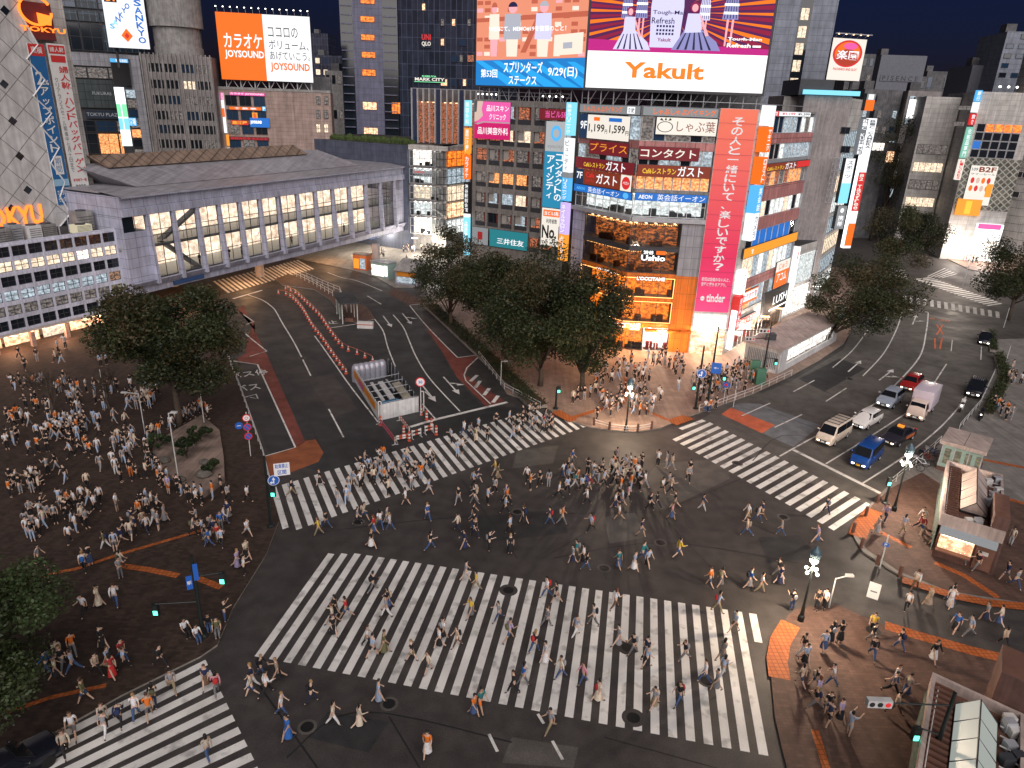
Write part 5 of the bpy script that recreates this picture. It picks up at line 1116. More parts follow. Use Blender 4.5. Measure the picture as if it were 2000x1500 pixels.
# ribbed building with a round stair tower
Wi=Wall((-66,152),D(14));IB=bthing('ribbed_office','brown grey office building ribbed with pale vertical fins',Wi,0)
i0=Wi.uz(*Z1(850,600))[0];i1=Wi.uz(*Z1(1270,700))[0];iz=lambda y,x=1060:Wi.uz(*Z1(x,y))[1]
zs=[(iz(b),iz(a)) for a,b in((375,425),(470,520),(560,610),(650,700),(730,780),(815,865),(900,950),(985,1035))]
us=[(i0+1.2+k*(i1-i0-1.6)/4+.25,i0+1.2+(k+1)*(i1-i0-1.6)/4-.25) for k in range(4)]
b=MB();core(b,Wi,i0,i1,0,iz(325),16,'concrete_dark','roof_dark');grid(b,Wi,(i0,i1),us,(0,iz(325)),zs,'rib_stone',dep=.3);b.build('wall',IB)
rd=random.Random(6)
for j,(z0,z1) in enumerate(zs):
    for i,(a,c) in enumerate(us):win(Wi,a,c,z0,z1,-.2,'lit_cream' if (i,j) in((2,1),) else rd.choice(['glass_dark','glass_dark','lit_dim','glass_blue','glass_dark']),'steel_dark',3,1,.06,IB)
for i in range(17):
    u=i0+.3+i*(i1-i0-.5)/16;b=MB();b.wbox(Wi,u-.09,u+.09,2,iz(325)+.3,0,.55,'concrete');b.build('fin',IB)
b=MB();b.wbox(Wi,i0-1.6,i0-.05,0,iz(340),-8,.3,'panel_grey');b.build('wall',IB)
tag(MB().lathe([(4.6,0),(4.6,1.6),(4.4,1.65),(4.4,5.2),(5.,5.2),(5.,14)],(*Wi.at((i0+i1)/2-.2,-6),iz(325)),'concrete',36).build('roof_drum'),'round grey concrete drum on the roof of the ribbed office','water tower')
# karaoke building with billboard on the roof
Wj=Wall((-52,160),D(12));JB=bthing('karaoke_building','tan tiled building with red and blue karaoke signs and a rooftop billboard',Wj,0)
j0=Wj.uz(*Z1(1290,700))[0];j1=Wj.uz(*Z1(1930,620))[0];jm=Wj.uz(*Z1(1575,700))[0];jz=lambda y,x=1500:Wj.uz(*Z1(x,y))[1]
jt=jz(535,1700)
b=MB();core(b,Wj,j0,j1,0,jt,16,'tile_tan','roof_dark',out=-.02);b.wbox(Wj,j0,j1,jt,jt+.5,-.4,.1,'concrete');b.wbox(Wj,j1-7.4,j1,jt,jt+3.2,-9,-5,'concrete_dark');b.build('wall',JB)
for j in range(7):
    y=560+j*82
    for i in range(3):
        a=j0+1.2+i*(jm-j0-1.4)/3;win(Wj,a,a+(jm-j0-1.4)/3-.5,jz(y+60),jz(y),.06,random.choice(['glass_blue','glass_blue','glass_dark','lit_dim','lit_cream' if j==5 else 'glass_blue']),'steel_dark',2,1,.06,JB)
for y in(560,640,722):
    for x in(1842,1888):
        u0,u1,z0,z1=sp(Wj,*Z1(x,y),*Z1(x+28,y+52));win(Wj,u0,u1,z0,z1,.06,'lit_dim' if y<700 else 'lit_cream','steel_dark',2,2,.06,JB)
sgj=lambda lb,a,c,f,it,**k:sign('karaoke_sign',lb,Wj,sp(Wj,*Z1(*a),*Z1(*c),.2),.15,.15,f,it,**k)
sgj('white and pink lettered strip sign at the top of the tan building',(1335,535),(1545,562),'sg_pink',[('カラオケ JOYSOUND','sg_white',.03,.97,.15,.85)])
sgj('orange strip sign with white marks on the tan building',(1335,620),(1525,645),'sg_orange',[('食 飲 歌','sg_white',.15,.85,.15,.85)]);sgj('small blue end sign on the tan building',(1527,620),(1552,648),'sg_sky',[('P','sg_white',.2,.8,.15,.85)])
sgj('red lettered sign with yellow glow on the tan building',(1345,700),(1450,730),'sg_red',[('居酒屋','sg_yellow',.08,.92,.15,.85)]);sgj('glowing blue sign on the tan building',(1455,685),(1575,745),'sg_blue',[('JOYSOUND','sg_bright',.03,.6,.3,.7)])
sgj('dull red strip sign on the tan building',(1335,795),(1570,820),'sg_wine',[('お好み焼き もんじゃ','sg_red',.05,.95,.15,.85)]);sgj('pale violet strip sign with a pink heart dot low on the tan building',(1365,873),(1520,895),'sg_grey',[('@','sg_pink',.02,.12,.2,.8),('美容クリニック','sg_white',.2,.95,.2,.8)]);sgj('blue sign low on the tan building',(1521,876),(1575,902),'sg_blue',[('歯科','sg_white',.1,.9,.1,.9)])
sgj('orange emblem sign on the tan building',(1468,655),(1505,695),'sg_amber',[('魚','sg_red',.2,.8,.1,.9)])
sign('blade_sign','pink, orange and white light column on the left edge of the tan building',Wj,sp(Wj,*Z1(1285,540),*Z1(1325,775),.2),.1,.5,'sg_white',[('#','sg_pink',0,1,.82,1),('#','sg_orange',0,1,.4,.62),('カラオケ','sg_white',.2,.8,.62,1,.02,'v')],side='sg_white')
sign('blade_sign','orange light column low on the left edge of the tan building',Wj,sp(Wj,*Z1(1318,785),*Z1(1340,850),.2),.1,.4,'sg_amber',[],side='sg_amber')
sign('blade_sign','white light column at the foot of the tan building',Wj,sp(Wj,*Z1(1326,862),*Z1(1346,922),.2),.1,.4,'sg_bright',[],side='sg_bright')
Wx=Wall((-52,161),D(10));q=[Wx.uz(*Z1(*p)) for p in((1258,78),(1808,90),(1826,475),(1297,470))]
u0=(q[0][0]+q[3][0])/2;u1=(q[1][0]+q[2][0])/2;z1=(q[0][1]+q[1][1])/2;z0=(q[2][1]+q[3][1])/2
def frame(bb):
    for i in range(7):
        u=u0+.6+i*(u1-u0-1.2)/6;bb.tube([Wx.pt(u,jt,-.6),Wx.pt(u,z0,-.6)],.12,'white_steel',6);bb.tube([Wx.pt(u,jt,-3),Wx.pt(u,z1-2,-.6)],.1,'steel',6)
        if i<6:bb.tube([Wx.pt(u,jt,-.4),Wx.pt(u+1.2,z0,-.4)],.07,'white_steel',5);bb.tube([Wx.pt(u+2.6,jt,-.4),Wx.pt(u+1.4,z0,-.4)],.07,'white_steel',5)
    for i in range(14):
        u=u0+.3+i*(u1-u0-.6)/13;bb.tube([Wx.pt(u,z1,-.2),Wx.pt(u,z1+.9,.1),Wx.pt(u,z1+1.,.9)],.05,'steel',5);bb.ell(Wx.pt(u,z1+.95,1.),(.14,.14,.1),'lamp_white',6,4)
sign('billboard','rooftop billboard, orange left half and white right half with karaoke lettering',Wx,(u0,u1,z0,z1),0,.5,'sg_white',[('#','sg_orange',0,.49,0,1),('カラオケ','sg_white',.06,.47,.48,.70,.05),('JOYSOUND','sg_white',.06,.48,.31,.45,.04),('ココロの','sg_black',.54,.86,.67,.82,.0),('ボリューム、','sg_black',.54,.97,.49,.63,.0),('あげていこう。','sg_black',.54,.98,.33,.46,.0),('JOYSOUND','sg_orange',.54,.97,.14,.29,.03)],post=frame)
# ================================================================ far skyline blocks (left gap)
def block(lb,x0,x1,ytop,Y,m,ang=0,wins=None,name='office_building',dep=18,grp='towers far behind'):
    W=Wall(((x0+x1)/2*0,Y),D(ang));u0=W.uz(x0,ytop)[0];u1=W.uz(x1,ytop)[0];z=W.uz((x0+x1)/2,ytop)[1]
    t=bthing(name,lb,W,(u0+u1)/2,grp);bb=MB();core(bb,W,u0,u1,0,z,dep,m,'roof_dark',out=0);bb.wbox(W,u0+1,u0+3.5,z,z+2.2,-8,-4,'concrete_dark');bb.build('wall',t)
    if wins:
        nx,nz,ch,zlo=wins;rd=random.Random(int(x0*7+Y))
        for i in range(nx):
            for j in range(nz):
                w=(u1-u0)/nx;h=(z-zlo)/nz
                if rd.random()<.72:win(W,u0+i*w+w*.2,u0+i*w+w*.8,zlo+j*h+h*.25,zlo+j*h+h*.75,.06,rd.choice(ch),'steel_dark',1,1,.08,t)
    return W,u0,u1,z,t
DK=['glass_dark','glass_dark','lit_dim','glass_blue','lit_cream']
block('dark blue far tower in the gap right of the karaoke billboard',612,672,108,330,'tower_dark',0,(4,8,DK,10))
block('pale grey roof block right of the karaoke billboard',634,668,138,235,'concrete',0,(3,3,['lit_dim','glass_dark'],22))
block('distant dark tower rising between billboard and hotel',606,640,65,420,'tower_dark',0)
# ================================================================ grey tower behind the corner building, right
Wd=Wall((64,150),D(-6));d0=Wd.uz(*Z3(560,100))[0];d1=Wd.uz(*Z3(905,100))[0]
DB=bthing('stone_tower','tall grey banded tower with one column of lit stair windows behind the white screen',Wd,(d0+d1)/2)
b=MB();core(b,Wd,d0-8,d1,0,70,20,'tower_grey','roof_dark',out=0);da=Wd.uz(*Z3(665,250))[0];db=Wd.uz(*Z3(735,250))[0];b.wbox(Wd,da,db,28,70,.004,.03,'glass_dark');b.build('wall',DB)
for y in(45,150,250,350,455,555):
    z1=Wd.uz(*Z3(700,y))[1];win(Wd,da+.15,db-.5,z1-2.1,z1,.1,'lit_cream',nu=2,par=DB)
# paradise billboard
Wz=Wall((66,140),D(14));q=[Wz.uz(*Z3(*p)) for p in((880,225),(1070,225),(1040,470),(835,470))]
# (drawn upright: the photo shows it leaning only through perspective)
u0=min(q[0][0],q[3][0])*.5+max(q[0][0],q[3][0])*.5;u1=(q[1][0]+q[2][0])/2;z1=(q[0][1]+q[1][1])/2;z0=(q[2][1]+q[3][1])/2
def lamps(bb):
    for i in range(5):u=u0+.5+i*(u1-u0-1)/4;bb.tube([Wz.pt(u,z1,0),Wz.pt(u,z1+.7,1.)],.05,'steel',5);bb.ell(Wz.pt(u,z1+.6,1.05),(.18,.18,.14),'lamp_warm',6,4)
    bb.wbox(Wz,u0-.2,u1+.2,z1+.55,z1+.7,.9,1.3,'steel')
    for u in(u0+1,u1-1):bb.wbox(Wz,u-.2,u+.2,z0-2.5,z0,-.6,-.2,'steel_dark')
sign('billboard','cream rooftop billboard with a round red and orange badge and white characters',Wz,(u0,u1,z0,z1),0,.4,'sg_cream',[('@','sg_red',.06,.93,.32,.96),('@','sg_orange',.12,.87,.36,.92),('@','sg_brown2',.16,.83,.36,.75),('@','sg_pink',.35,.75,.74,.9),('楽園','sg_white',.18,.82,.5,.72,.04),('PACHINKO AND SLOT','sg_red',.15,.85,.24,.3)],post=lamps)
# grey building under it
Wo=Wall((47.5,117),D(-4));o0=Wo.uz(*Z3(720,800))[0];o1=Wo.uz(*Z3(985,640))[0]
OB=bthing('grey_building','plain grey building with bare wall, scaffold and tall light column signs beside the corner building',Wo,(o0+o1)/2)
oz=lambda y,x=900:Wo.uz(*Z3(x,y))[1];ot=oz(560)
b=MB();core(b,Wo,o0-1,o1,0,ot,22,'rib_stone','roof_dark',out=0);b.wbox(Wo,o0-2.,o0+3,ot,ot+2.2,-10,.0,'steel_dark');b.build('wall',OB)
for y in(740,850):
    u0,u1,z0,z1=sp(Wo,*Z3(935,y),*Z3(980,y+42));win(Wo,u0,u1,z0,z1,.05,'glass_dark',par=OB)
sign('light_strip_sign','pale blue light strip along the roof edge under the round badge billboard',Wo,(o0-1.5,o1+.8,ot+.1,ot+.75),.3,.4,'sg_cyan',[],side='sg_cyan')
Wo2=Wall(Wo.at(o1+.05),D(58))
b=MB();core(b,Wo2,0,14,0,ot-.2,10,'panel_stone','roof_dark',out=-.3);b.build('wall',OB)
for i in range(8):win(Wo2,.4,13.4,2.+i*3.3,4.6+i*3.3,-.2,random.choice(['lit_white','lit_cool','lit_cream']),'steel_dark',8,1,.07,OB)
# scaffold lattice on the bare wall
b=MB();s0,s1,sz0,sz1=sp(Wo,*Z3(840,1180),*Z3(930,920),.6)
for u in(s0,(s0+s1)/2,s1):b.tube([Wo.pt(u,sz0,.6),Wo.pt(u,sz1,.6)],.05,'steel',5)
n=7
for i in range(n+1):
    z=sz0+(sz1-sz0)*i/n;b.tube([Wo.pt(s0,z,.6),Wo.pt(s1,z,.6)],.04,'steel',5)
    if i<n:z2=sz0+(sz1-sz0)*(i+1)/n;b.tube([Wo.pt(s0,z,.6),Wo.pt(s1,z2,.6)],.03,'steel',5);b.tube([Wo.pt(s1,z,.6),Wo.pt(s0,z2,.6)],.03,'steel',5)
tag(b.build('scaffold'),'steel lattice scaffold on the bare wall of the grey building','scaffold')
# tall light column signs
def pole_sign(name,label,W,px,face,items,th=.8,side=None,out=.1,**k):
    q=[W.uz(*Z3(*p)) for p in px];u0=(q[0][0]+q[3][0])/2;u1=(q[1][0]+q[2][0])/2;z1=(q[0][1]+q[1][1])/2;z0=(q[2][1]+q[3][1])/2
    return sign(name,label,W,(u0,u1,z0,z1),out,th,face,items,side=side,**k)
Wu=Wall(Wo.at(o1+1.2,-.5),D(12))
pole_sign('blade_sign','tall white light column with capital letters, orange and red panels beside the street trees',Wu,((1080,690),(1125,690),(965,1440),(925,1440)),'sg_white',[('BIC CAMERA','sg_grey2',.15,.85,.78,.99,.03,'v'),('#','sg_red',0,1,.3,.6),('82 Taxfree','sg_cream',.2,.8,.31,.59,.02,'v'),('#','sg_orange',0,1,.02,.2)],side='tube_white')
pole_sign('blade_sign','grey light column with pale letters left of the tall white column',Wu,((1035,690),(1072,690),(1035,900),(1000,900)),'sg_grey2',[('BIC KUHINE','sg_white',.15,.85,.02,.98,.02,'v')],side='sg_grey2')
pole_sign('blade_sign','orange topped light column at the roof corner of the grey building',Wu,((1062,545),(1112,545),(1100,645),(1048,645)),'sg_grey',[('#','sg_orange',0,1,.0,.62),('#','sg_white',.2,.8,.65,.95)])
pole_sign('blade_sign','white sign column with slanted red edge in front of the scaffold',Wu,((940,920),(985,920),(960,1180),(895,1180)),'sg_white',[('スポーツ','sg_grey2',.2,.8,.55,.95,.03,'v'),('#','sg_cyan',0,1,.0,.45)])
pole_sign('blade_sign','low grey and white column with a round mark under the scaffold',Wu,((900,1195),(950,1195),(925,1330),(870,1330)),'sg_grey',[('@','sg_white',.3,.7,.7,.9),('携帯','sg_white',.2,.8,.1,.6,.02,'v')])
# ================================================================ right side of the far street
Wf=Wall(G(1835,505),D(-14));fr0=Wf.uz(*ZR(640,600))[0]
FR=bthing('fashion_building','pale stone building with dark glass corner and poster beside the round white tower',Wf,6)
fz=lambda x,y:Wf.uz(*ZR(x,y))
ftop=fz(900,395)[1];f1=fz(1260,395)[0]+4
b=MB();core(b,Wf,0,f1,0,ftop,24,'panel_stone','roof_dark',out=0);b.build('wall',FR)
g0=fz(830,760)[0];g1=fz(1130,760)[0];gz1=fz(830,700)[1];gz0=fz(700,1400)[1]
for j in range(4):
    for i in range(5):
        w=(f1-g0)/6;h=1.75;win(Wf,g0+i*w+.05,g0+(i+1)*w-.05,gz1-(j+1)*h,gz1-j*h-.08,.06,('lit_orange' if j==0 and i>0 else('sg_blue' if (i,j)==(0,2) else 'glass_dark')),'steel',1,1,.07,FR)
b=MB();b.wbox(Wf,g0-.5,f1,gz1-18,gz1-4*1.75-.1,.04,.1,'lattice');b.build('screen_wall',FR)
sign('poster','large white fashion poster with orange figures on the pale stone building',Wf,(g0+.9,g0+6.2,gz1-17,gz1-8.6),.15,.15,'sg_cream',[('109','sg_grey2',.05,.28,.86,.94),('B2F','sg_brown',.32,.95,.84,.97,.04),('サマーセール','sg_grey2',.05,.95,.76,.81)]+[('@',['sg_orange','sg_red','skin_print'][i%3],.1+.2*(i%4),.24+.2*(i%4),.35+.2*(i//4),.5+.2*(i//4)) for i in range(8)]+[('#','sg_amber',.75,.98,.22,.55)])
for x0,y0,x1,y1 in((660,530,815,580),(615,685,715,735)):
    u0,u1,z0,z1=sp(Wf,*ZR(x0,y0),*ZR(x1,y1));win(Wf,u0,u1,z0,z1,.05,'lit_dim','steel_dark',4,1,.08,FR)
Wf2=Wall(Wf.at(-.05),D(62));b=MB()
W3=Wall(Wf.at(0),(-math.cos(R(62)),-math.sin(R(62))))
core(b,Wall(Wf.at(-.1,-.2),D(-100)),-22,0,0,ftop-.3,6,'panel_stone','roof_dark',out=0) if 0 else None
b2=MB();W4=Wall(Wf.at(-5.5,-12),D(-14));core(b2,W4,-2,5.2,0,ftop-1,12,'panel_stone','roof_dark',out=0);b2.build('wall',FR)
for z in(6,10,14,18,22):
    if z<ftop-3:win(W4,-1.6,4.8,z,z+2.2,.06,random.choice(['lit_dim','glass_dark','lit_cream']),'steel_dark',5,1,.08,FR)
# light column on its edge
cz=lambda x,y:Wf.uz(*ZR(x,y))[1]
for k,(m,tm,t,a,c) in enumerate((('sg_sky','sg_white','銀行',(610,375),(600,485)),('sg_white','sg_grey2','',(590,490),(570,590)),('sg_red','sg_white','飲食',(560,600),(545,712)),('sg_green2','sg_white','化粧品専門',(535,730),(470,1030)),('sg_cream','sg_red','LICORES',(460,1040),(410,1240)))):
    sign('blade_sign',['sky blue','white','red','green','cream and red lettered'][k]+' section of the light column on the pale stone building',Wf,(-1.3,-.2,cz(*c),cz(*a)),.1,1.0,m,[(t,tm,.2,.8,.05,.95,.02,'v')] if t else [],side=m)
fl=MB()
for i in range(5):u=f1-8+i*1.6;fl.tube([Wf.pt(u,ftop,-.4),Wf.pt(u,ftop+1.,.2)],.06,'steel',5);fl.ell(Wf.pt(u,ftop+1.05,.3),(.25,.25,.2),'lamp_white',7,5)
fl.build('floodlight',FR)
sign('shop_sign','orange light box glowing low on the pale stone building',Wf,(.6,5.4,cz(480,1440)-3.2,cz(480,1440)+.3),.1,.5,'sg_amber',[('#','sg_yellow',.35,.6,.1,.9)],side='sg_amber')
room(FR,Wf,5,12,.2,4.2,'lit_shop',o=.3,seed=80,n=0)
sign('canopy_screen','glowing white shop canopy screen at the far crossing',Wf,(5.5,10.5,5.0,8.6),.3,1.5,'sg_bright',[('#','sg_pink',.0,.9,.7,1)],side='sg_white')
# round white tower
cc=G(1990,500);rr=11.5;v=Vector((cc[0],cc[1]));cdir=v.normalized();cc=v+cdir*rr+Vector((cdir.y,-cdir.x))*1.
b=MB();prof=[(rr,0),(rr,46)];b.lathe(prof,(cc.x,cc.y,0),'panel_round',48)
TW=thing('round_tower','round white panelled shopping tower at the right edge of the street','building',(cc.x,cc.y,0));b.build('wall',TW,smooth=False)
b=MB()
for i in range(1,26):
    z=i*1.8;n=48
    b.lathe([(rr+.02,0),(rr+.02,.07),(rr,.071)],(cc.x,cc.y,z),'steel_dark',48)
b.build('joint_ring',TW)
def cyl(px,py):   # point where the view ray meets the drum
    r=ray(px,py);A=r[0]**2+r[1]**2;B=-2*(r[0]*cc.x+r[1]*cc.y);C_=cc.x**2+cc.y**2-(rr+.1)**2;t=(-B-math.sqrt(max(0,B*B-4*A*C_)))/(2*A);return r[0]*t,r[1]*t,CH+r[2]*t
for px,py in((1965,377),(1985,340)):
    p=cyl(px,py);nn=Vector((p[0]-cc.x,p[1]-cc.y)).normalized();W=Wall((p[0],p[1]),(-nn.y,nn.x));win(W,-.5,3.5,p[2]-.7,p[2]+.7,.05,'glass_dark','white_steel',2,1,.08,TW)
p=cyl(1978,265);nn=Vector((p[0]-cc.x,p[1]-cc.y)).normalized();W=Wall((p[0],p[1]),(-nn.y,nn.x))
sign('poster','pink and picture poster on the round white tower',W,(-2.0,5,p[2]-7,p[2]+9),.1,.12,'sg_pink2',[('#','sg_cream',0,1,.42,1),('@','sg_red',.1,.6,.7,.95),('@','skin_print',.2,.6,.5,.75),('#','sg_navy',.3,.9,.42,.52),('1','sg_white',.55,.9,.15,.35)])
# far right skyline
DKR=['glass_dark','glass_dark','glass_dark','lit_dim','glass_blue']
block('dark far block with a pale rooftop box above the street trees',1700,1812,148,300,'concrete_dark',-5,(8,6,DKR,12))
W,u0,u1,z,t=block('dim concrete rooftop block with sparse letters above the far street',1722,1812,108,290,'roof_block',-5)
sign('roof_letters','faint spaced letters on the dim rooftop block',W,(u0+1,u1-1,z-8.5,z-6.5),.1,.1,'roof_block',[('P I S E N C E','sg_grey3',.05,.95,.1,.9)])
block('low dark block beyond the light columns of the far street',1812,1895,140,330,'concrete_dark',-5,(5,4,DKR,14))
block('dark slab block at the right with a sloping shaded flank',1900,1975,128,240,'roof_block',-10)
block('tall dark block at the right edge of the skyline',1968,2040,62,230,'tower_grey',-10,(3,5,['glass_blue','glass_dark'],40))
block('narrow dark block between grey tower and far street',1660,1712,105,260,'concrete_dark',-5,(4,6,DKR,20))
block('dim block left of the far street with small windows',1690,1765,175,215,'concrete_dark',-4,(5,7,['glass_dark','lit_dim','lit_cool','glass_blue'],8))
block('dim block right of the far street behind the light columns',1775,1840,178,230,'rib_stone',-14,(3,6,['glass_dark','lit_dim','lit_cool'],8))
for k,(x0,y0,x1,y1,m,lb) in enumerate(((1335,580,1358,690,'sg_bright','slim white light column far down the street'),(1400,565,1440,640,'sg_white','white and amber light column far down the street'),(1390,645,1425,700,'sg_bright','short white light column far down the street'))):
    W=Wall((0,205),D(-10));sign('blade_sign',lb,W,sp(W,*Z3(x0,y0),*Z3(x1,y1)),0,.8,m,[('#','sg_amber',0,1,.0,.2)] if k==1 else [],side=m)
# street lights of the far street seen as a glow of shops
for k,(x,y,w,h,m) in enumerate(((1120,830,60,50,'lit_shop'),(1175,880,60,70,'lit_shopwarm'),(1400,1060,80,60,'lit_shop'),(1210,820,40,60,'lit_cool'))):
    W=Wall((0,200+6*k),D(-6));u0,u1,z0,z1=sp(W,*Z3(x,y),*Z3(x+w,y+h));t=bthing('far_shop',['bright far shop front behind the street trees','warm far shop front behind the street trees','white far shop front under the light columns','cool lit far shop front between the trees'][k],W,(u0+u1)/2,cat='shop')
    b=MB();core(b,W,u0-1,u1+1,0,z1+2,8,'concrete_dark','roof_dark',out=-.1);b.build('wall',t);win(W,u0,u1,max(.2,z0),z1,.05,m,'steel_dark',3,1,.08,t)
# low building with curved roof between corner building and far street
Ww=Wall(Wr.at(22.2,-.5),D(49));LB=bthing('low_shop','low white shop building with lit front right of the corner building',Ww,5)
b=MB();core(b,Ww,0,12,0,11,8,'panel_stone','roof_dark',out=-.4);b.build('wall',LB)
room(LB,Ww,.3,11.7,.15,4.2,'lit_shop',o=-.35,seed=90,n=0);room(LB,Ww,.3,11.7,5,9.5,'lit_white',o=-.35,seed=91,n=0)
glaze(LB,Ww,.3,11.7,.12,4.2,8,'white_steel');glaze(LB,Ww,.3,11.7,5,9.5,8,'white_steel')
sign('blade_sign','white and red blade sign on the low white shop',Ww,(-.2,1.2,5,11.5),.1,.9,'sg_bright',[('薬','sg_red',.2,.8,.7,.9),('マツモト','sg_red',.2,.8,.1,.65,.02,'v')],side='sg_white')
# lamps fixed under the skywalk, over the entrance forecourt and over the shop fronts
def ceil_lamp(par,p,e,col,sz=.5,nm='ceiling_lamp'):
    b=MB();b.box(p[0]-.6,p[0]+.6,p[1]-.15,p[1]+.15,p[2]-.08,p[2],'lamp_warm' if col[2]<.7 else 'lamp_white');b.build(nm,par)
    L=bpy.data.lights.new('lamp_light','POINT');L.energy=e;L.color=col;L.shadow_soft_size=sz;o=bpy.data.objects.new('lamp_light',L);COL.objects.link(o);o.parent=par;q=ORG[par.name];o.location=(p[0]-q[0],p[1]-q[1],p[2]-q[2]-.35)
for u in(-14,-2,10,20):ceil_lamp(BR,Wb.pt(u,4.1,-5),800,(1,.52,.22))
for u in(29,37):ceil_lamp(BR,Wb.pt(u,4.1,-4),1700,(1,.88,.70))
ceil_lamp(GB,Wg.pt(2,3.6,3.5),1800,(1,.9,.76));ceil_lamp(GB,Wg.pt(6,3.6,3.),1800,(1,.9,.76))
for u in(2,7.5,13):ceil_lamp(TB,Wt.pt(u,zb_-.45,-.6),520,(1,.50,.28))
for W,u,e,c in((Wm,-2.5,1200,(1,.45,.16)),(Wl,-4,1400,(1,.45,.16)),(Wm,1.,1400,(1,.72,.5)),(Wm,7,1500,(1,.66,.42)),(Wr,5,1500,(1,.78,.62)),(Wr,11,1500,(1,.80,.66)),(Wr,17,600,(1,.70,.48))):ceil_lamp(FB,W.pt(u,3.35,1.1),e,c)
for u in(3,8):ceil_lamp(LB,Ww.pt(u,4.6,2.2),260,(1,.93,.85))
for u in(2,8):ceil_lamp(FR,Wf.pt(u,4.6,3.5),2200,(1,.86,.76))  # lamps added out front to brighten this building and the far crossing
for k,(px,py,e,c) in enumerate(((1690,440,8000,(1,.82,.66)),(1790,430,8000,(.9,.92,1)),(1880,560,2600,(1,.84,.7)))):  # lamps put in to light the facades and trees of the far street
    g=G(px,py);t=thing('street_lamp',['added street lamp at the mouth of the far street','added street lamp by the light columns of the far street','added street lamp at the right of the far crossing'][k],'street lamp',(*g,0),'added lamps of the far street')
    b=MB();b.tube([(*g,0),(*g,8.),(g[0]-.6,g[1]-.4,8.5),(g[0]-1.6,g[1]-1.,8.6)],[.1,.07,.06,.05],'steel',8);b.build('pole',t)
    b=MB();b.box(g[0]-2.2,g[0]-1.4,g[1]-1.2,g[1]-.8,8.5,8.68,'steel');b.box(g[0]-2.1,g[0]-1.5,g[1]-1.15,g[1]-.85,8.46,8.5,'lamp_white');b.build('lamp_head',t)
    L=bpy.data.lights.new('lamp_light','POINT');L.energy=e;L.color=c;L.shadow_soft_size=.3;o=bpy.data.objects.new('lamp_light',L);COL.objects.link(o);o.parent=t;o.location=(-1.8,-1.,8.2)
# ================================================================ trees
for i,c in enumerate(((.022,.034,.010),(.034,.046,.014),(.052,.050,.018),(.015,.024,.008),(.066,.050,.022))):M('leaf_%d'%i,c,rough=.55,kind='leaf')
def tree(name,label,base,z0,z1,r,n,seed,group=None,ls=.34,pal=(0,1,2,3,4),lean=(0,0),trunk=.28,clumps=26,flat=1.):
    rd=random.Random(seed);bx,by=base
    t=thing(name,label,'tree',(bx,by,KZ-.02),group)
    cz=(z0+z1)/2;rz=(z1-z0)/2;cx,cy=bx+lean[0],by+lean[1]
    b=MB();b.tube([(bx,by,KZ-.05),(bx+.05,by,z0*.5),(bx+lean[0]*.4,by+lean[1]*.4,z0+rz*.3)],[trunk*1.25,trunk,trunk*.75],'bark',9)
    cl=[]
    for i in range(clumps):
        while True:
            p=Vector((rd.uniform(-1,1),rd.uniform(-1,1),rd.uniform(-1,1)))
            if .35<p.length<.98 and p.z>-.75:break
        c=Vector((cx+p.x*r,cy+p.y*r*flat,cz+p.z*rz));cl.append((c,r*rd.uniform(.27,.46)))
        if i<11:
            o=Vector((bx+lean[0]*.3,by+lean[1]*.3,z0*.75+rz*.25*rd.random()));m=o.lerp(c,.55)+Vector((0,0,.3));b.tube([o,m,c],[trunk*.42,trunk*.25,trunk*.08],'bark',6)
    b.build('trunk',t,smooth=True)
    b=MB();V=b.v;F=b.f;MM=b.m
    per=int(n*2.7)//len(cl);ls*=.8
    for c,cr in cl:
        tone=rd.choice(pal)
        for k in range(per):
            d=Vector((rd.gauss(0,1),rd.gauss(0,1),rd.gauss(0,1))).normalized()*cr*(rd.random()**.45)
            d.z*=.72
            p=c+d
            a=Vector((rd.uniform(-1,1),rd.uniform(-1,1),rd.uniform(-.6,.6))).normalized();u=a.cross(Vector((rd.uniform(-1,1),rd.uniform(-1,1),rd.uniform(-1,1)))).normalized()
            s=ls*rd.uniform(.55,1.25);a=a*s*.5;u=u*s*.30;o=len(V)
            V.extend((tuple(p-a),tuple(p+u),tuple(p+a),tuple(p-u)));F.append((o,o+1,o+2,o+3));MM.append('leaf_%d'%(tone if rd.random()<.6 else rd.choice(pal)))
    b.build('crown',t,uv=False)
    return t
def tpx(base,top,bot,rx=None):
    """base pixel on the ground; crown top / bottom pixel rows at that distance"""
    g=G(*base);return g,hgt(g,base[0],bot),hgt(g,base[0],top)
TG='street trees round the crossing'
g=G(352,838);tree('plaza_tree','big round dark tree in the paved square left of the bus road',g,hgt(g,350,765),hgt(g,345,548),5.6,16000,1,TG,ls=.36,clumps=46)
for k,(bx,by,cx,ty,byy,r,n,lb) in enumerate(((880,640,868,442,625,4.6,7000,'leftmost and tallest topped tree of the clump before the grey office building'),(985,690,955,505,715,6.0,11000,'dark tree between the tallest topped tree and the broad tree of the central clump'),(1055,755,1035,485,765,6.6,17000,'broad dark tree in the middle of the central clump'),(1135,765,1132,522,765,4.7,13000,'right hand rounded tree of the central clump beside the orange shop'))):
    g=G(bx,by);tree('pavement_tree',lb,g,max(2.2,hgt(g,cx,byy)),hgt(g,cx,ty),r,n,10+k,TG,ls=.36,clumps=36,lean=((cx-bx)*.02,0))
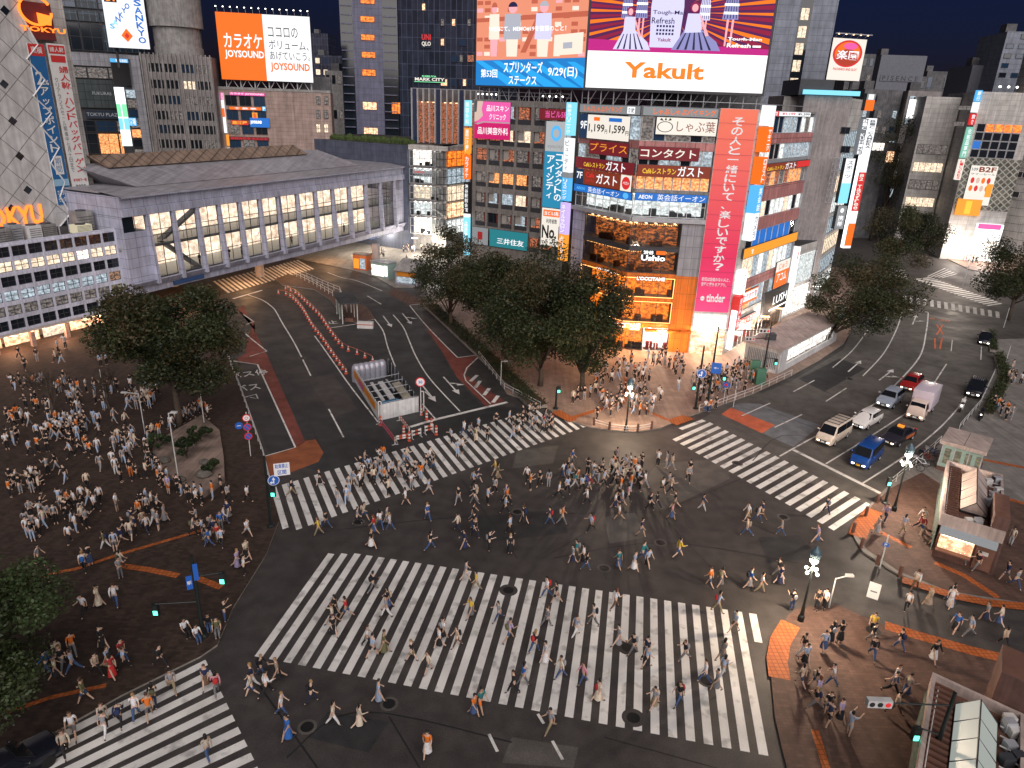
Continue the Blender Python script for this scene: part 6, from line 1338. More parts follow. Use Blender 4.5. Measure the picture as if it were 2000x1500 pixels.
for k,(bx,by,cx,ty,byy,r,n,lb) in enumerate(((1612,675,1660,503,650,6.3,8000,'airy tree at the kerb beside the subway entrance roof'),(1700,565,1738,405,520,6.4,8000,'rounded tree behind the airy kerb tree at the far crossing'),(1700,470,1735,225,420,9.0,8000,'tall dark tree filling the far street right of the light columns'),(1765,410,1760,215,360,9,6000,'farthest tree of the far street between the building fronts'),(1968,625,1970,465,588,6.6,9000,'dark tree at the right edge above the far crossing'))):
    g=G(bx,by);dx=(cx-bx)/FPX*math.hypot(*g);tree('street_tree',lb,g,max(2.5,hgt(g,cx,byy)),hgt(g,cx,ty),r,n,20+k,TG,ls=.4,clumps=30,lean=(dx,0),trunk=.3)
g=G(-150,1480);tree('plaza_tree','near green tree cut by the left edge of the square',g,3.0,hgt(g,20,1075),4.6,16000,31,TG,ls=.26,pal=(5,0,1,5),clumps=40,lean=(1.6,1.0))
# bare tree in the square
def bare(name,label,base,h,seed):
    rd=random.Random(seed);b=MB()
    def br(o,d,L,r,k):
        e=o+d*L;m=o.lerp(e,.5)+Vector((rd.uniform(-.1,.1),rd.uniform(-.1,.1),.05))*L
        b.tube([o,m,e],[r,r*.8,r*.6],'bark',6 if k>1 else 4)
        if k>0:
            for i in range(4 if k>1 else 3):
                nd=(d+Vector((rd.uniform(-1,1),rd.uniform(-1,1),rd.uniform(-.25,.7)))*.85).normalized();br(o.lerp(e,rd.uniform(.55,1)),nd,L*rd.uniform(.6,.8),r*.55,k-1)
    br(Vector((*base,KZ-.03)),Vector((0,0,1)),h*.34,.17,4)
    return tag(b.build(name),label,'tree')
bare('bare_tree','bare branched tree among the crowd left of the big round tree',G(110,830),8,3)
bare('bare_tree','small bare tree behind the crowd near the glowing station shops',G(215,800),6,4)
# planting bed with shaped pines and stones in the square
bed=MB();q=[G(*p) for p in((395,820),(430,850),(438,900),(440,945),(400,975),(372,965),(330,935),(300,905),(300,880),(335,855))]
bed.prism(q,KZ-.02,KZ+.42,'bed_stone','bed_top');tag(bed.build('planting_bed'),'raised pale stone planting bed under the big round tree','planter')
rd=random.Random(5)
for i,(px,py,s) in enumerate(((320,862,.4),(322,902,.55),(400,905,.45),(398,930,.7),(345,885,.35),(375,870,.5),(352,940,.5))):
    c=G(px,py,KZ+.42);b=MB();b.ell((c[0],c[1],KZ+.42+s*.3),(s,s*.8,s*.55),'bed_rock',9,6)
    b.v=[(x+mnoise.noise(Vector((x*2,y*2,z*2)))*.15,y+mnoise.noise(Vector((y*2,z*2,x*2)))*.15,z) for x,y,z in b.v]
    tag(b.build('garden_rock'),'dark rounded rock in the stone planting bed','rock','rocks in the planting bed')
for i,(px,py,h,r,lb) in enumerate(((365,895,2.2,1.1,'cloud pruned pine leaning over the middle of the planting bed'),(392,862,1.6,.9,'low pine shrub at the back of the planting bed'),(310,880,1.5,.9,'dense dark shrub at the left corner of the planting bed'),(415,925,1.3,.7,'small shrub at the right edge of the planting bed'))):
    c=G(px,py,KZ+.4);tree('garden_shrub',lb,c,.9,h+.5,r,1500,50+i,'shrubs in the planting bed',ls=.2,pal=(0,3,5),trunk=.07,clumps=9)
# box hedge along the right pavement and the dark bed under the central trees
def hedgerow(name,label,pts,w,h,pal,n,seed):
    rd=random.Random(seed);b=MB();t=thing(name,label,'hedge',(*G(*pts[0]),KZ))
    P=[Vector(G(*p)) for p in pts];L=[(P[i+1]-P[i]).length for i in range(len(P)-1)];T=sum(L)
    for i in range(len(P)-1):
        d=(P[i+1]-P[i]).normalized();s=Vector((-d.y,d.x))*w*.45;a,c=P[i],P[i+1]
        b.prism([(a-s)[:],(c-s)[:],(c+s)[:],(a+s)[:]],KZ-.01,KZ+.38,'kerb','bark')
    b.build('planter_box',t)
    b=MB()
    for k in range(n):
        u=rd.random()*T;i=0
        while u>L[i]:u-=L[i];i+=1
        p=P[i].lerp(P[i+1],u/L[i]);hh=h*(.7+.3*math.sin(u*2+i));p=Vector((p.x+rd.uniform(-w,w)*.45,p.y+rd.uniform(-w,w)*.45,KZ+.35+rd.random()*hh))
        a=Vector((rd.uniform(-1,1),rd.uniform(-1,1),rd.uniform(-.6,.6))).normalized();u_=a.cross(Vector((rd.uniform(-1,1),rd.uniform(-1,1),1))).normalized();s=.26*rd.uniform(.6,1.2);a=a*s*.5;u_=u_*s*.32;o=len(b.v)
        b.v.extend((tuple(p-a),tuple(p+u_),tuple(p+a),tuple(p-u_)));b.f.append((o,o+1,o+2,o+3));b.m.append('leaf_%d'%rd.choice(pal))
    b.build('foliage',t,uv=False)
hedgerow('hedge','low clipped hedge in a planter along the right kerb',[(1950,700),(1962,740),(1945,780),(1925,815)],1.3,.8,(5,1,2),2600,1)
hedgerow('hedge','low dark planting under the central trees along the bus road',[(840,600),(905,660),(965,715),(1020,770),(1052,800)],2.2,.9,(0,1,3),4200,2)
hedgerow('hedge','thin planting beyond the right hand road at the bend',[(1935,655),(1940,690)],1.,.7,(0,1,5),700,3)
for k,c in dict(orange=(.60,.22,.02),pink=(.45,.10,.22)).items():M('wk_'+k,c,rough=.6)
# ================================================================ vehicles
for k,c in dict(cream=(.72,.62,.52),white=(.80,.78,.76),silver=(.32,.37,.45),red=(.35,.02,.02),blue=(.012,.06,.26),black=(.012,.013,.02),truckbox=(.66,.58,.66),truckcab=(.74,.60,.52),taxi=(.03,.028,.04),orange=(.62,.16,.05)).items():M('car_'+k,c,rough=.22,metal=.0,var=.02,spec=.6)
def loft(b,secs,m,cap=True):
    """secs: list of (x,[(y,z)...]) half outlines from bottom centre to top centre, mirrored"""
    o=len(b.v);n=None
    for x,h in secs:
        ring=[(x,y,z) for y,z in h]+[(x,-y,z) for y,z in h[::-1]]
        n=len(ring);b.v+=ring
    k=len(secs)
    for i in range(k-1):
        for j in range(n):q=(j+1)%n;b.f.append((o+i*n+j,o+i*n+q,o+(i+1)*n+q,o+(i+1)*n+j));b.m.append(m)
    if cap:b.f.append(tuple(o+j for j in range(n-1,-1,-1)));b.m.append(m);b.f.append(tuple(o+(k-1)*n+j for j in range(n)));b.m.append(m)
def finish(o,w=.05,seg=2,ang=35):
    bm=bmesh.new();bm.from_mesh(o.data);bmesh.ops.remove_doubles(bm,verts=bm.verts,dist=.001);bmesh.ops.recalc_face_normals(bm,faces=bm.faces)
    ed=[e for e in bm.edges if len(e.link_faces)==2 and e.calc_face_angle(0)>R(ang)]
    if w>0:bmesh.ops.bevel(bm,geom=ed,offset=w,segments=seg,profile=.6,affect='EDGES',clamp_overlap=True)
    bm.to_mesh(o.data);bm.free();o.data.polygons.foreach_set('use_smooth',[True]*len(o.data.polygons))
    return o
def car(name,label,cat,px,head,L,Wd,prof,col,glass,wheels=(.62,-.62),wr=.32,lights='headlight',plate='plate_w',group='vehicles on the right hand road',extra=None,z=0):
    """prof: list of (x, z_belt, half width at belt, z_top, half width at top) front to back; px = ground pixel under the middle; head = pixel the nose points at"""
    c=Vector(G(*px));h=Vector(G(*head));rz=math.atan2(h.y-c.y,h.x-c.x)
    t=thing(name,label,cat,(c.x,c.y,z+.006),group,rz)
    b=MB();secs=[]
    for x,zb,wb_,zt,wt in prof:
        secs.append((x*L,[(0,.24),(wb_*.94,.26),(wb_,.42),(wb_,zb*.82),(wb_*.97,zb),(wt,zt-.03),(wt*.86,zt),(0,zt+.015)]))
    loft(b,secs,col);finish(b.build('body',t,local=True),.035)
    # glass: polygons in local space lifted a little off the body
    for nm,pts in glass:
        P=[Vector(p) for p in pts];n=(P[1]-P[0]).cross(P[2]-P[0]).normalized();ce=sum(P,Vector())/len(P)
        if n.dot(ce-Vector((ce.x*.6,0,.9)))<0:P=P[::-1];n=-n
        g=MB();g.poly([tuple(p+n*.022) for p in P],'car_glass');g.poly([tuple(p+n*.004) for p in P][::-1],'plastic');k=len(P)
        for i in range(k):j=(i+1)%k;g.poly([tuple(P[i]+n*.004),tuple(P[j]+n*.004),tuple(P[j]+n*.022),tuple(P[i]+n*.022)],'plastic')
        g.build(nm,t,local=True)
    hw=max(p[2] for p in prof)
    for sx in(L*.5*wheels[0],L*.5*wheels[1]):
        for sy in(1,-1):
            w=bpy.data.objects.new('wheel',None);w.empty_display_size=.05;COL.objects.link(w);w.parent=t;w.location=(sx,sy*(hw-.09),wr);w.rotation_euler=(R(90),0,0)
            b=MB();b.lathe([(wr*.72,-.1),(wr*.96,-.1),(wr,-.06),(wr,.06),(wr*.96,.1),(wr*.72,.1)],(0,0,0),'tyre',18);b.build('tyre',w,local=True,smooth=False)
            b=MB();b.lathe([(wr*.74,-.075),(wr*.70,-.05),(wr*.2,-.03)],(0,0,0),'rim',12);b.lathe([(wr*.74,.075),(wr*.70,.05),(wr*.2,.03)],(0,0,0),'rim',12);b.build('rim',w,local=True)
    x0,zb,wb_,zt,wt=prof[0];x0*=L
    for sy in(1,-1):
        b=MB();b.ell((x0+.02,sy*(wb_-.24),min(.72,zb*.82)),(.09,.17,.085),lights,10,6);b.build('headlight',t,local=True,smooth=True)
        x1=prof[-1][0]*L;b=MB();b.box(x1-.03,x1+.04,sy*(prof[-1][2]-.26),sy*(prof[-1][2]-.06),.7,.98,'taillight');b.build('taillight',t,local=True)
        b=MB();gx=[p for n,pts in glass if n=='windscreen' for p in pts];mx=max(p[0] for p in gx)-.35;mz=min(p[2] for p in gx)+.12;b.ell((mx,sy*(hw+.13),mz),(.08,.13,.09),col,8,6);b.build('mirror',t,local=True,smooth=True)
    b=MB();b.box(x0+.012,x0+.06,-.55,.55,.46,.62,'plastic');b.box(x0+.03,x0+.075,-.6,.6,.28,.38,'plastic');b.build('grille',t,local=True)
    b=MB();b.box(x0+.05,x0+.085,-.17,.17,.40,.56,plate);b.build('number_plate',t,local=True)
    if extra:extra(t,L)
    return t
def glassset(L,ws,roof,side,rear,hw,ht,zb,zr):
    """ws=(x bottom, x top) windscreen; side=list of (x0b,x1b,x0t,x1t) panes; rear=(xb,xt)"""
    g=[('windscreen',[(ws[0]*L,hw*.86,zb),(ws[0]*L,-hw*.86,zb),(ws[1]*L,-ht*.9,zr),(ws[1]*L,ht*.9,zr)])]
    for s in(1,-1):
        for a,c,d,e in side:g.append(('side_window',[(a*L,s*hw*.985,zb+.04),(c*L,s*hw*.985,zb+.04),(e*L,s*(ht+(hw-ht)*.16),zr-.05),(d*L,s*(ht+(hw-ht)*.16),zr-.05)]))
    g.append(('rear_window',[(rear[0]*L,hw*.8,zb+.05),(rear[0]*L,-hw*.8,zb+.05),(rear[1]*L,-ht*.85,zr-.08),(rear[1]*L,ht*.85,zr-.08)]))
    return g
def rack(t,L):
    b=MB()
    for sy in(.62,-.62):b.tube([(L*.2,sy,2.08),(-L*.47,sy,2.08)],.025,'plastic',6)
    for i in range(5):x=L*.2-i*L*.165;b.tube([(x,-.72,2.1),(x,.72,2.1)],.03,'plastic',6)
    b.build('roof_rack',t,local=True)
VANP=[(.5,.62,.70,.80,.62),(.485,.95,.80,1.02,.72),(.40,1.12,.84,1.22,.76),(.27,1.14,.85,1.93,.70),(.18,1.15,.85,2.0,.70),(-.44,1.15,.85,2.0,.70),(-.495,1.1,.83,1.9,.68),(-.5,.9,.80,1.2,.72)]
ST=[(.5,.58,.70,.62,.55),(.47,.78,.82,.84,.68),(.24,.92,.86,1.02,.72),(.10,.94,.87,1.42,.62),(.0,.95,.87,1.50,.62),(-.34,.95,.87,1.48,.61),(-.46,.92,.84,1.2,.66),(-.5,.6,.78,.9,.66)]
SED=[(.5,.56,.70,.60,.55),(.47,.74,.82,.80,.68),(.22,.90,.86,.98,.72),(.06,.92,.87,1.38,.60),(-.04,.93,.87,1.46,.60),(-.2,.93,.87,1.42,.59),(-.34,.92,.86,1.02,.68),(-.48,.85,.82,.94,.70),(-.5,.6,.76,.8,.66)]
SUV=[(.5,.68,.72,.72,.58),(.47,.92,.86,.98,.72),(.22,1.06,.90,1.14,.78),(.10,1.08,.91,1.58,.66),(.0,1.09,.91,1.68,.66),(-.36,1.09,.91,1.66,.65),(-.47,1.04,.88,1.3,.70),(-.5,.7,.82,1.0,.7)]
v=lambda x,y:(1560+x/5,680+y/5)
vg=glassset(4.7,(.405,.275),0,[(.33,.20,.25,.19),(.18,-.14,.18,-.14),(-.16,-.45,-.16,-.44)],(-.502,-.49),.855,.70,1.2,1.9)
car('parked_van','cream van with black roof bars waiting first at the stop line','van',v(330,890),v(190,980),4.7,1.7,VANP,'car_cream',vg,(.62,-.6),.32,'headlight_warm',extra=rack)
car('blue_van','dark blue minivan waiting first in the right lane at the stop line','van',v(650,1110),v(540,1210),4.3,1.7,VANP,'car_blue',glassset(4.3,(.405,.275),0,[(.33,.20,.25,.19),(.18,-.14,.18,-.14),(-.16,-.45,-.16,-.44)],(-.502,-.49),.855,.70,1.2,1.9),(.62,-.6),.31,'headlight','plate_y')
sg_=glassset(4.5,(.235,.09),0,[(.15,-.05,.07,-.05),(-.06,-.24,-.06,-.24),(-.25,-.42,-.25,-.38)],(-.47,-.40),.865,.62,1.0,1.43)
car('estate_car','white estate car waiting behind the cream van','car',v(650,740),v(545,800),4.5,1.75,ST,'car_white',sg_,(.62,-.58),.31)
car('silver_suv','silver blue off-roader with lit headlamps behind the white estate car','car',v(880,540),v(790,610),4.5,1.8,SUV,'car_silver',glassset(4.5,(.235,.09),0,[(.15,-.05,.07,-.05),(-.06,-.24,-.06,-.24),(-.25,-.42,-.25,-.38)],(-.478,-.42),.905,.66,1.15,1.6),(.6,-.58),.36)
car('red_car','dark red car half hidden behind the box truck','car',v(1090,380),v(1010,450),4.3,1.7,ST,'car_red',sg_,(.62,-.58),.31,'headlight_warm')
def taxi(t,L):
    b=MB();b.box(-.25,.1,-.28,.28,1.47,1.66,'sg_amber');b.build('roof_sign',t,local=True)
    b=MB();b.box(-L*.33,L*.05,.868,.885,.5,.85,'car_orange');b.box(-L*.33,L*.05,-.885,-.868,.5,.85,'car_orange');b.build('door_panel',t,local=True)
car('taxi','black and orange taxi with a glowing roof lamp in front of the box truck','taxi',v(960,900),v(830,970),4.6,1.7,SED,'car_taxi',glassset(4.6,(.215,.065),0,[(.13,-.04,.04,-.04),(-.05,-.24,-.05,-.2)],(-.335,-.22),.865,.60,.98,1.40),(.62,-.6),.32,'headlight_warm','plate_w',extra=taxi)
car('black_car','black saloon driving away at the bend by the right kerb','car',(1922,668),(1918,690),4.5,1.75,SED,'car_black',glassset(4.5,(.215,.065),0,[(.13,-.04,.04,-.04),(-.05,-.24,-.05,-.2)],(-.335,-.22),.865,.60,.98,1.40),(.62,-.6),.32)
def bars(t,L):
    b=MB()
    for i in range(6):y=-.5+i*.2;b.box(-L*.3,L*.0,y-.02,y+.02,1.69,1.72,'chrome')
    b.build('roof_rack',t,local=True)
car('black_suv','black off-roader with roof bars by the right kerb','car',(1903,768),(1893,788),4.5,1.8,SUV,'car_black',glassset(4.5,(.235,.09),0,[(.15,-.05,.07,-.05),(-.06,-.24,-.06,-.24),(-.25,-.42,-.25,-.38)],(-.478,-.42),.905,.66,1.15,1.6),(.6,-.58),.36,extra=bars)
car('blue_car','dark car nose with reflections at the bottom left corner','car',(20,1520),(85,1478),4.4,1.75,SED,'car_black',glassset(4.4,(.215,.065),0,[(.13,-.04,.04,-.04),(-.05,-.24,-.05,-.2)],(-.335,-.22),.865,.60,.98,1.40),(.62,-.6),.32,'headlight_warm',group=None)
car('far_car','grey car by the kerb of the far street','car',(1860,470),(1850,480),4.4,1.75,SED,'car_silver',glassset(4.4,(.215,.065),0,[(.13,-.04,.04,-.04),(-.05,-.24,-.05,-.2)],(-.335,-.22),.865,.60,.98,1.40),(.62,-.6),.32,group=None) if 0 else None
# box truck
def truckbox(t,L):
    b=MB();b.box(-L*.5,L*.19,-1.0,1.0,.85,2.95,'car_truckbox');finish(b.build('cargo_box',t,local=True),.05)
    b=MB()
    for s in(1,-1):
        b.box(-L*.49,L*.18,s*1.004,s*1.02,1.0,1.06,'steel');b.box(-L*.49,L*.18,s*1.004,s*1.02,2.84,2.9,'steel')
    b.box(-L*.5,L*.18,-.4,.4,.5,.8,'plastic');b.build('chassis',t,local=True)
TR=[(.5,.70,.82,.80,.74),(.492,1.15,.86,1.22,.80),(.475,1.2,.87,1.4,.78),(.42,1.22,.87,2.05,.74),(.38,1.22,.87,2.12,.74),(.22,1.22,.87,2.12,.74),(.21,1.2,.86,2.05,.74)]
car('box_truck','pale box truck with a pinkish cargo roof in the middle lane','truck',v(1185,640),v(1090,745),5.6,2.0,TR,'car_truckcab',[('windscreen',[(.478*5.6,.76,1.25),(.478*5.6,-.76,1.25),(.427*5.6,-.68,2.0),(.427*5.6,.68,2.0)]),('side_window',[(.45*5.6,.875,1.28),(.27*5.6,.875,1.28),(.27*5.6,.775,1.95),(.42*5.6,.775,1.95)]),('side_window',[(.45*5.6,-.875,1.28),(.27*5.6,-.875,1.28),(.27*5.6,-.775,1.95),(.42*5.6,-.775,1.95)])],(.72,-.55),.36,'headlight_warm',extra=truckbox)
# motorcycle with rider helmet box
def moto(label,px,head,col,name='motor_scooter'):
    c=Vector(G(*px));h=Vector(G(*head));t=thing(name,label,'scooter',(c.x,c.y,.006),None,math.atan2(h.y-c.y,h.x-c.x))
    for x in(.62,-.62):
        w=bpy.data.objects.new('wheel',None);w.empty_display_size=.05;COL.objects.link(w);w.parent=t;w.location=(x,0,.27);w.rotation_euler=(R(90),0,0)
        b=MB();b.lathe([(.19,-.06),(.26,-.06),(.27,0),(.26,.06),(.19,.06)],(0,0,0),'tyre',16);b.build('tyre',w,local=True)
        b=MB();b.lathe([(.19,.03),(.05,.03)],(0,0,0),'rim',10);b.lathe([(.19,-.03),(.05,-.03)],(0,0,0),'rim',10);b.build('rim',w,local=True)
    b=MB();loft(b,[(-.85,[(0,.45),(.14,.5),(.16,.62),(0,.7)]),(-.3,[(0,.28),(.2,.35),(.2,.68),(0,.74)]),(.1,[(0,.22),(.2,.24),(.2,.34),(0,.36)]),(.38,[(0,.24),(.22,.3),(.22,.85),(0,.95)]),(.62,[(0,.5),(.16,.55),(.16,.85),(0,.95)])],col);finish(b.build('body',t,local=True),.03)
    b=MB();b.ell((-.35,0,.78),(.42,.16,.09),'plastic',10,6);b.build('seat',t,local=True,smooth=True)
    b=MB();b.tube([(.45,-.36,1.05),(.5,0,1.0),(.45,.36,1.05)],.022,'plastic',6);b.tube([(.55,0,.4),(.48,0,1.0)],.03,'plastic',6);b.build('handlebar',t,local=True)
    b=MB();b.ell((.63,0,.8),(.06,.09,.08),'headlight',8,6);b.build('headlight',t,local=True)
    b=MB();b.box(-.95,-.55,-.2,.2,.82,1.15,col);finish(b.build('top_box',t,local=True),.03)
    return t
moto('white delivery scooter with a top box by the right lane line',v(1580,610),v(1545,680),'car_white')
moto('dark scooter parked by the planter at the right kerb',v(1770,700),v(1740,760),'car_black')
moto('black parked scooter nearest the white roofed lift box',(1790,905),(1770,925),'car_black')
# ================================================================ street furniture
def lamp_post(label,px,top,power,name='street_lamp',col=(1,.84,.66)):
    g=G(*px);H=hgt(g,*top);t=thing(name,label,'street lamp',(*g,0),'ornate street lamps at the crossing')
    b=MB();b.lathe([(.2,0),(.2,.5),(.13,.6),(.10,1.2),(.075,1.4),(.065,H-1.0),(.12,H-.95),(.12,H-.85)],(*g,0),'pole_dark',12);b.build('pole',t,smooth=False)
    b=MB();b.lathe([(.10,H-.85),(.30,H-.55),(.36,H-.25),(.30,H-.05),(.12,H+.12),(.03,H+.3)],(*g,0),'lamp_hood',14)
    b.build('lamp_shade',t);b=MB();b.ell((*g,H-.78),(.27,.27,.2),'globe',12,8);b.build('bulb',t,smooth=True)
    for i in range(4):
        a=math.pi/2*i+.5;p=(g[0]+.42*math.cos(a),g[1]+.42*math.sin(a),H-1.5);b=MB();b.tube([(g[0],g[1],H-1.35),p],.025,'pole_dark',6);b.ell((p[0],p[1],p[2]-.05),.11,'globe',10,7);b.build('small_globe',t,smooth=False)
    L=bpy.data.lights.new('lamp_light','POINT');L.energy=power;L.shadow_soft_size=.35;L.color=col
    o=bpy.data.objects.new('lamp_light',L);COL.objects.link(o);o.parent=t;o.location=(0,-.1,H-1.15);return t
lamp_post('ornate dark lamp with small globes at the right corner of the wide crossing',(1563,1215),(1588,1072),3600,col=(1,.76,.54))
lamp_post('ornate dark lamp on the corner pavement before the orange shop',(1222,842),(1232,742),3000,col=(1,.74,.52))
lamp_post('ornate dark lamp at the corner by the waiting cars and the glass lift box',(1745,1000),(1772,870),4000,col=(1,.80,.62))
def signal(label,px,top,arms=(),signs=(),name='signal_pole',col='pole_dark'):
    """pole with arms: (pixel of the arm tip); signal head hung on each arm"""
    g=G(*px);H=hgt(g,*top);t=thing(name,label,'traffic signal',(*g,0),'traffic signal poles')
    b=MB();b.tube([(*g,0),(*g,H)],[.13,.085],col,10);b.lathe([(.3,0),(.3,.2),(.16,.3)],(*g,0),col,10);b.build('pole',t)
    W=Wall(g,(1,0))
    for z,dx,dy,kind in arms:
        e=(g[0]+dx,g[1]+dy,z+.2);b=MB();b.tube([(*g,z),e],.04,col,6);b.build('arm',t)
        d=Vector((dx,dy)).normalized()
        b=MB()
        if kind=='ped':b.box(e[0]-.17,e[0]+.17,e[1]-.12,e[1]+.12,e[2]-.75,e[2],col);b.box(e[0]-.12,e[0]+.12,e[1]-.14,e[1]-.121,e[2]-.68,e[2]-.40,'sig_green');b.box(e[0]-.12,e[0]+.12,e[1]-.14,e[1]-.121,e[2]-.34,e[2]-.06,'sg_black')
        else:
            b.box(e[0]-.55,e[0]+.55,e[1]-.14,e[1]+.14,e[2]-.2,e[2]+.2,'pole_grey')
            for i,mm in enumerate(('sg_red','sg_black','sg_black')):b.ell((e[0]+.36-i*.36,e[1]-.15,e[2]),(.13,.04,.13),mm,10,5)
        b.build('signal_head',t)
    return t,g,H
def disc(label,g,z,dx,dy,r,face,items,group='road signs',name='road_sign',sq=None):
    """round road sign facing the camera, hung at ground point g, height z"""
    p=(g[0]+dx,g[1]+dy);v_=Vector((-p[0],-p[1])).normalized();W=Wall(p,(-v_.y,v_.x))
    if W.n[0]*v_.x+W.n[1]*v_.y<0:W=Wall(p,(v_.y,-v_.x))
    b=MB();n=24
    ring=[(r*math.cos(2*math.pi*j/n),z+r*math.sin(2*math.pi*j/n)) for j in range(n)] if not sq else [(-sq[0],z-sq[1]),(sq[0],z-sq[1]),(sq[0],z+sq[1]),(-sq[0],z+sq[1])]
    n=len(ring);vs=[W.pt(u,zz_,.14) for u,zz_ in ring]+[W.pt(u,zz_,.10) for u,zz_ in ring]
    b.add(vs,[tuple(range(n)),tuple(range(2*n-1,n-1,-1))]+[(i,n+i,n+(i+1)%n,(i+1)%n) for i in range(n)],face)
    for k,it in enumerate(items):
        o=.146+.004*k
        if it[0]=='@':b.wquad(W,[(it[2]*r*math.cos(2*math.pi*j/24),z+it[2]*r*math.sin(2*math.pi*j/24)) for j in range(24)],o,it[1])
        elif it[0]=='<':b.wquad(W,[(u*r,z+w*r) for u,w in it[2]],o,it[1])
        else:b.text(W,it[0],it[2]*r,it[3]*r,z+it[4]*r,z+it[5]*r,o,it[1],.02)
    return tag(b.build(name),label,'road sign',group)
ARW=[('<','rs_white',[(-.1,-.6),(.1,-.6),(.1,.1),(-.1,.1)]),('<','rs_white',[(-.1,.1),(-.3,.1),(0,.65),(.3,.1),(.1,.1)]),('<','rs_white',[(.0,-.5),(.0,-.25),(-.35,-.25),(-.35,-.08),(-.68,-.37),(-.35,-.66),(-.35,-.5)])]
t,g,H=signal('dark signal pole with a blue turn sign at the left end of the upper crossing',(530,1030),(520,890),[(3.4,.5,-.3,'ped')])
disc('round blue sign with a forked white arrow beside the dark pole at the upper crossing',g,hgt(g,540,932),.55,-.1,.42,'rs_blue',[('@','rs_white',.96),('@','rs_blue',.88)]+ARW)
disc('white rectangular notice with blue characters on the dark pole at the upper crossing',g,hgt(g,560,910),1.15,.1,.5,'rs_white',[('駐車禁止','rs_blue',-.9,.9,.2,.9),('区間','rs_blue',-.6,.6,-.8,-.1)],sq=(.55,.5))
t,g,H=signal('dark signal pole with blue panels among people at the left corner of the wide crossing',(398,1245),(372,1085),[(hgt(G(398,1245),430,1115),1.5,.2,'ped'),(2.6,-2.2,-.6,'ped')])
disc('narrow blue panel high on the pole at the left corner of the wide crossing',g,hgt(g,378,1115),.1,0,.3,'rs_blue',[],sq=(.13,.55));disc('blue oval panel lower on the pole at the left corner of the wide crossing',g,hgt(g,366,1140),-.35,0,.3,'rs_blue',[('駅','rs_white',-.4,.4,-.4,.4)],sq=(.16,.45))
t,g,H=signal('tall dark signal pole with a long arm in the crowd before the subway entrance',(1380,800),(1400,638),[(hgt(G(1380,800),1400,640)-.2,4.6,-.4,'car'),(4.2,1.2,-.5,'ped')])
disc('big blue oval direction panel on the tall signal pole before the subway entrance',g,hgt(g,1395,718),.35,-.1,.5,'rs_blue',[('←','rs_white',-.5,.5,-.2,.3)],sq=(.5,.6))
t,g,H=signal('shorter dark pole carrying a blue arrow sign left of the tall signal pole',(1358,800),(1372,675),[(3.0,-.6,-.4,'ped')])
disc('round blue sign with a white arrow on the shorter dark pole',g,hgt(g,1366,728),.12,-.1,.5,'rs_blue',[('@','rs_white',.96),('@','rs_blue',.88)]+ARW)
signal('dark signal pole with an arm in front of the ribbed subway wall',(1487,745),(1503,628),[(hgt(G(1487,745),1500,660),-2.6,-1.2,'car'),(3.,1.0,-.8,'ped')])
signal('dark signal pole beside the ornate lamp at the waiting cars',(1728,985),(1732,930),[(2.5,-.3,-.3,'ped')])
t,g,H=signal('short dark pole with a green walking light under the central trees',(1085,800),(1083,755),[(2.6,.2,-.3,'ped')])
t,g,H=signal('black signal mast leaning out in the bottom right corner before the kiosk roof',(1800,1545),(1848,1345),[(5.4,-3.4,-.2,'car'),(3.6,-1.0,.2,'ped')])
def spole(label,px,top,signs=(),r=.045,col='pole_grey',arm=None,cat='pole',name='sign_pole',lamp=False):
    g=G(*px);H=hgt(g,*top);b=MB();b.tube([(*g,0),(*g,H)],r,col,8)
    if arm:b.tube([(*g,H-.05),(g[0]+arm[0],g[1]+arm[1],H+.05)],r*.9,col,8);b.box(g[0]+arm[0]-.25,g[0]+arm[0]+.25,g[1]+arm[1]-.12,g[1]+arm[1]+.12,H-.02,H+.1,col)
    tag(b.build(name),label,cat,'thin poles of the square');return g,H
spole('white pole with a short arm in the crowd of the square',(284,850),(271,768),arm=(-1.3,0));spole('white pole rising from the middle of the planting bed',(350,945),(340,805),arm=(.4,.1));spole('white pole at the back of the planting bed',(400,835),(388,748));spole('thin grey pole left of the crowd in the square',(209,800),(193,722))
g,H=spole('thin pole carrying three round parking signs at the bus bay kerb',(490,893),(478,805))
for k,(y,f) in enumerate((( 815,'ring'),(833,'no'),(851,'no'))):
    disc(['white and red ringed sign on top of the bus bay pole','upper blue and red no parking disc on the bus bay pole','lower blue and red no parking disc on the bus bay pole'][k],g,hgt(g,480,y),0,-.05,.35,'rs_red',[('@','rs_white' if f=='ring' else 'rs_blue',.78)]+([('@','rs_red',.4),('@','rs_white',.28)] if f=='ring' else [('<','rs_red',[(-.6,.45),(-.45,.6),(.6,-.45),(.45,-.6)])]))
disc('small blue disc beside the no parking discs',g,hgt(g,466,833),-.75,0,.32,'rs_blue',[('<','rs_white',[(-.5,-.1),(.5,-.1),(.5,.1),(-.5,.1)])])
spole('white pole with a small blue plate on the right corner pavement',(1718,1110),(1735,1045));spole('white pole with an arm at the lower right corner beside the lamp',(1618,1190),(1635,1130),arm=(1.,.3))
g=G(1718,1110);disc('small blue plate on the white pole of the right corner pavement',g,hgt(g,1730,1062),0,0,.2,'rs_blue',[('P','rs_white',-.4,.4,-.5,.5)],sq=(.2,.14))
g,H=spole('grey pole with a round sign at the corner of the fenced works',(822,812),(812,745))
disc('round pale sign with a red ring over the fenced works',g,H,0,-.05,.5,'rs_red',[('@','rs_white',.8),('30','rs_blue',-.4,.4,-.3,.3)])
spole('white pole with a camera box under the central trees',(978,752),(977,705),arm=(.5,0));spole('white post at the far right crossing corner',(1960,640),(1966,600));spole('pale post on the right pavement by the planter',(1962,715),(1972,675))
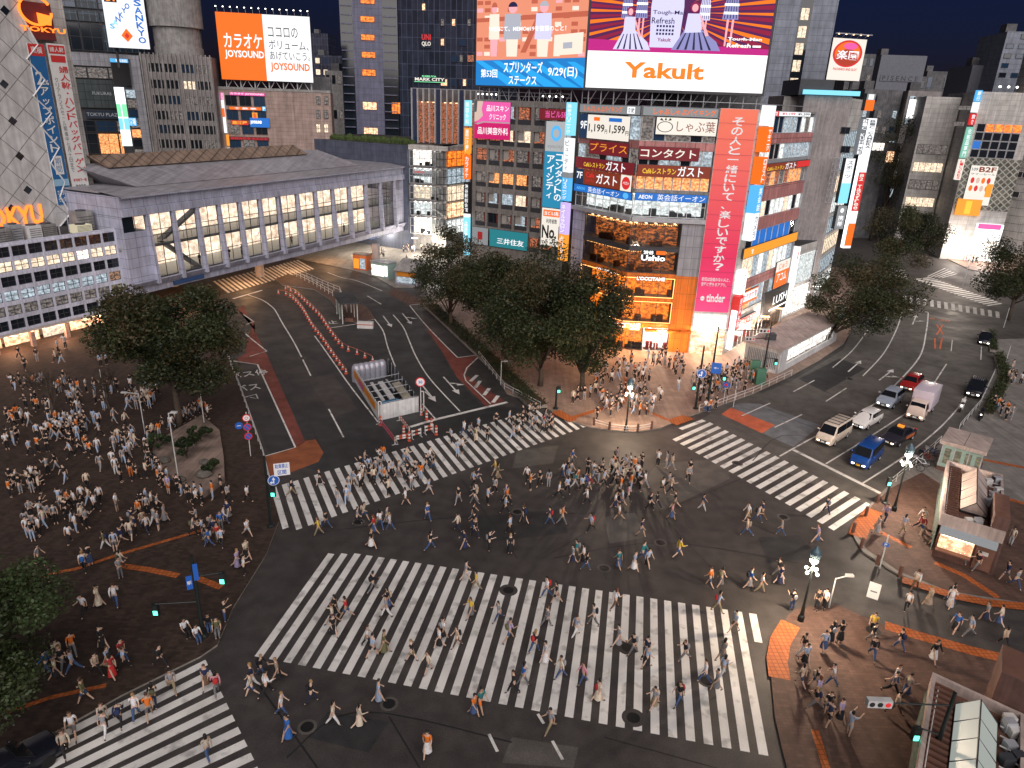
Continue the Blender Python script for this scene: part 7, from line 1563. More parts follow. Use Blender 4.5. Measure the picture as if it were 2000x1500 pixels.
for k,(a,c) in enumerate((((1412,790),(1412,770)),((1432,795),(1420,760)))):
    g=G(*a);b=MB();b.tube([(*g,0),(*g,2.4)],.04,'pole_grey',8);tag(b.build('sign_pole'),['thin post with a violet disc at the kerb of the crowd','second thin post at the kerb of the crowd'][k],'pole','thin poles of the square')
    if k==0:disc('round violet sign low among the crowd at the kerb',g,2.4,0,-.05,.34,'rs_blue',[('@','rs_red',.5)])
disc('white advertising stand tilted beside the lower right lamp',G(1700,1180),1.15,0,0,.5,'rs_white',[('<','bn_ink',[(-.4,-.2),(.4,-.2),(.4,.0),(-.4,.0)])],sq=(.35,.6))
# bollards with chain rails
for k,p in enumerate(((1160,832),(1190,841),(1245,845),(1272,840),(1665,1042),(1681,1072),(1712,1105),(1756,1128),(1690,1010),(1712,985))):
    g=G(*p);b=MB();b.lathe([(.13,0),(.13,.68),(.10,.74),(.13,.78),(.12,.86),(0.02,.9)],(*g,KZ-.02),'bollard',12);tag(b.build('bollard'),'brown kerb bollard on the lamp corner before the orange shop' if k<4 else 'brown kerb bollard on the corner beside the small kiosk','bollard','kerb bollards before the orange shop' if k<4 else 'kerb bollards beside the kiosk')
def rail(label,pts,h=.8,n=None,name='guard_rail',px=True,col='rail_white'):
    b=MB();P=[G(*p) if px else p for p in pts]
    for z in(h,h*.55):b.tube([(*p,z+KZ) for p in P],.03,col,6)
    for i in range(len(P)-1):
        L=math.hypot(P[i+1][0]-P[i][0],P[i+1][1]-P[i][1]);k=max(1,int(L/1.6))
        for j in range(k+(i==len(P)-2)):t_=j/k;b.tube([(P[i][0]+(P[i+1][0]-P[i][0])*t_,P[i][1]+(P[i+1][1]-P[i][1])*t_,KZ-.02),(P[i][0]+(P[i+1][0]-P[i][0])*t_,P[i][1]+(P[i+1][1]-P[i][1])*t_,h+KZ)],.035,col,6)
    return tag(b.build(name),label,'guard rail')
rail('white guard rail along the kerb in front of the waiting crowd',[(1365,806),(1400,797),(1470,771),(1545,736)]);rail('curved white rail between the brown bollards at the lamp corner',[(1160,832),(1190,841),(1222,845),(1245,845),(1272,840)],.6);rail('white guard rail beside the bicycles and the lift box',[(1735,955),(1800,900),(1835,868)])
rail('guard rail along the planting under the central trees',[(935,698),(985,762),(1055,800)],.7);rail('guard rail on the kerb of the bus bays',[(445,700),(470,765),(515,895),(528,948)],.8,col='pole_grey');rail('grey rail at the right kerb by the planter',[(1940,735),(1912,795),(1872,842)],.8,col='pole_grey')
# traffic cones in two rows along the works, tied with bars
cone=None
def cones(pts,n,lab,grp):
    global cone
    q=smooth(pts,8);P=[Vector(G(*p)) for p in q];L=[(P[i+1]-P[i]).length for i in range(len(P)-1)];T=sum(L);out=[]
    for k in range(n):
        u=T*k/(n-1)*.9999;i=0
        while u>L[i]:u-=L[i];i+=1
        p=P[i].lerp(P[i+1],u/L[i]);out.append(p)
        if cone is None:
            t=thing('traffic_cone',lab,'traffic cone',(p.x,p.y,.012),grp)
            b=MB();b.box(-.22,.22,-.22,.22,0,.05,'cone_red');b.lathe([(.17,.05),(.13,.25)],(0,0,0),'cone_red',12);b.lathe([(.105,.4),(.075,.55)],(0,0,0),'cone_red',12);b.lathe([(.05,.62),(.03,.72)],(0,0,0),'cone_red',12);b.build('cone',t,local=True)
            b=MB();b.lathe([(.132,.25),(.104,.4)],(0,0,0),'cone_white',12);b.lathe([(.077,.55),(.05,.62)],(0,0,0),'cone_white',12);b.build('reflective_band',t,local=True);cone=t
        else:
            t=dup(cone);t.location=(p.x,p.y,.012);tag(t,lab,None,grp)
    return out
c1=cones([zl(720,470),zl(830,500),zl(950,620),zl(1050,790),zl(1150,920),zl(1250,1070),zl(1380,1250)],26,'orange and white cone in the left hand row along the bus road','cones of the left hand row')
c2=cones([zl(790,430),zl(900,480),zl(1000,570),zl(1130,700),zl(1230,850),zl(1350,1000),zl(1500,1065),zl(1640,1130)],24,'orange and white cone in the right hand row along the bus road','cones of the right hand row')
for nm,c,lb in(('bar',c1,'yellow and black bars joining the left hand row of cones'),('bar',c2,'orange bars joining the right hand row of cones')):
    b=MB()
    for i in range(len(c)-1):b.tube([(c[i].x,c[i].y,.70),(c[i+1].x,c[i+1].y,.70)],.03,'cone_red' if i%2 else 'car_orange',6)
    tag(b.build('cone_bar'),lb,'barrier')
# fenced works on the road
w=lambda x,y:(660+x/7.5,680+y/7.5)
A=[G(*w(185,470)),G(*w(590,1090)),G(*w(700,1050)),G(*w(1150,960)),G(*w(1230,905)),G(*w(870,420)),G(*w(720,300))]
# fence corner points on the ground: near left, near right, far right, far left
fa,fb=Vector(G(740,823)),Vector(G(818,805));fd=Vector(G(690,742));fc=fb+(fd-fa)
WK=thing('works_enclosure','white steel fence round road works with pipes inside and grey drums at the back','works fence',(*((fa+fc)/2),0))
H=1.75
def panelwall(p,q,h0,h1,m,nm,th=.06,par=WK):
    d=(q-p);W=Wall(tuple(p),tuple(d));b=MB();n=max(1,int(d.length/1.5));L=d.length
    for i in range(n):b.wbox(W,L*i/n+.01,L*(i+1)/n-.01,h0,h1,-th,0,m)
    for i in range(n+1):b.wbox(W,L*i/n-.03,L*i/n+.03,0,h1+.05,-th-.05,-th-.002,'steel')
    return b.build(nm,par)
panelwall(fa,fb,.05,H,'fence_white','fence_panel');panelwall(fd,fa,.05,H,'fence_white','fence_panel');panelwall(fb,fc,.05,H,'steel_dark','fence_panel')
W=Wall(tuple(fd),tuple(fa-fd));L=(fa-fd).length
sign('works_banner','long orange and pink banner on the left side of the fenced road works',W,(.8,L-1.2,.75,1.5),.02,.05,'wk_orange',[('#','wk_pink',.25,.5,0,1)],cat='banner',side='wk_orange')
drum=None
for i in range(6):
    p=fd.lerp(fc,(i+.5)/7.2)+(fa-fd).normalized()*.6
    b=MB();b.lathe([(.55,0),(.58,.7),(.55,1.3),(.5,1.75),(.30,2.0),(.08,2.08)],(p.x,p.y,.01),'drum',16);tag(b.build('water_drum',smooth=True),'tall grey round topped tank at the back of the fenced works','tank','grey tanks at the back of the works')
e=(fb-fa).normalized();f=(fd-fa).normalized();inn=lambda x,y:fa+e*x+f*y
for i,(x,y,l,wd,m,lb) in enumerate(((1.2,1.6,6.2,.35,'pole_grey','long pale beam lying along the left side inside the fenced works'),(2.2,2.0,5.6,.6,'pole_grey','stack of pale boards in the middle of the fenced works'),(3.6,1.1,4.8,.95,'wood','grey plank deck near the front right inside the fenced works'),(3.,4.5,3.4,.2,'steel','thin steel beam at the back right inside the fenced works'))):
    b=MB();p=inn(x,y);q=inn(x,y+l);s=e*wd/2;b.prism([tuple(p-s),tuple(p+s),tuple(q+s),tuple(q-s)],.9 if i!=2 else 1.2,1.05 if i!=2 else 1.3,m,bottom=True)
    for yy in(y+.4,y+l-.4):c_=inn(x,yy);b.box(c_.x-.1,c_.x+.1,c_.y-.1,c_.y+.1,0,1.0,'steel_dark')
    tag(b.build('building_material'),lb,'beam','materials inside the works')
b=MB();p=inn(1.4,.9);b.prism([tuple(inn(.5,.3)),tuple(inn(2.6,.3)),tuple(inn(2.6,1.4)),tuple(inn(.5,1.4))],.01,1.5,'tarp_blue');finish(b.build('tarpaulin_heap'),.15);tag(bpy.data.objects['tarpaulin_heap'],'blue tarpaulin covered heap in the front left corner of the works','tarpaulin')
b=MB()
for k in range(5):
    y=.4+k*1.7;b.tube([(*inn(.1,y),1.68),(*inn((fb-fa).length-.1,y),1.68)],.035,'steel',6)
b.build('cross_brace',WK)
# safety barriers and tall cones in front
def barrier(label,p,q,h=.9,m=('cone_white','cone_red')):
    d=Vector(q)-Vector(p);W=Wall(p,tuple(d));b=MB();L=d.length
    for z in(h*.35,h*.75):
        n=max(3,int(L/.3))
        for i in range(n):b.wbox(W,L*i/n,L*(i+1)/n,z,z+.16,-.03,.03,m[i%2])
    for u in(.05,L-.05):b.wbox(W,u-.03,u+.03,0.012,h,-.05,.05,'pole_grey');b.wbox(W,u-.03,u+.03,.012,.06,-.3,.3,'pole_grey')
    tag(b.build('safety_barrier'),label,'barrier','striped barriers round the works')
x7=lambda x,y:G(660+x/7.5,680+y/7.5)
barrier('orange and pink wrapped barrier on the left front of the works',x7(600,1110),x7(840,1420),.8,('wk_pink','cone_red'));barrier('white barrier panel at the right front of the works',x7(1080,1330),x7(1220,1290));barrier('white barrier panel next to the far right front cone',x7(1270,1260),x7(1400,1230));barrier('low orange barrier in the middle before the works',x7(900,1060),x7(1050,1260),.7);barrier('pale barrier across the front foot of the works',x7(850,1370),x7(1040,1340),.6)
for k,p in enumerate(((965,1270),(1045,1360),(1220,980),(1300,1050),(1370,1160),(1440,1270),(625,1130))):
    q=x7(*p);b=MB();b.lathe([(.2,0),(.2,.06),(.13,.1),(.12,.95),(.08,1.0),(.02,1.02)],(*q,.012),'cone_red',10);b.lathe([(.135,.3),(.135,.45)],(*q,.012),'cone_white',10);b.lathe([(.13,.62),(.13,.77)],(*q,.012),'cone_white',10);tag(b.build('post_cone'),'slim orange post with white bands before the works','post cone','slim posts before the works')
for k,(a,c) in enumerate((((600,1080),(625,830)),((1215,920),(1200,690)))):
    g=x7(*a);H2=2.2;b=MB();b.tube([(*g,0),(*g,H2)],.06,'rail_white',8);b.tube([(g[0]+.3,g[1],0),(g[0]+.3,g[1],H2)],.06,'rail_white',8);b.tube([(g[0],g[1],H2),(g[0]+.3,g[1],H2)],.06,'rail_white',8);tag(b.build('post'),['pair of white posts at the left front corner of the works','pair of white posts at the right front corner of the works'][k],'post')
# bus shelter on the island
g0,g1=Vector(G(685,632)),Vector(G(660,592));d=(g1-g0).normalized();s=Vector((d.y,-d.x));zz0=3.0
SH=thing('bus_shelter','small bus shelter with a dark flat roof on the road island','bus shelter',(*g0,0));b=MB()
P=lambda a,c:tuple(g0+d*a+s*c)
b.prism([P(-.6,-1.5),P(5.6,-1.5),P(5.6,1.3),P(-.6,1.3)],zz0,zz0+.18,'steel_dark','roof_dark',bottom=True);b.build('roof',SH)
for a in(0,2.6,5.2):
    for c in(-1.1,1.0):b=MB();b.tube([(*P(a,c),0),(*P(a,c),zz0)],.07,'rail_white',8);b.build('post',SH)
b=MB();W=Wall(P(0,-1.1),tuple(d));b.wbox(W,.1,2.5,.5,2.2,-.03,.03,'glass_green');b.wbox(W,2.7,5.1,.5,2.2,-.03,.03,'glass_green');b.build('glass_screen',SH)
b=MB();b.box(P(1,0)[0]-.6,P(1,0)[0]+.6,P(1,0)[1]-.2,P(1,0)[1]+.2,.02,.5,'timber');b.build('bench',SH)
b=MB();q=G(700,640);b.box(q[0]-.1,q[0]+2.1,q[1]-.35,q[1]+.35,.01,.9,'rail_white');b.box(q[0]-.1,q[0]+2.1,q[1]-.36,q[1]-.352,.5,.62,'cone_red');tag(b.build('road_barrier'),'white barrier block before the bus shelter','barrier')
rail('long white fence along the island behind the bus shelter',[zl(820,270),zl(1000,330),zl(1150,400),zl(1320,470),zl(1390,660)],1.0,name='island_fence')
rail('second white fence from the shelter to the skywalk pillar',[zl(730,250),zl(900,310),zl(1060,390),zl(1250,500)],.9,name='island_fence',col='cone_white')
isl=MB();isl.prism([G(*p) for p in(zl(690,330),zl(820,280),zl(1100,380),zl(1330,480),zl(1600,620),zl(1660,720),zl(1490,770),zl(1360,690),zl(1210,520),zl(1060,430),zl(760,390))],0,.14,'kerb','pave_red');struct('road_island',isl)
# booths under the skywalk
def booth(label,a,w_,dp,h,m,ang,roof='steel',extra=None,name='phone_booth',cat='booth'):
    W=Wall(a,D(ang));t=thing(name,label,cat,(*a,KZ));b=MB();b.wbox(W,0,w_,KZ,h,-dp,0,m);finish(b.build('wall',t),.03);b=MB();b.wbox(W,-.08,w_+.08,h,h+.14,-dp-.08,.08,roof);b.build('roof',t)
    if extra:extra(W,t)
    return t
def bfront(W,t):
    b=MB();b.wbox(W,.15,1.3,.4,2.2,.004,.04,'sg_amber');b.build('front_panel',t)
    b=MB();b.wbox(W,1.5,2.6,.4,2.3,.004,.05,'lit_cool');b.build('display',t)
booth('orange and glass vending booth under the end of the skywalk',G(690,527),2.9,2.0,2.9,'car_orange',-20,'roof_bronze',bfront,'vending_booth')
def shelt(W,t):
    b=MB();b.wbox(W,.2,3.0,.4,2.3,.004,.04,'lit_shop');b.build('glass_front',t)
    b=MB();b.wbox(W,3.2,3.9,.6,2.4,.004,.12,'sg_bright');b.build('advert_panel',t)
booth('glass smoking shelter with a bright advert panel near the glass entrance hall',G(725,540),4.1,2.2,2.8,'glass_green',-32,'steel',shelt,'glass_shelter','shelter')
b0=G(772,556);W=Wall(b0,D(-18));PBX=thing('information_kiosk','small kiosk with a sloping grey roof and a poster front at the bus road kerb','kiosk',(*b0,KZ));b=MB();b.wbox(W,0,4.2,KZ,2.6,-2.6,0,'drum');b.build('wall',PBX)
b=MB();b.add([W.pt(-.2,2.6,.3),W.pt(4.4,2.6,.3),W.pt(4.0,4.2,-2.6),W.pt(.2,4.2,-2.6),W.pt(-.2,2.5,.3),W.pt(4.4,2.5,.3),W.pt(4.,2.6,-2.6),W.pt(.2,2.6,-2.6)],[(0,1,2,3),(1,0,4,5),(1,5,6,2),(0,3,7,4),(3,2,6,7),(4,7,6,5)],'concrete');b.build('roof',PBX);b=MB();b.wbox(W,.3,3.9,1.6,2.4,.004,.03,'wk_orange');b.wbox(W,.3,3.9,.5,1.5,.004,.03,'lit_cool');b.build('poster_front',PBX)
# subway entrance with ribbed end wall
e0=Vector(G(1518,733));e1=Vector(G(1632,668));d=(e1-e0).normalized();s=Vector((-d.y,d.x));L=(e1-e0).length;Wp_=4.6
SU=thing('subway_entrance','long low subway entrance with a pinkish flat roof, lit glass side and ribbed end','subway entrance',(*((e0+e1)/2),0));W=Wall(tuple(e0),tuple(d));b=MB();H=3.2
b.wbox(W,0,L,KZ,.9,-.3,0,'fence_white');b.wbox(W,0,L,2.9,H,-Wp_,-.0,'fence_white');b.wbox(W,0,2.2,.9,2.9,-.3,-.0,'fence_white');b.wbox(W,L-1.6,L,.9,2.9,-.3,-.0,'fence_white');b.wbox(W,0,L,KZ,2.9,-Wp_,-Wp_+.3,'fence_white');b.build('wall',SU)
b=MB();b.wbox(W,-.3,L+.1,H,H+.22,-Wp_-.15,.15,'roof_pink');b.build('roof',SU)
room(SU,W,2.3,L-1.7,.9,2.9,'lit_shop',o=-.5,seed=7,n=0);win(W,2.25,L-1.65,.9,2.9,-.1,'glass_clear','white_steel',8,2,.07,SU)
W2=Wall(tuple(e0+s*Wp_),tuple(-s))
b=MB();b.wbox(W2,0,Wp_,KZ,.5,-.2,0,'fence_white');b.wbox(W2,0,Wp_,2.7,2.95,-.2,0,'fence_white');b.wbox(W2,0,Wp_,.5,2.7,-.5,-.4,'black')
for i in range(20):u=.1+i*(Wp_-.3)/19;b.wbox(W2,u,u+.1,.5,2.7,-.2,.0,'fence_white')
b.build('louvre',SU)
b=MB();p=e0+d*2.6+s*2.8;b.box(p.x-.7,p.x+.7,p.y-.5,p.y+.5,H+.22,H+1.0,'steel_dark');tag(b.build('air_conditioner'),'dark boxy machine on the subway entrance roof','air conditioner')
for k,(x,y) in enumerate(((1470,742),(1482,752))):
    q=G(x,y);b=MB();b.box(q[0]-.55,q[0]+.55,q[1]-.35,q[1]+.35,KZ,2.5-.4*k,'box_green');finish(b.build('switch_cabinet'),.05);o_=[o for o in bpy.data.objects if o.name.startswith('switch_cabinet')][-1];tag(o_,['taller green switch cabinet beside the ribbed subway wall','shorter green switch cabinet beside the ribbed subway wall'][k],'cabinet')
q=G(1640,625);b=MB();b.box(q[0]-.5,q[0]+.5,q[1]-.3,q[1]+.3,KZ,2.4,'steel_dark');b.box(q[0]-.4,q[0]+.4,q[1]-.31,q[1]-.302,.6,2.2,'lit_cool');tag(b.build('advert_stand'),'dark advert stand on the pavement past the subway entrance','advert stand')
# glass lift box with pinkish flat roof
k_=lambda x,y:(1700+x/4.687,780+y/4.687)
def liftbox():
    z=3.1;a=Vector(G(*k_(660,372),z));b_=Vector(G(*k_(1058,480),z));d=(b_-a).normalized();s=Vector((-d.y,d.x));L=(b_-a).length;Dp=(Vector(G(*k_(680,240),z))-a).length
    t=thing('lift_box','glass lift box with a pale two piece flat roof on the right pavement','lift box',(*((a+b_)/2),KZ));W=Wall(tuple(a),tuple(d))
    b=MB();b.wbox(W,-.1,L/2-.02,z-.35,z,-Dp,.1,'roof_pink');b.wbox(W,L/2+.02,L+.1,z-.35,z,-Dp,.1,'roof_pink');b.build('roof',t)
    b=MB();b.wbox(W,.1,L-.1,KZ,.55,-Dp+.1,-.1,'brown_panel');b.build('plinth',t)
    b=MB()
    for u in(.1,L*.33,L*.66,L-.16):b.wbox(W,u,u+.08,.55,z-.35,-.2,-.1,'steel')
    for o in(-.2,-Dp*.5,-Dp+.2):b.wbox(W,.1,.18,.55,z-.35,o-.08,o,'steel')
    b.build('frame',t)
    b=MB();b.wbox(W,.12,L-.12,.55,z-.36,-.16,-.14,'glass_green');b.wbox(W,.13,.15,.55,z-.36,-Dp+.2,-.2,'glass_green');b.build('glass_screen',t)
    for i in range(4):
        b=MB();b.wbox(W,.4+i*L*.24,.9+i*L*.24,.9,2.4,-.13,-.115,'lit_dim2');b.build('notice',t)
liftbox()
# kiosk with roof garden of pipes and a small glazed ridge
def kiosk(label,z,TL,TR,BR,BL,glass_m,tower,seed,counter=True,tw=(.78,1.02,.02,.42)):
    a,b_,c,e=[Vector(G(*p,z)) for p in(TL,TR,BR,BL)]
    c=b_+(e-a);W=Wall(tuple(e),tuple(c-e));L=(c-e).length;Dp=(a-e).length
    t=thing('roof_kiosk',label,'kiosk',(*((a+c)/2),0))
    d=(c-e).normalized();s=(a-e).normalized()
    Q=lambda u,v_:tuple(e+d*u+s*v_)
    b=MB();b.prism([Q(.15,.15),Q(L-.15,.15),Q(L-.15,Dp-.15),Q(.15,Dp-.15)],KZ,z-.55,'brown_panel','timber');b.build('wall',t)
    b=MB()
    for x0,x1,y0,y1 in((0,L,0,.18),(0,L,Dp-.18,Dp),(0,.18,.18,Dp-.18),(L-.18,L,.18,Dp-.18)):b.prism([Q(x0,y0),Q(x1,y0),Q(x1,y1),Q(x0,y1)],z-.9,z,'roof_pink',bottom=True)
    b.build('parapet',t)
    b=MB()
    for i in range(int(Dp/.42)):b.prism([Q(.25,.3+i*.42),Q(L*.28,.3+i*.42),Q(L*.28,.5+i*.42),Q(.25,.5+i*.42)],z-.5,z-.35,'timber')
    b.build('roof_slats',t)
    # glazed ridge
    x0,x1,y0,y1=L*.30,L*.74,Dp*.22,Dp*.86;xm=(x0+x1)/2
    b=MB();n=4
    for i in range(n):
        ya,yb=y0+(y1-y0)*i/n+.03,y0+(y1-y0)*(i+1)/n-.03
        b.poly([(*Q(x0,ya),z-.3),(*Q(xm-.04,ya),z+.55),(*Q(xm-.04,yb),z+.55),(*Q(x0,yb),z-.3)][::-1],glass_m);b.poly([(*Q(x1,ya),z-.3),(*Q(xm+.04,ya),z+.55),(*Q(xm+.04,yb),z+.55),(*Q(x1,yb),z-.3)],glass_m)
    b.build('skylight_pane',t)
    b=MB();b.prism([Q(x0,y0),Q(x1,y0),Q(x1,y1),Q(x0,y1)],z-.5,z-.36,'black');b.poly([(*Q(x0,y0),z-.33),(*Q(x1,y0),z-.33),(*Q(xm,y0),z+.5)],'roof_pink');b.poly([(*Q(x1,y1),z-.33),(*Q(x0,y1),z-.33),(*Q(xm,y1),z+.5)],'roof_pink')
    for i in range(n+1):
        yy=y0+(y1-y0)*i/n;b.tube([(*Q(x0,yy),z-.3),(*Q(xm,yy),z+.56),(*Q(x1,yy),z-.3)],.035,'steel_dark',6)
    b.tube([(*Q(xm,y0),z+.57),(*Q(xm,y1),z+.57)],.04,'steel_dark',6);b.build('skylight_frame',t)
    b=MB();b.prism([Q(L*tw[0],Dp*tw[2]),Q(L*tw[1],Dp*tw[2]),Q(L*tw[1],Dp*tw[3]),Q(L*tw[0],Dp*tw[3])],KZ,z+tower,'brown_panel','timber');finish(b.build('lift_tower',t),.04)
    rd=random.Random(seed);b=MB()
    for i in range(9):
        u,v_=rd.uniform(L*.75,L*.95),rd.uniform(Dp*.45,Dp*.92)
        if i%3==0:u,v_=rd.uniform(L*.2,L*.7),rd.uniform(.3,Dp*.18)
        p=Q(u,v_);b.box(p[0]-.25,p[0]+.25,p[1]-.2,p[1]+.2,z-.5,z-.1+rd.random()*.25,rd.choice(['rail_white','steel','steel_dark']))
    for i in range(6):v_=Dp*(.45+.08*i);b.tube([(*Q(L*.77,v_),z-.3),(*Q(L*.97,v_),z-.3)],.04,'rail_white',6)
    b.tube([(*Q(.3,.4),z-.4),(*Q(.32,Dp*.5),z-.35),(*Q(.4,Dp-.4),z-.4)],.03,'rail_white',6);b.build('roof_equipment',t)
    if counter:
        b=MB();b.wbox(W,.2,L-.2,2.35,z-.9,.0,.45,'sg_grey');b.build('awning',t)
        b=MB();b.wbox(W,.3,L*.62,1.05,2.3,.14-.15,.02,'lit_shopwarm');b.build('counter_front',t);b=MB();b.wbox(W,.25,L*.62,.95,1.05,.02,.5,'timber');b.build('counter',t)
        b=MB();b.wbox(W,L*.66,L*.95,.3,2.2,.0,.04,'timber');b.wbox(W,L*.70,L*.86,1.5,1.8,.045,.06,'rail_white');b.build('shutter',t)
        b=MB();b.wbox(W,.4,L*.6,2.2,2.3,.06,.3,'lamp_warm');b.build('counter_lamp',t)
    W3=Wall(tuple(a),tuple(e-a))
    b=MB();b.wbox(W3,.3,Dp-.3,.5,z-1.,-.02,.03,'glass_green');b.build('glass_screen',t)
    return t
kiosk('brown kiosk with a lit counter, roof pipes and a pale glazed roof ridge',3.7,k_(705,555),k_(1215,690),k_(1250,1215),k_(650,1045),'roof_pink',.9,1)
n_=lambda x,y:(1640+x/5.5556,1280+y/5.5556)
kiosk('near brown kiosk roof with glowing ridge panes cut by the bottom right corner',3.7,n_(1010,180),n_(2010,640),n_(2300,1900),n_(800,1500),'sky_pane',1.6,2,False,(.66,1.2,1.02,1.3))
# bicycles parked by the lift box
def bicycle(label,px,ang,col):
    c=G(*px);t=thing('bicycle',label,'bicycle',(*c,KZ),'bicycles by the lift box',R(ang))
    for x in(.52,-.52):
        b=MB();b.tube([(x+.32*math.cos(2*math.pi*i/16),0,.33+.32*math.sin(2*math.pi*i/16)) for i in range(17)],.025,'tyre',6,False)
        for i in range(6):b.tube([(x,0,.33),(x+.31*math.cos(i*1.047),0,.33+.31*math.sin(i*1.047))],.008,'chrome',4)
        b.build('wheel',t,local=True)
    b=MB()
    for p,q in(((-.52,0,.33),(-.12,0,.30)),((-.12,0,.30),(.36,0,.72)),((-.12,0,.30),(-.22,0,.80)),((-.22,0,.72),(.36,0,.78)),((-.22,0,.72),(-.52,0,.33)),((.52,0,.33),(.34,0,.98))):b.tube([p,q],.022,col,6)
    b.build('frame',t,local=True);b=MB();b.ell((-.24,0,.86),(.14,.08,.045),'plastic',8,5);b.build('saddle',t,local=True);b=MB();b.tube([(.26,-.28,1.0),(.36,0,1.02),(.26,.28,1.0)],.018,'chrome',6);b.build('handlebar',t,local=True)
    b=MB();b.box(.42,.68,-.16,.16,.72,.96,'steel');b.build('basket',t,local=True)
for i,(x,y,lb,c) in enumerate(((1783,920,'black bicycle nearest the lamp by the lift box','plastic'),(1795,912,'silver bicycle second from the lamp by the lift box','chrome'),(1807,902,'red framed bicycle third from the lamp by the lift box','car_red'),(1818,893,'blue framed bicycle farthest from the lamp by the lift box','car_blue'))):bicycle(lb,(x,y),150+i*6,c)
# ================================================================ people
def rotp(v,a):  # swing in the walking plane
    return Vector((v.x*math.cos(a)+v.z*math.sin(a),v.y,-v.x*math.sin(a)+v.z*math.cos(a)))
def skeleton(legs=((0,0),(0,0)),arms=((0,.15,.1),(0,.15,.1)),lean=0.,drop=0.,head=0.):
    J={}
    pz=.93-drop;J['pelvis']=Vector((0,0,pz));sp_=lambda h,x=0:Vector((x,0,0))+J['pelvis']+rotp(Vector((0,0,h)),lean)
    J['waist']=sp_(.16);J['chest']=sp_(.36);J['neckb']=sp_(.50);J['neck']=sp_(.57,.012);J['head0']=sp_(.65,.02+head*.05);J['head1']=sp_(.73,.025+head*.09)
    for s,nm,(th,kn),(sh,el,ab) in((1,'l',*([legs[0]]),arms[0]),(-1,'r',legs[1],arms[1])):
        hip=J['pelvis']+Vector((0,s*.088,-.03));k=hip+rotp(Vector((0,s*.005,-.42)),-th);a=k+rotp(Vector((0,0,-.40)),-(th-kn))
        J['hip'+nm]=hip;J['knee'+nm]=k;J['ank'+nm]=a;J['toe'+nm]=a+rotp(Vector((.15,s*.015,-.045)),-(th-kn)*.6 if kn>.3 else 0)
        so_=J['neckb']+Vector((0,s*.175,-.035));e=so_+rotp(Vector((0,s*(.02+ab*.28),-.265)),-sh);w=e+rotp(Vector((0,s*(-.02+ab*.1)*(1 if el<1 else -.8),-.235)),-(sh+el));h=w+(w-e).normalized()*.06
        J['sho'+nm]=so_;J['elb'+nm]=e;J['wri'+nm]=w;J['pal'+nm]=h;J['fd'+nm]=(w-e).normalized()
    return J
def skin(name,verts,edges,radii,roots,m,sub=1):
    me=bpy.data.meshes.new(name);me.from_pydata([tuple(v) for v in verts],edges,[]);o=bpy.data.objects.new(name,me);COL.objects.link(o)
    md=o.modifiers.new('skin','SKIN');md.use_smooth_shade=True
    if not me.skin_vertices:return None
    for i,d in enumerate(me.skin_vertices[0].data):
        d.radius=radii[i] if hasattr(radii[i],'__len__') else (radii[i],radii[i]);d.use_root=i in roots
    sb=o.modifiers.new('sub','SUBSURF');sb.levels=sb.render_levels=sub
    dg=bpy.context.evaluated_depsgraph_get();dg.update()
    r=bpy.data.meshes.new_from_object(o.evaluated_get(dg));bpy.data.objects.remove(o);bpy.data.meshes.remove(me)
    r.materials.clear();r.materials.append(mat(m));r.name=name;r.polygons.foreach_set('use_smooth',[True]*len(r.polygons));return r
def chain(J,spec):
    V=[];E=[];Rr=[];idx={}
    for nm,par,r in spec:
        idx[nm]=len(V);V.append(J[nm] if nm in J else nm);Rr.append(r)
        if par is not None:E.append((idx[par],idx[nm]))
    return V,E,Rr,idx
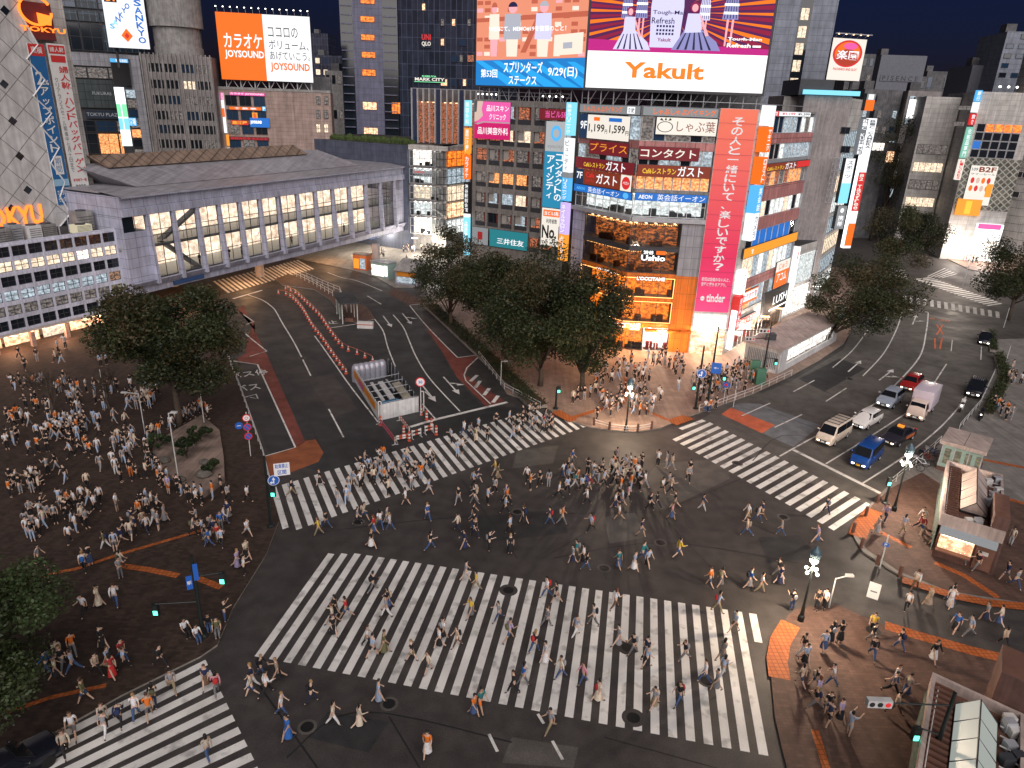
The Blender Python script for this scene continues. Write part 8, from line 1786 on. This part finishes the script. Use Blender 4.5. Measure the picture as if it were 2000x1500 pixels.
def bodymesh(J,name):
    sp_=[('pelvis',None,(.125,.10)),('waist','pelvis',(.112,.09)),('chest','waist',(.135,.10)),('neckb','chest',(.075,.062)),('neck','neckb',.05),('head0','neck',(.078,.085)),('head1','head0',(.076,.088))]
    for s in'lr':sp_+=[('hip'+s,'pelvis',.088),('knee'+s,'hip'+s,.056),('ank'+s,'knee'+s,.036),('toe'+s,'ank'+s,(.042,.03)),('sho'+s,'neckb',.052),('elb'+s,'sho'+s,.038),('wri'+s,'elb'+s,.026),('pal'+s,'wri'+s,(.036,.018))]
    V,E,Rr,ix=chain(J,sp_);roots={0}
    for s,sg in(('l',1),('r',-1)):
        d=J['fd'+s];side=Vector((1,0,0))-d*d.x
        side=side.normalized() if side.length>.1 else Vector((0,1,0));nrm=d.cross(side)
        for k,(off,L) in enumerate(((-.027,.058),(-.009,.07),(.009,.066),(.026,.05))):
            a=J['pal'+s]+side*off;roots.add(len(V));o=len(V);V+=[a,a+d*L*.55+nrm*.004*sg,a+d*L*.9+nrm*.02*sg];Rr+=[.009,.008,.006];E+=[(o,o+1),(o+1,o+2)]
        a=J['pal'+s]-d*.025+side*.025;roots.add(len(V));o=len(V);V+=[a,a+side*.03+d*.02,a+side*.042+d*.045];Rr+=[.011,.009,.007];E+=[(o,o+1),(o+1,o+2)]
    me=skin(name,V,E,Rr,roots,'skin')
    # face: nose, eyes, mouth, ears; shoes
    hc=(J['head0']+J['head1'])/2;me.materials.append(mat('shoe'));me.materials.append(mat('eye'));me.materials.append(mat('lip'))
    for v in me.vertices:
        q=v.co-hc
        if q.x>.055 and abs(q.y)<.028 and -.05<q.z<.02:v.co.x+=.022
    zt={s:J['ank'+s].z+.02 for s in'lr'}
    for p in me.polygons:
        c=p.center
        for s in'lr':
            if (c-J['ank'+s]).length<.24 and c.z<zt[s] and (c-J['wril']).length>.25 and (c-J['wrir']).length>.25:p.material_index=1
    b=MB()
    for s in(1,-1):b.ell((hc.x+.082,hc.y+s*.031,hc.z+.008),(.008,.012,.009),2,6,4);b.ell((hc.x+.0,hc.y+s*.083,hc.z-.005),(.02,.012,.032),0,6,4)
    b.ell((hc.x+.079,hc.y,hc.z-.062),(.008,.026,.009),3,6,4)
    bm=bmesh.new();bm.from_mesh(me);vs=[bm.verts.new(v) for v in b.v]
    for f,m in zip(b.f,b.m):
        fa_=bm.faces.new([vs[i] for i in f]);fa_.material_index=m;fa_.smooth=True
    bm.to_mesh(me);bm.free();return me
def topmesh(J,name,long=False):
    K=dict(J)
    for s in'lr':K['mid'+s]=J['sho'+s].lerp(J['elb'+s],.75)
    sp_=[('pelvis',None,(.142,.118)),('waist','pelvis',(.132,.108)),('chest','waist',(.152,.118)),('neckb','chest',(.078,.07))]
    for s in'lr':
        sp_+=[('sho'+s,'neckb',.066)]
        sp_+=[('elb'+s,'sho'+s,.052),('wri'+s,'elb'+s,.038)] if long else [('mid'+s,'sho'+s,.058)]
    V,E,Rr,ix=chain(K,sp_);return skin(name,V,E,Rr,{0},'cloth')
def legmesh(J,name,short=False):
    K=dict(J)
    for s in'lr':K['cuff'+s]=J['knee'+s].lerp(J['ank'+s],.86);K['mid'+s]=J['hip'+s].lerp(J['knee'+s],.8)
    sp_=[('waistb',None,(.125,.105)),('pelvis','waistb',(.138,.112))];K['waistb']=J['pelvis'].lerp(J['waist'],.5)
    for s in'lr':
        sp_+=[('hip'+s,'pelvis',.100)]+([('mid'+s,'hip'+s,.085)] if short else [('knee'+s,'hip'+s,.070),('cuff'+s,'knee'+s,.054)])
    V,E,Rr,ix=chain(K,sp_);return skin(name,V,E,Rr,{1},'cloth')
def skirtmesh(J,name,l=.52):
    b=MB();p=J['pelvis'];w=J['waist'];n=16;k=(J['kneel']+J['kneer'])/2
    o=0
    for i,(t,rx,ry) in enumerate(((-.30,.112,.10),(0,.145,.125),(.45,.19,.165),(1.,.23,.20))):
        c=p.lerp(w,.45) if t<0 else p.lerp(Vector((k.x*.8,0,p.z-l)),t)
        for j in range(n):a=2*math.pi*j/n;f=1+.05*math.sin(a*5)*max(0,t);b.v.append((c.x+ry*f*math.cos(a)*1.05,c.y+rx*f*math.sin(a),c.z))
    for i in range(3):
        for j in range(n):q=(j+1)%n;b.f.append(((i+1)*n+j,(i+1)*n+q,i*n+q,i*n+j));b.m.append('cloth')
    me=bpy.data.meshes.new(name);me.from_pydata(b.v,[],b.f);me.materials.append(mat('cloth'));me.polygons.foreach_set('use_smooth',[True]*len(me.polygons));return me
def hairmesh(J,name,kind):
    hc=(J['head0']+J['head1'])/2;b=MB();n=14;k=8
    for i in range(k+1):
        t=math.pi*i/k
        for j in range(n):
            a=2*math.pi*j/n;x,y,z=math.sin(t)*math.cos(a),math.sin(t)*math.sin(a),math.cos(t)
            fr=max(0,x)
            r=Vector((.098*x-.012,.092*y,.118*z+.02))
            if fr>.35 and z<.35:r.x*=.55;r.y*=.8
            if z<-.15:
                if kind=='short':r=Vector((r.x*.6-.02,r.y*.7,max(r.z,-.05)))
                elif kind=='long' and x<.3:r=Vector((-.075+.04*x,y*.098,-.05-.20*(-z)))
                elif kind=='bob' and x<.4:r=Vector((-.03+.07*x,y*.104,-.045-.07*(-z)))
            b.v.append(tuple(hc+r))
    for i in range(k):
        for j in range(n):q=(j+1)%n;b.f.append((i*n+j,(i+1)*n+j,(i+1)*n+q,i*n+q));b.m.append('hair')
    me=bpy.data.meshes.new(name);me.from_pydata(b.v,[],b.f);me.materials.append(mat('hair'));me.polygons.foreach_set('use_smooth',[True]*len(me.polygons));return me
POSE=dict(
 walk_a=skeleton(((.42,.05),(-.38,.25)),((-.35,.2,.1),(.4,.35,.1)),.05),
 walk_b=skeleton(((-.36,.3),(.44,.08)),((.38,.4,.1),(-.34,.2,.1)),.06),
 stride=skeleton(((.55,.1),(-.5,.35)),((-.3,.3,.12),(.3,1.4,.1)),.08,.03),
 stand=skeleton(((.03,.02),(-.03,.0)),((.05,.2,.12),(-.05,.25,.1)),.0),
 phone=skeleton(((.04,.0),(-.04,.02)),((.7,1.7,.05),(.3,1.6,.05)),.04,0,.5),
 raise_=skeleton(((.05,.0),(-.05,.0)),((1.5,.8,.1),(1.4,.9,.1)),-.02),
 sit=skeleton(((1.45,1.4),(1.5,1.45)),((.6,.7,.1),(.5,.8,.1)),.12,.45))
PM={}
for k,J in POSE.items():
    PM[k]=dict(body=bodymesh(J,'body_'+k),tee=topmesh(J,'tee'),long=topmesh(J,'long_top',True),trousers=legmesh(J,'trousers'),shorts=legmesh(J,'shorts',True),skirt=skirtmesh(J,'skirt'),dress=skirtmesh(J,'dress',.62),hs=hairmesh(J,'hair','short'),hl=hairmesh(J,'hair','long'),hb=hairmesh(J,'hair','bob'))
TOPC={'white':(.74,.74,.76),'black':(.015,.015,.018),'grey':(.28,.28,.30),'pale blue':(.36,.45,.60),'navy':(.02,.03,.09),'cream':(.66,.58,.46),'orange':(.70,.17,.02),'pink':(.62,.28,.34),'blue':(.03,.13,.42),'red':(.48,.03,.03),'teal':(.03,.24,.26),'olive':(.13,.13,.06),'beige':(.48,.37,.27),'lilac':(.40,.33,.52),'yellow':(.70,.48,.06)}
TW=['white']*6+['black']*8+['grey']*4+['pale blue']*4+['navy']*3+['cream']*3+['orange','pink','blue','red','teal','olive','beige','lilac','yellow']
BOTC={'black':(.015,.015,.018),'blue':(.05,.09,.20),'grey':(.16,.16,.17),'white':(.66,.66,.66),'brown':(.14,.08,.05),'navy':(.02,.025,.06),'orange':(.68,.16,.02),'khaki':(.26,.21,.13)}
BW=['black']*5+['blue']*5+['grey']*3+['white']*2+['brown','navy','khaki']
HAIR={'black':(.012,.01,.01),'brown':(.06,.028,.014),'auburn':(.12,.04,.018),'fair':(.30,.18,.07)}
SKIN=[(.62,.42,.31),(.55,.36,.26),(.68,.48,.37),(.45,.29,.20)]
USED=set();NP=[0]
def person(x,y,z,ang,zone,grp,rd,pose=None,top=None,bot=None,kind=None,hair=None,hk=None,sleeve=None,label=None):
    for tries in range(400):
        t=top or rd.choice(TW);bk=kind or rd.choice(['trousers']*6+['shorts']*2+['skirt']*2+['dress']);bc=bot or rd.choice(BW)
        if bk=='dress':bc=t
        hc=hair or rd.choice(['black']*6+['brown']*3+['auburn','fair']);hh=hk or rd.choice(['hs']*5+['hl']*3+['hb']*2);sl_=sleeve or rd.choice(['tee','tee','long'])
        key=(zone,t,bk,bc,hc,hh,sl_)
        if key not in USED or label:break
    USED.add(key)
    po=pose or rd.choice(['walk_a','walk_b','stride'])
    m=PM[po];NP[0]+=1
    o=bpy.data.objects.new('person',m['body']);COL.objects.link(o);sc=rd.uniform(.94,1.06);o.location=(x,y,z);o.rotation_euler=(0,0,ang);o.scale=(sc,sc,sc)
    o.color=(*rd.choice(SKIN),1)
    hn={'hs':'short','hl':'long','hb':'bobbed'}[hh];tn={'tee':'short-sleeved','long':'long-sleeved'}[sl_]
    wear=f'{tn} {t} dress' if bk=='dress' else f'{tn} {t} top and {bc} {bk}'
    tag(o,label or f'{hn} {hc} haired person in {wear.replace("pale blue","pale-blue")}, {zone}','person',grp)
    for nm,me,c in(('hair',m[hh],HAIR[hc]),('top',m[sl_],TOPC[t]),({'trousers':'trousers','shorts':'shorts','skirt':'skirt','dress':'skirt'}[bk],m[bk],TOPC[t] if bk=='dress' else BOTC[bc])):
        c_=bpy.data.objects.new(nm,me);COL.objects.link(c_);c_.parent=o;c_.color=(*c,1)
    if po!='sit' and rd.random()<.3:
        c_=bpy.data.objects.new('backpack',packmesh(po));COL.objects.link(c_);c_.parent=o;c_.color=(*TOPC[rd.choice(['black','black','navy','grey','olive','beige','red','blue'])],1)
    return o
BP={}
def packmesh(po):
    if po not in BP:
        J=POSE[po];c=J['chest'].lerp(J['waist'],.45);b=MB();b.ell((0,0,0),(.10,.15,.22),'cloth',12,8)
        me=bpy.data.meshes.new('backpack');me.from_pydata([(c.x-.19+max(x,-.075),c.y+y,c.z+max(-.19,min(z,.2))) for x,y,z in b.v],[],b.f);me.materials.append(mat('cloth'));me.polygons.foreach_set('use_smooth',[True]*len(me.polygons));BP[po]=me
    return BP[po]
def inside(p,Q):
    c=False;n=len(Q)
    for i in range(n):
        a,b_=Q[i],Q[i-1]
        if (a[1]>p[1])!=(b_[1]>p[1]) and p[0]<(b_[0]-a[0])*(p[1]-a[1])/(b_[1]-a[1])+a[0]:c=not c
    return c
PLACED=[]
BEDQ=[G(*p) for p in((395,812),(436,846),(448,900),(450,952),(402,985),(368,975),(325,942),(293,908),(293,874),(330,848))]
def spots(poly,n,rd,md=.6,clus=.0):
    Q=[G(*p) for p in poly];x0,x1=min(p[0] for p in Q),max(p[0] for p in Q);y0,y1=min(p[1] for p in Q),max(p[1] for p in Q);out=[];tr=0
    while len(out)<n and tr<n*300:
        tr+=1
        if out and rd.random()<clus:q=rd.choice(out);a=rd.random()*6.28;p=(q[0]+math.cos(a)*.75,q[1]+math.sin(a)*.75)
        else:p=(rd.uniform(x0,x1),rd.uniform(y0,y1))
        if inside(p,Q) and not inside(p,BEDQ) and all((p[0]-q[0])**2+(p[1]-q[1])**2>md*md for q in PLACED):out.append(p);PLACED.append(p)
    return out
# people who stand still enough to be seen clearly
rd=random.Random(77)
def at_(px,py,pose,top,bot,kind,label,face=None,z=0.004,hair='black',hk='hs',sleeve='tee'):
    g=G(px,py,z);PLACED.append(g);a=math.atan2(G(*face)[1]-g[1],G(*face)[0]-g[0]) if face else -math.pi/2;person(g[0],g[1],z,a,label,None,rd,pose,top,bot,kind,hair,hk,sleeve,label)
P_=KZ
at_(955,1077,'phone','black','black','trousers','person in black with one hand raised to the face, alone in mid junction',(1100,1060));at_(996,1083,'stand','black','black','dress','person in a short black dress with fair hair, alone in mid junction',(1020,1200),hair='fair',hk='hb')
at_(652,1243,'walk_a','black','black','dress','person in a black dress crossing the left part of the wide crossing',(760,1400),hair='auburn',hk='hb')
at_(1545,1192,'phone','black','blue','trousers','person in black top and jeans looking at a phone beside the ornate lamp',(1500,1150),z=P_);at_(1593,1192,'stand','black','black','trousers','person all in black waiting right of the ornate lamp',(1550,1240),z=P_);at_(1608,1190,'stand','white','black','trousers','person in a white top and black trousers waiting right of the ornate lamp',(1500,1240),z=P_)
at_(1620,1257,'stand','black','black','dress','long haired person in a black dress at the lower right corner',(1500,1100),z=P_,hk='hl');at_(1638,1258,'phone','black','black','skirt','long haired person in black raising a phone at the lower right corner',(1500,1100),z=P_,hk='hl',sleeve='long')
at_(1655,1438,'raise_','pale blue','cream' if 0 else 'white','shorts','person in a pale blue top with both arms raised near the kiosk roof',(1750,1400),z=P_,hk='hb')
at_(228,928,'stand','white','white','trousers','person all in white near the left of the square',(300,990),z=P_,hk='hl');at_(222,915,'stand','white','grey','trousers','person in white top and grey trousers near the left of the square',(300,800),z=P_);at_(257,932,'stand','black','orange','trousers','person in a black top and bright orange trousers in the square',(300,990),z=P_,hk='hb')
at_(197,985,'walk_b','white','black','trousers','person in white top walking at the foot of the square',(100,900),z=P_);at_(230,1000,'stand','white','grey','shorts','person in white top and grey shorts at the foot of the square',(400,1000),z=P_)
at_(330,966,'stand','lilac','orange','shorts','person in lilac top and orange shorts at the planting bed',(300,990),z=P_);at_(440,1215,'phone','black','blue','trousers','person in black and jeans photographing at the left end of the wide crossing',(600,1150),z=P_);at_(478,1125,'phone','white','black','trousers','person in white with a raised phone above the left end of the wide crossing',(700,1090),z=P_)
for k,(x,y,t,b_,lb) in enumerate(((362,1240,'white','black','person in white sitting on the left at the signal pole foot'),(385,1250,'white','blue','person in white and jeans sitting in front of the signal pole foot'),(408,1228,'black','blue','person in black and jeans sitting at the signal pole foot'),(425,1238,'olive','grey','person in olive sitting on the right at the signal pole foot'))):at_(x,y,'sit',t,b_,'trousers',lb,(430,1320),z=P_-.0)
at_(1868,1052,'stand','grey','black','trousers','person in a grey top ordering at the kiosk counter',(1880,1000),z=P_,sleeve='tee');at_(1893,1070,'stand','pale blue','black','trousers','person in a pale blue shirt and black trousers at the kiosk counter',(1905,1010),z=P_);at_(1915,1078,'stand','white','grey','shorts','person in white at the shutter of the kiosk',(1920,1020),z=P_,hk='hb');at_(1940,1075,'stand','black','black','trousers','person in black leaning by the kiosk corner',(1880,1120),z=P_);at_(1972,1065,'stand','cream','white','trousers','person in a cream top and pale trousers right of the kiosk',(1880,1120),z=P_,hk='hl')
at_(1612,1005,'walk_a','navy','navy','trousers','person in navy walking over the far end of the right crossing',(1500,930));at_(835,1478,'walk_b','orange','white','skirt','person in orange and white hurrying below the wide crossing',(800,1600),hk='hl');at_(925,1400,'walk_a','orange','blue','skirt','person in an orange top at the lower edge of the wide crossing',(1000,1450),hk='hb');at_(938,1392,'walk_b','teal','orange','shorts','person in teal and orange shorts at the lower edge of the wide crossing',(1000,1450))
at_(1397,800,'stand','black','black','trousers','person in black at the kerb beside the orange shirted waiter',(1450,860),z=P_);at_(1385,806,'stand','orange','blue','trousers','person in an orange shirt waiting first at the kerb by the right crossing',(1450,860),z=P_);at_(1376,806,'stand','white','blue','trousers','person in a white shirt and jeans waiting at the kerb corner',(1450,860),z=P_)
for k,(u,lb,t) in enumerate(((-13.6,'dark figure standing alone at the lower glass of the skywalk','black'),(-8.6,'left one of two dark figures at the skywalk glass','black'),(-7.9,'right one of two dark figures at the skywalk glass','navy'),(-5.2,'figure leaning behind the skywalk glass near mid span','black'),(-.6,'pale topped figure behind the skywalk glass','cream'),(6.2,'figure in red behind the skywalk glass','red'),(20.5,'grey figure far along the skywalk glass','grey'))):
    p=Wb.pt(u,5.88,-1.6);person(p[0],p[1],p[2],rd.uniform(0,6),'behind the skywalk glass','people inside the skywalk',rd,'stand',t,'black','trousers',label=lb)
ZONES=[
 ('on the wide crossing','people on the wide crossing',[(480,1265),(625,1100),(1470,1200),(1490,1450),(860,1345)],45,.004,[.3,3.4],.1,None),
 ('in mid junction','people walking through the junction',[(600,1040),(900,935),(1200,890),(1440,1000),(1640,1060),(1510,1170),(1000,1105),(620,1075)],83,.004,[.2,3.3,2.6,-.5],.2,None),
 ('on the upper crossing','people on the upper crossing',[(560,960),(700,910),(1050,805),(1130,840),(640,1020),(560,1020)],18,.004,[.6,3.7],.2,None),
 ('on the nearest crossing','people on the near left crossing',[(120,1450),(400,1300),(480,1460),(440,1490),(130,1490)],12,.004,[-1.2,2.0],.2,None),
 ('below the wide crossing','people below the wide crossing',[(480,1310),(860,1370),(1100,1430),(1100,1495),(520,1495)],12,.004,[.4,3.5],.2,None),
 ('at the square edge','people at the edge of the square',[(90,1255),(360,1258),(400,1275),(240,1350),(95,1430)],14,P_,None,.3,None),
 ('in the left square','people in the left square',[(180,1040),(520,985),(535,1030),(440,1180),(390,1180),(100,1250)],34,P_,None,.4,['stand','walk_a','walk_b','phone','stride']),
 ('on the near pavement','people on the lower right pavement',[(1550,1290),(1720,1235),(1880,1290),(1790,1400),(1650,1480),(1560,1450)],20,P_,None,.25,None),
 ('beside the small kiosk','people beside the kiosk',[(1700,1020),(1810,1030),(1830,1075),(1990,1110),(1980,1170),(1720,1080)],12,P_,None,.1,None),
 ('in the side street','people in the side street',[(1720,1130),(1990,1225),(1990,1290),(1760,1215)],10,.006,None,.1,None)]
for z,gr,poly,n,h,hd,cl,ps in ZONES:
    rz=random.Random(len(z)*31+n)
    for p in spots(poly,n,rz,.62,cl):
        a=(rz.choice(hd)+rz.gauss(0,.25)) if hd else rz.uniform(0,6.28)
        person(p[0],p[1],h,a,z,gr,rz,rz.choice(ps) if ps else None)
# the rest of the crowd of the square reads as one mass
rz=random.Random(99);vs=[];fs=[];mi=[];CK=['cr_white','cr_black','cr_grey','cr_blue','cr_cream','cr_orange']
for k,c in zip(CK,('white','black','grey','pale blue','cream','orange')):M(k,TOPC[c],rough=.85,var=.1)
CM=['cr_skin','cr_hair']+CK
def crowd(b,poly,n,h,cl):
    V=b.v;F=b.f;I=[]
    for p in spots(poly,n,rz,.5,cl):
        m=PM[rz.choice(['stand','walk_a','walk_b','phone'])];a=rz.uniform(0,6.28);c,s=math.cos(a),math.sin(a);kt=2+rz.choice([0,0,1,1,1,1,2,2,3,4,5]);kb=2+rz.choice([1,1,1,1,2,3])
        for me,k in((m['body'],0),(m['hs'] if rz.random()<.5 else m['hl'],1),(m['tee'],kt),(m['trousers'],kb)):
            o=len(V);V.extend((p[0]+v.co.x*c-v.co.y*s,p[1]+v.co.x*s+v.co.y*c,v.co.z+h) for v in me.vertices);F.extend(tuple(i+o for i in q.vertices) for q in me.polygons);I.extend([k]*len(me.polygons))
    b.m+=[CM[i] for i in I]
b=MB()
for poly,n,h,cl in(([(20,745),(320,760),(280,870),(330,960),(500,960),(520,985),(180,1040),(90,1200),(10,1000)],190,P_,.5),([(285,870),(300,855),(330,840),(395,805),(435,845),(450,955),(400,1000),(320,960),(290,920)],34,P_,.1),([(1090,810),(1180,730),(1240,700),(1340,700),(1345,760),(1310,810),(1180,830)],90,P_,.3),([(1345,800),(1350,745),(1450,720),(1500,745),(1470,765),(1400,790)],70,P_,.6),([(620,960),(700,915),(1050,808),(1125,838),(760,975),(640,1005)],44,.004,.25),([(760,1010),(900,940),(1290,905),(1400,950),(1000,985)],36,.004,.2),([(1955,750),(1990,700),(1995,850),(1950,840),(1925,830)],14,P_,.4),([(1830,440),(1880,430),(1960,505),(1890,525)],50,P_,.4),([(690,500),(800,480),(860,490),(800,520),(740,520)],14,P_,.1),([(10,700),(200,665),(300,690),(290,735),(20,735)],14,P_,.3)):crowd(b,poly,n,h,cl)
tag(b.build('crowd',smooth=True,uv=False),'dense crowd filling the far square, the shop corner pavement and the far crossing','crowd',None,'stuff')
if 0:pass
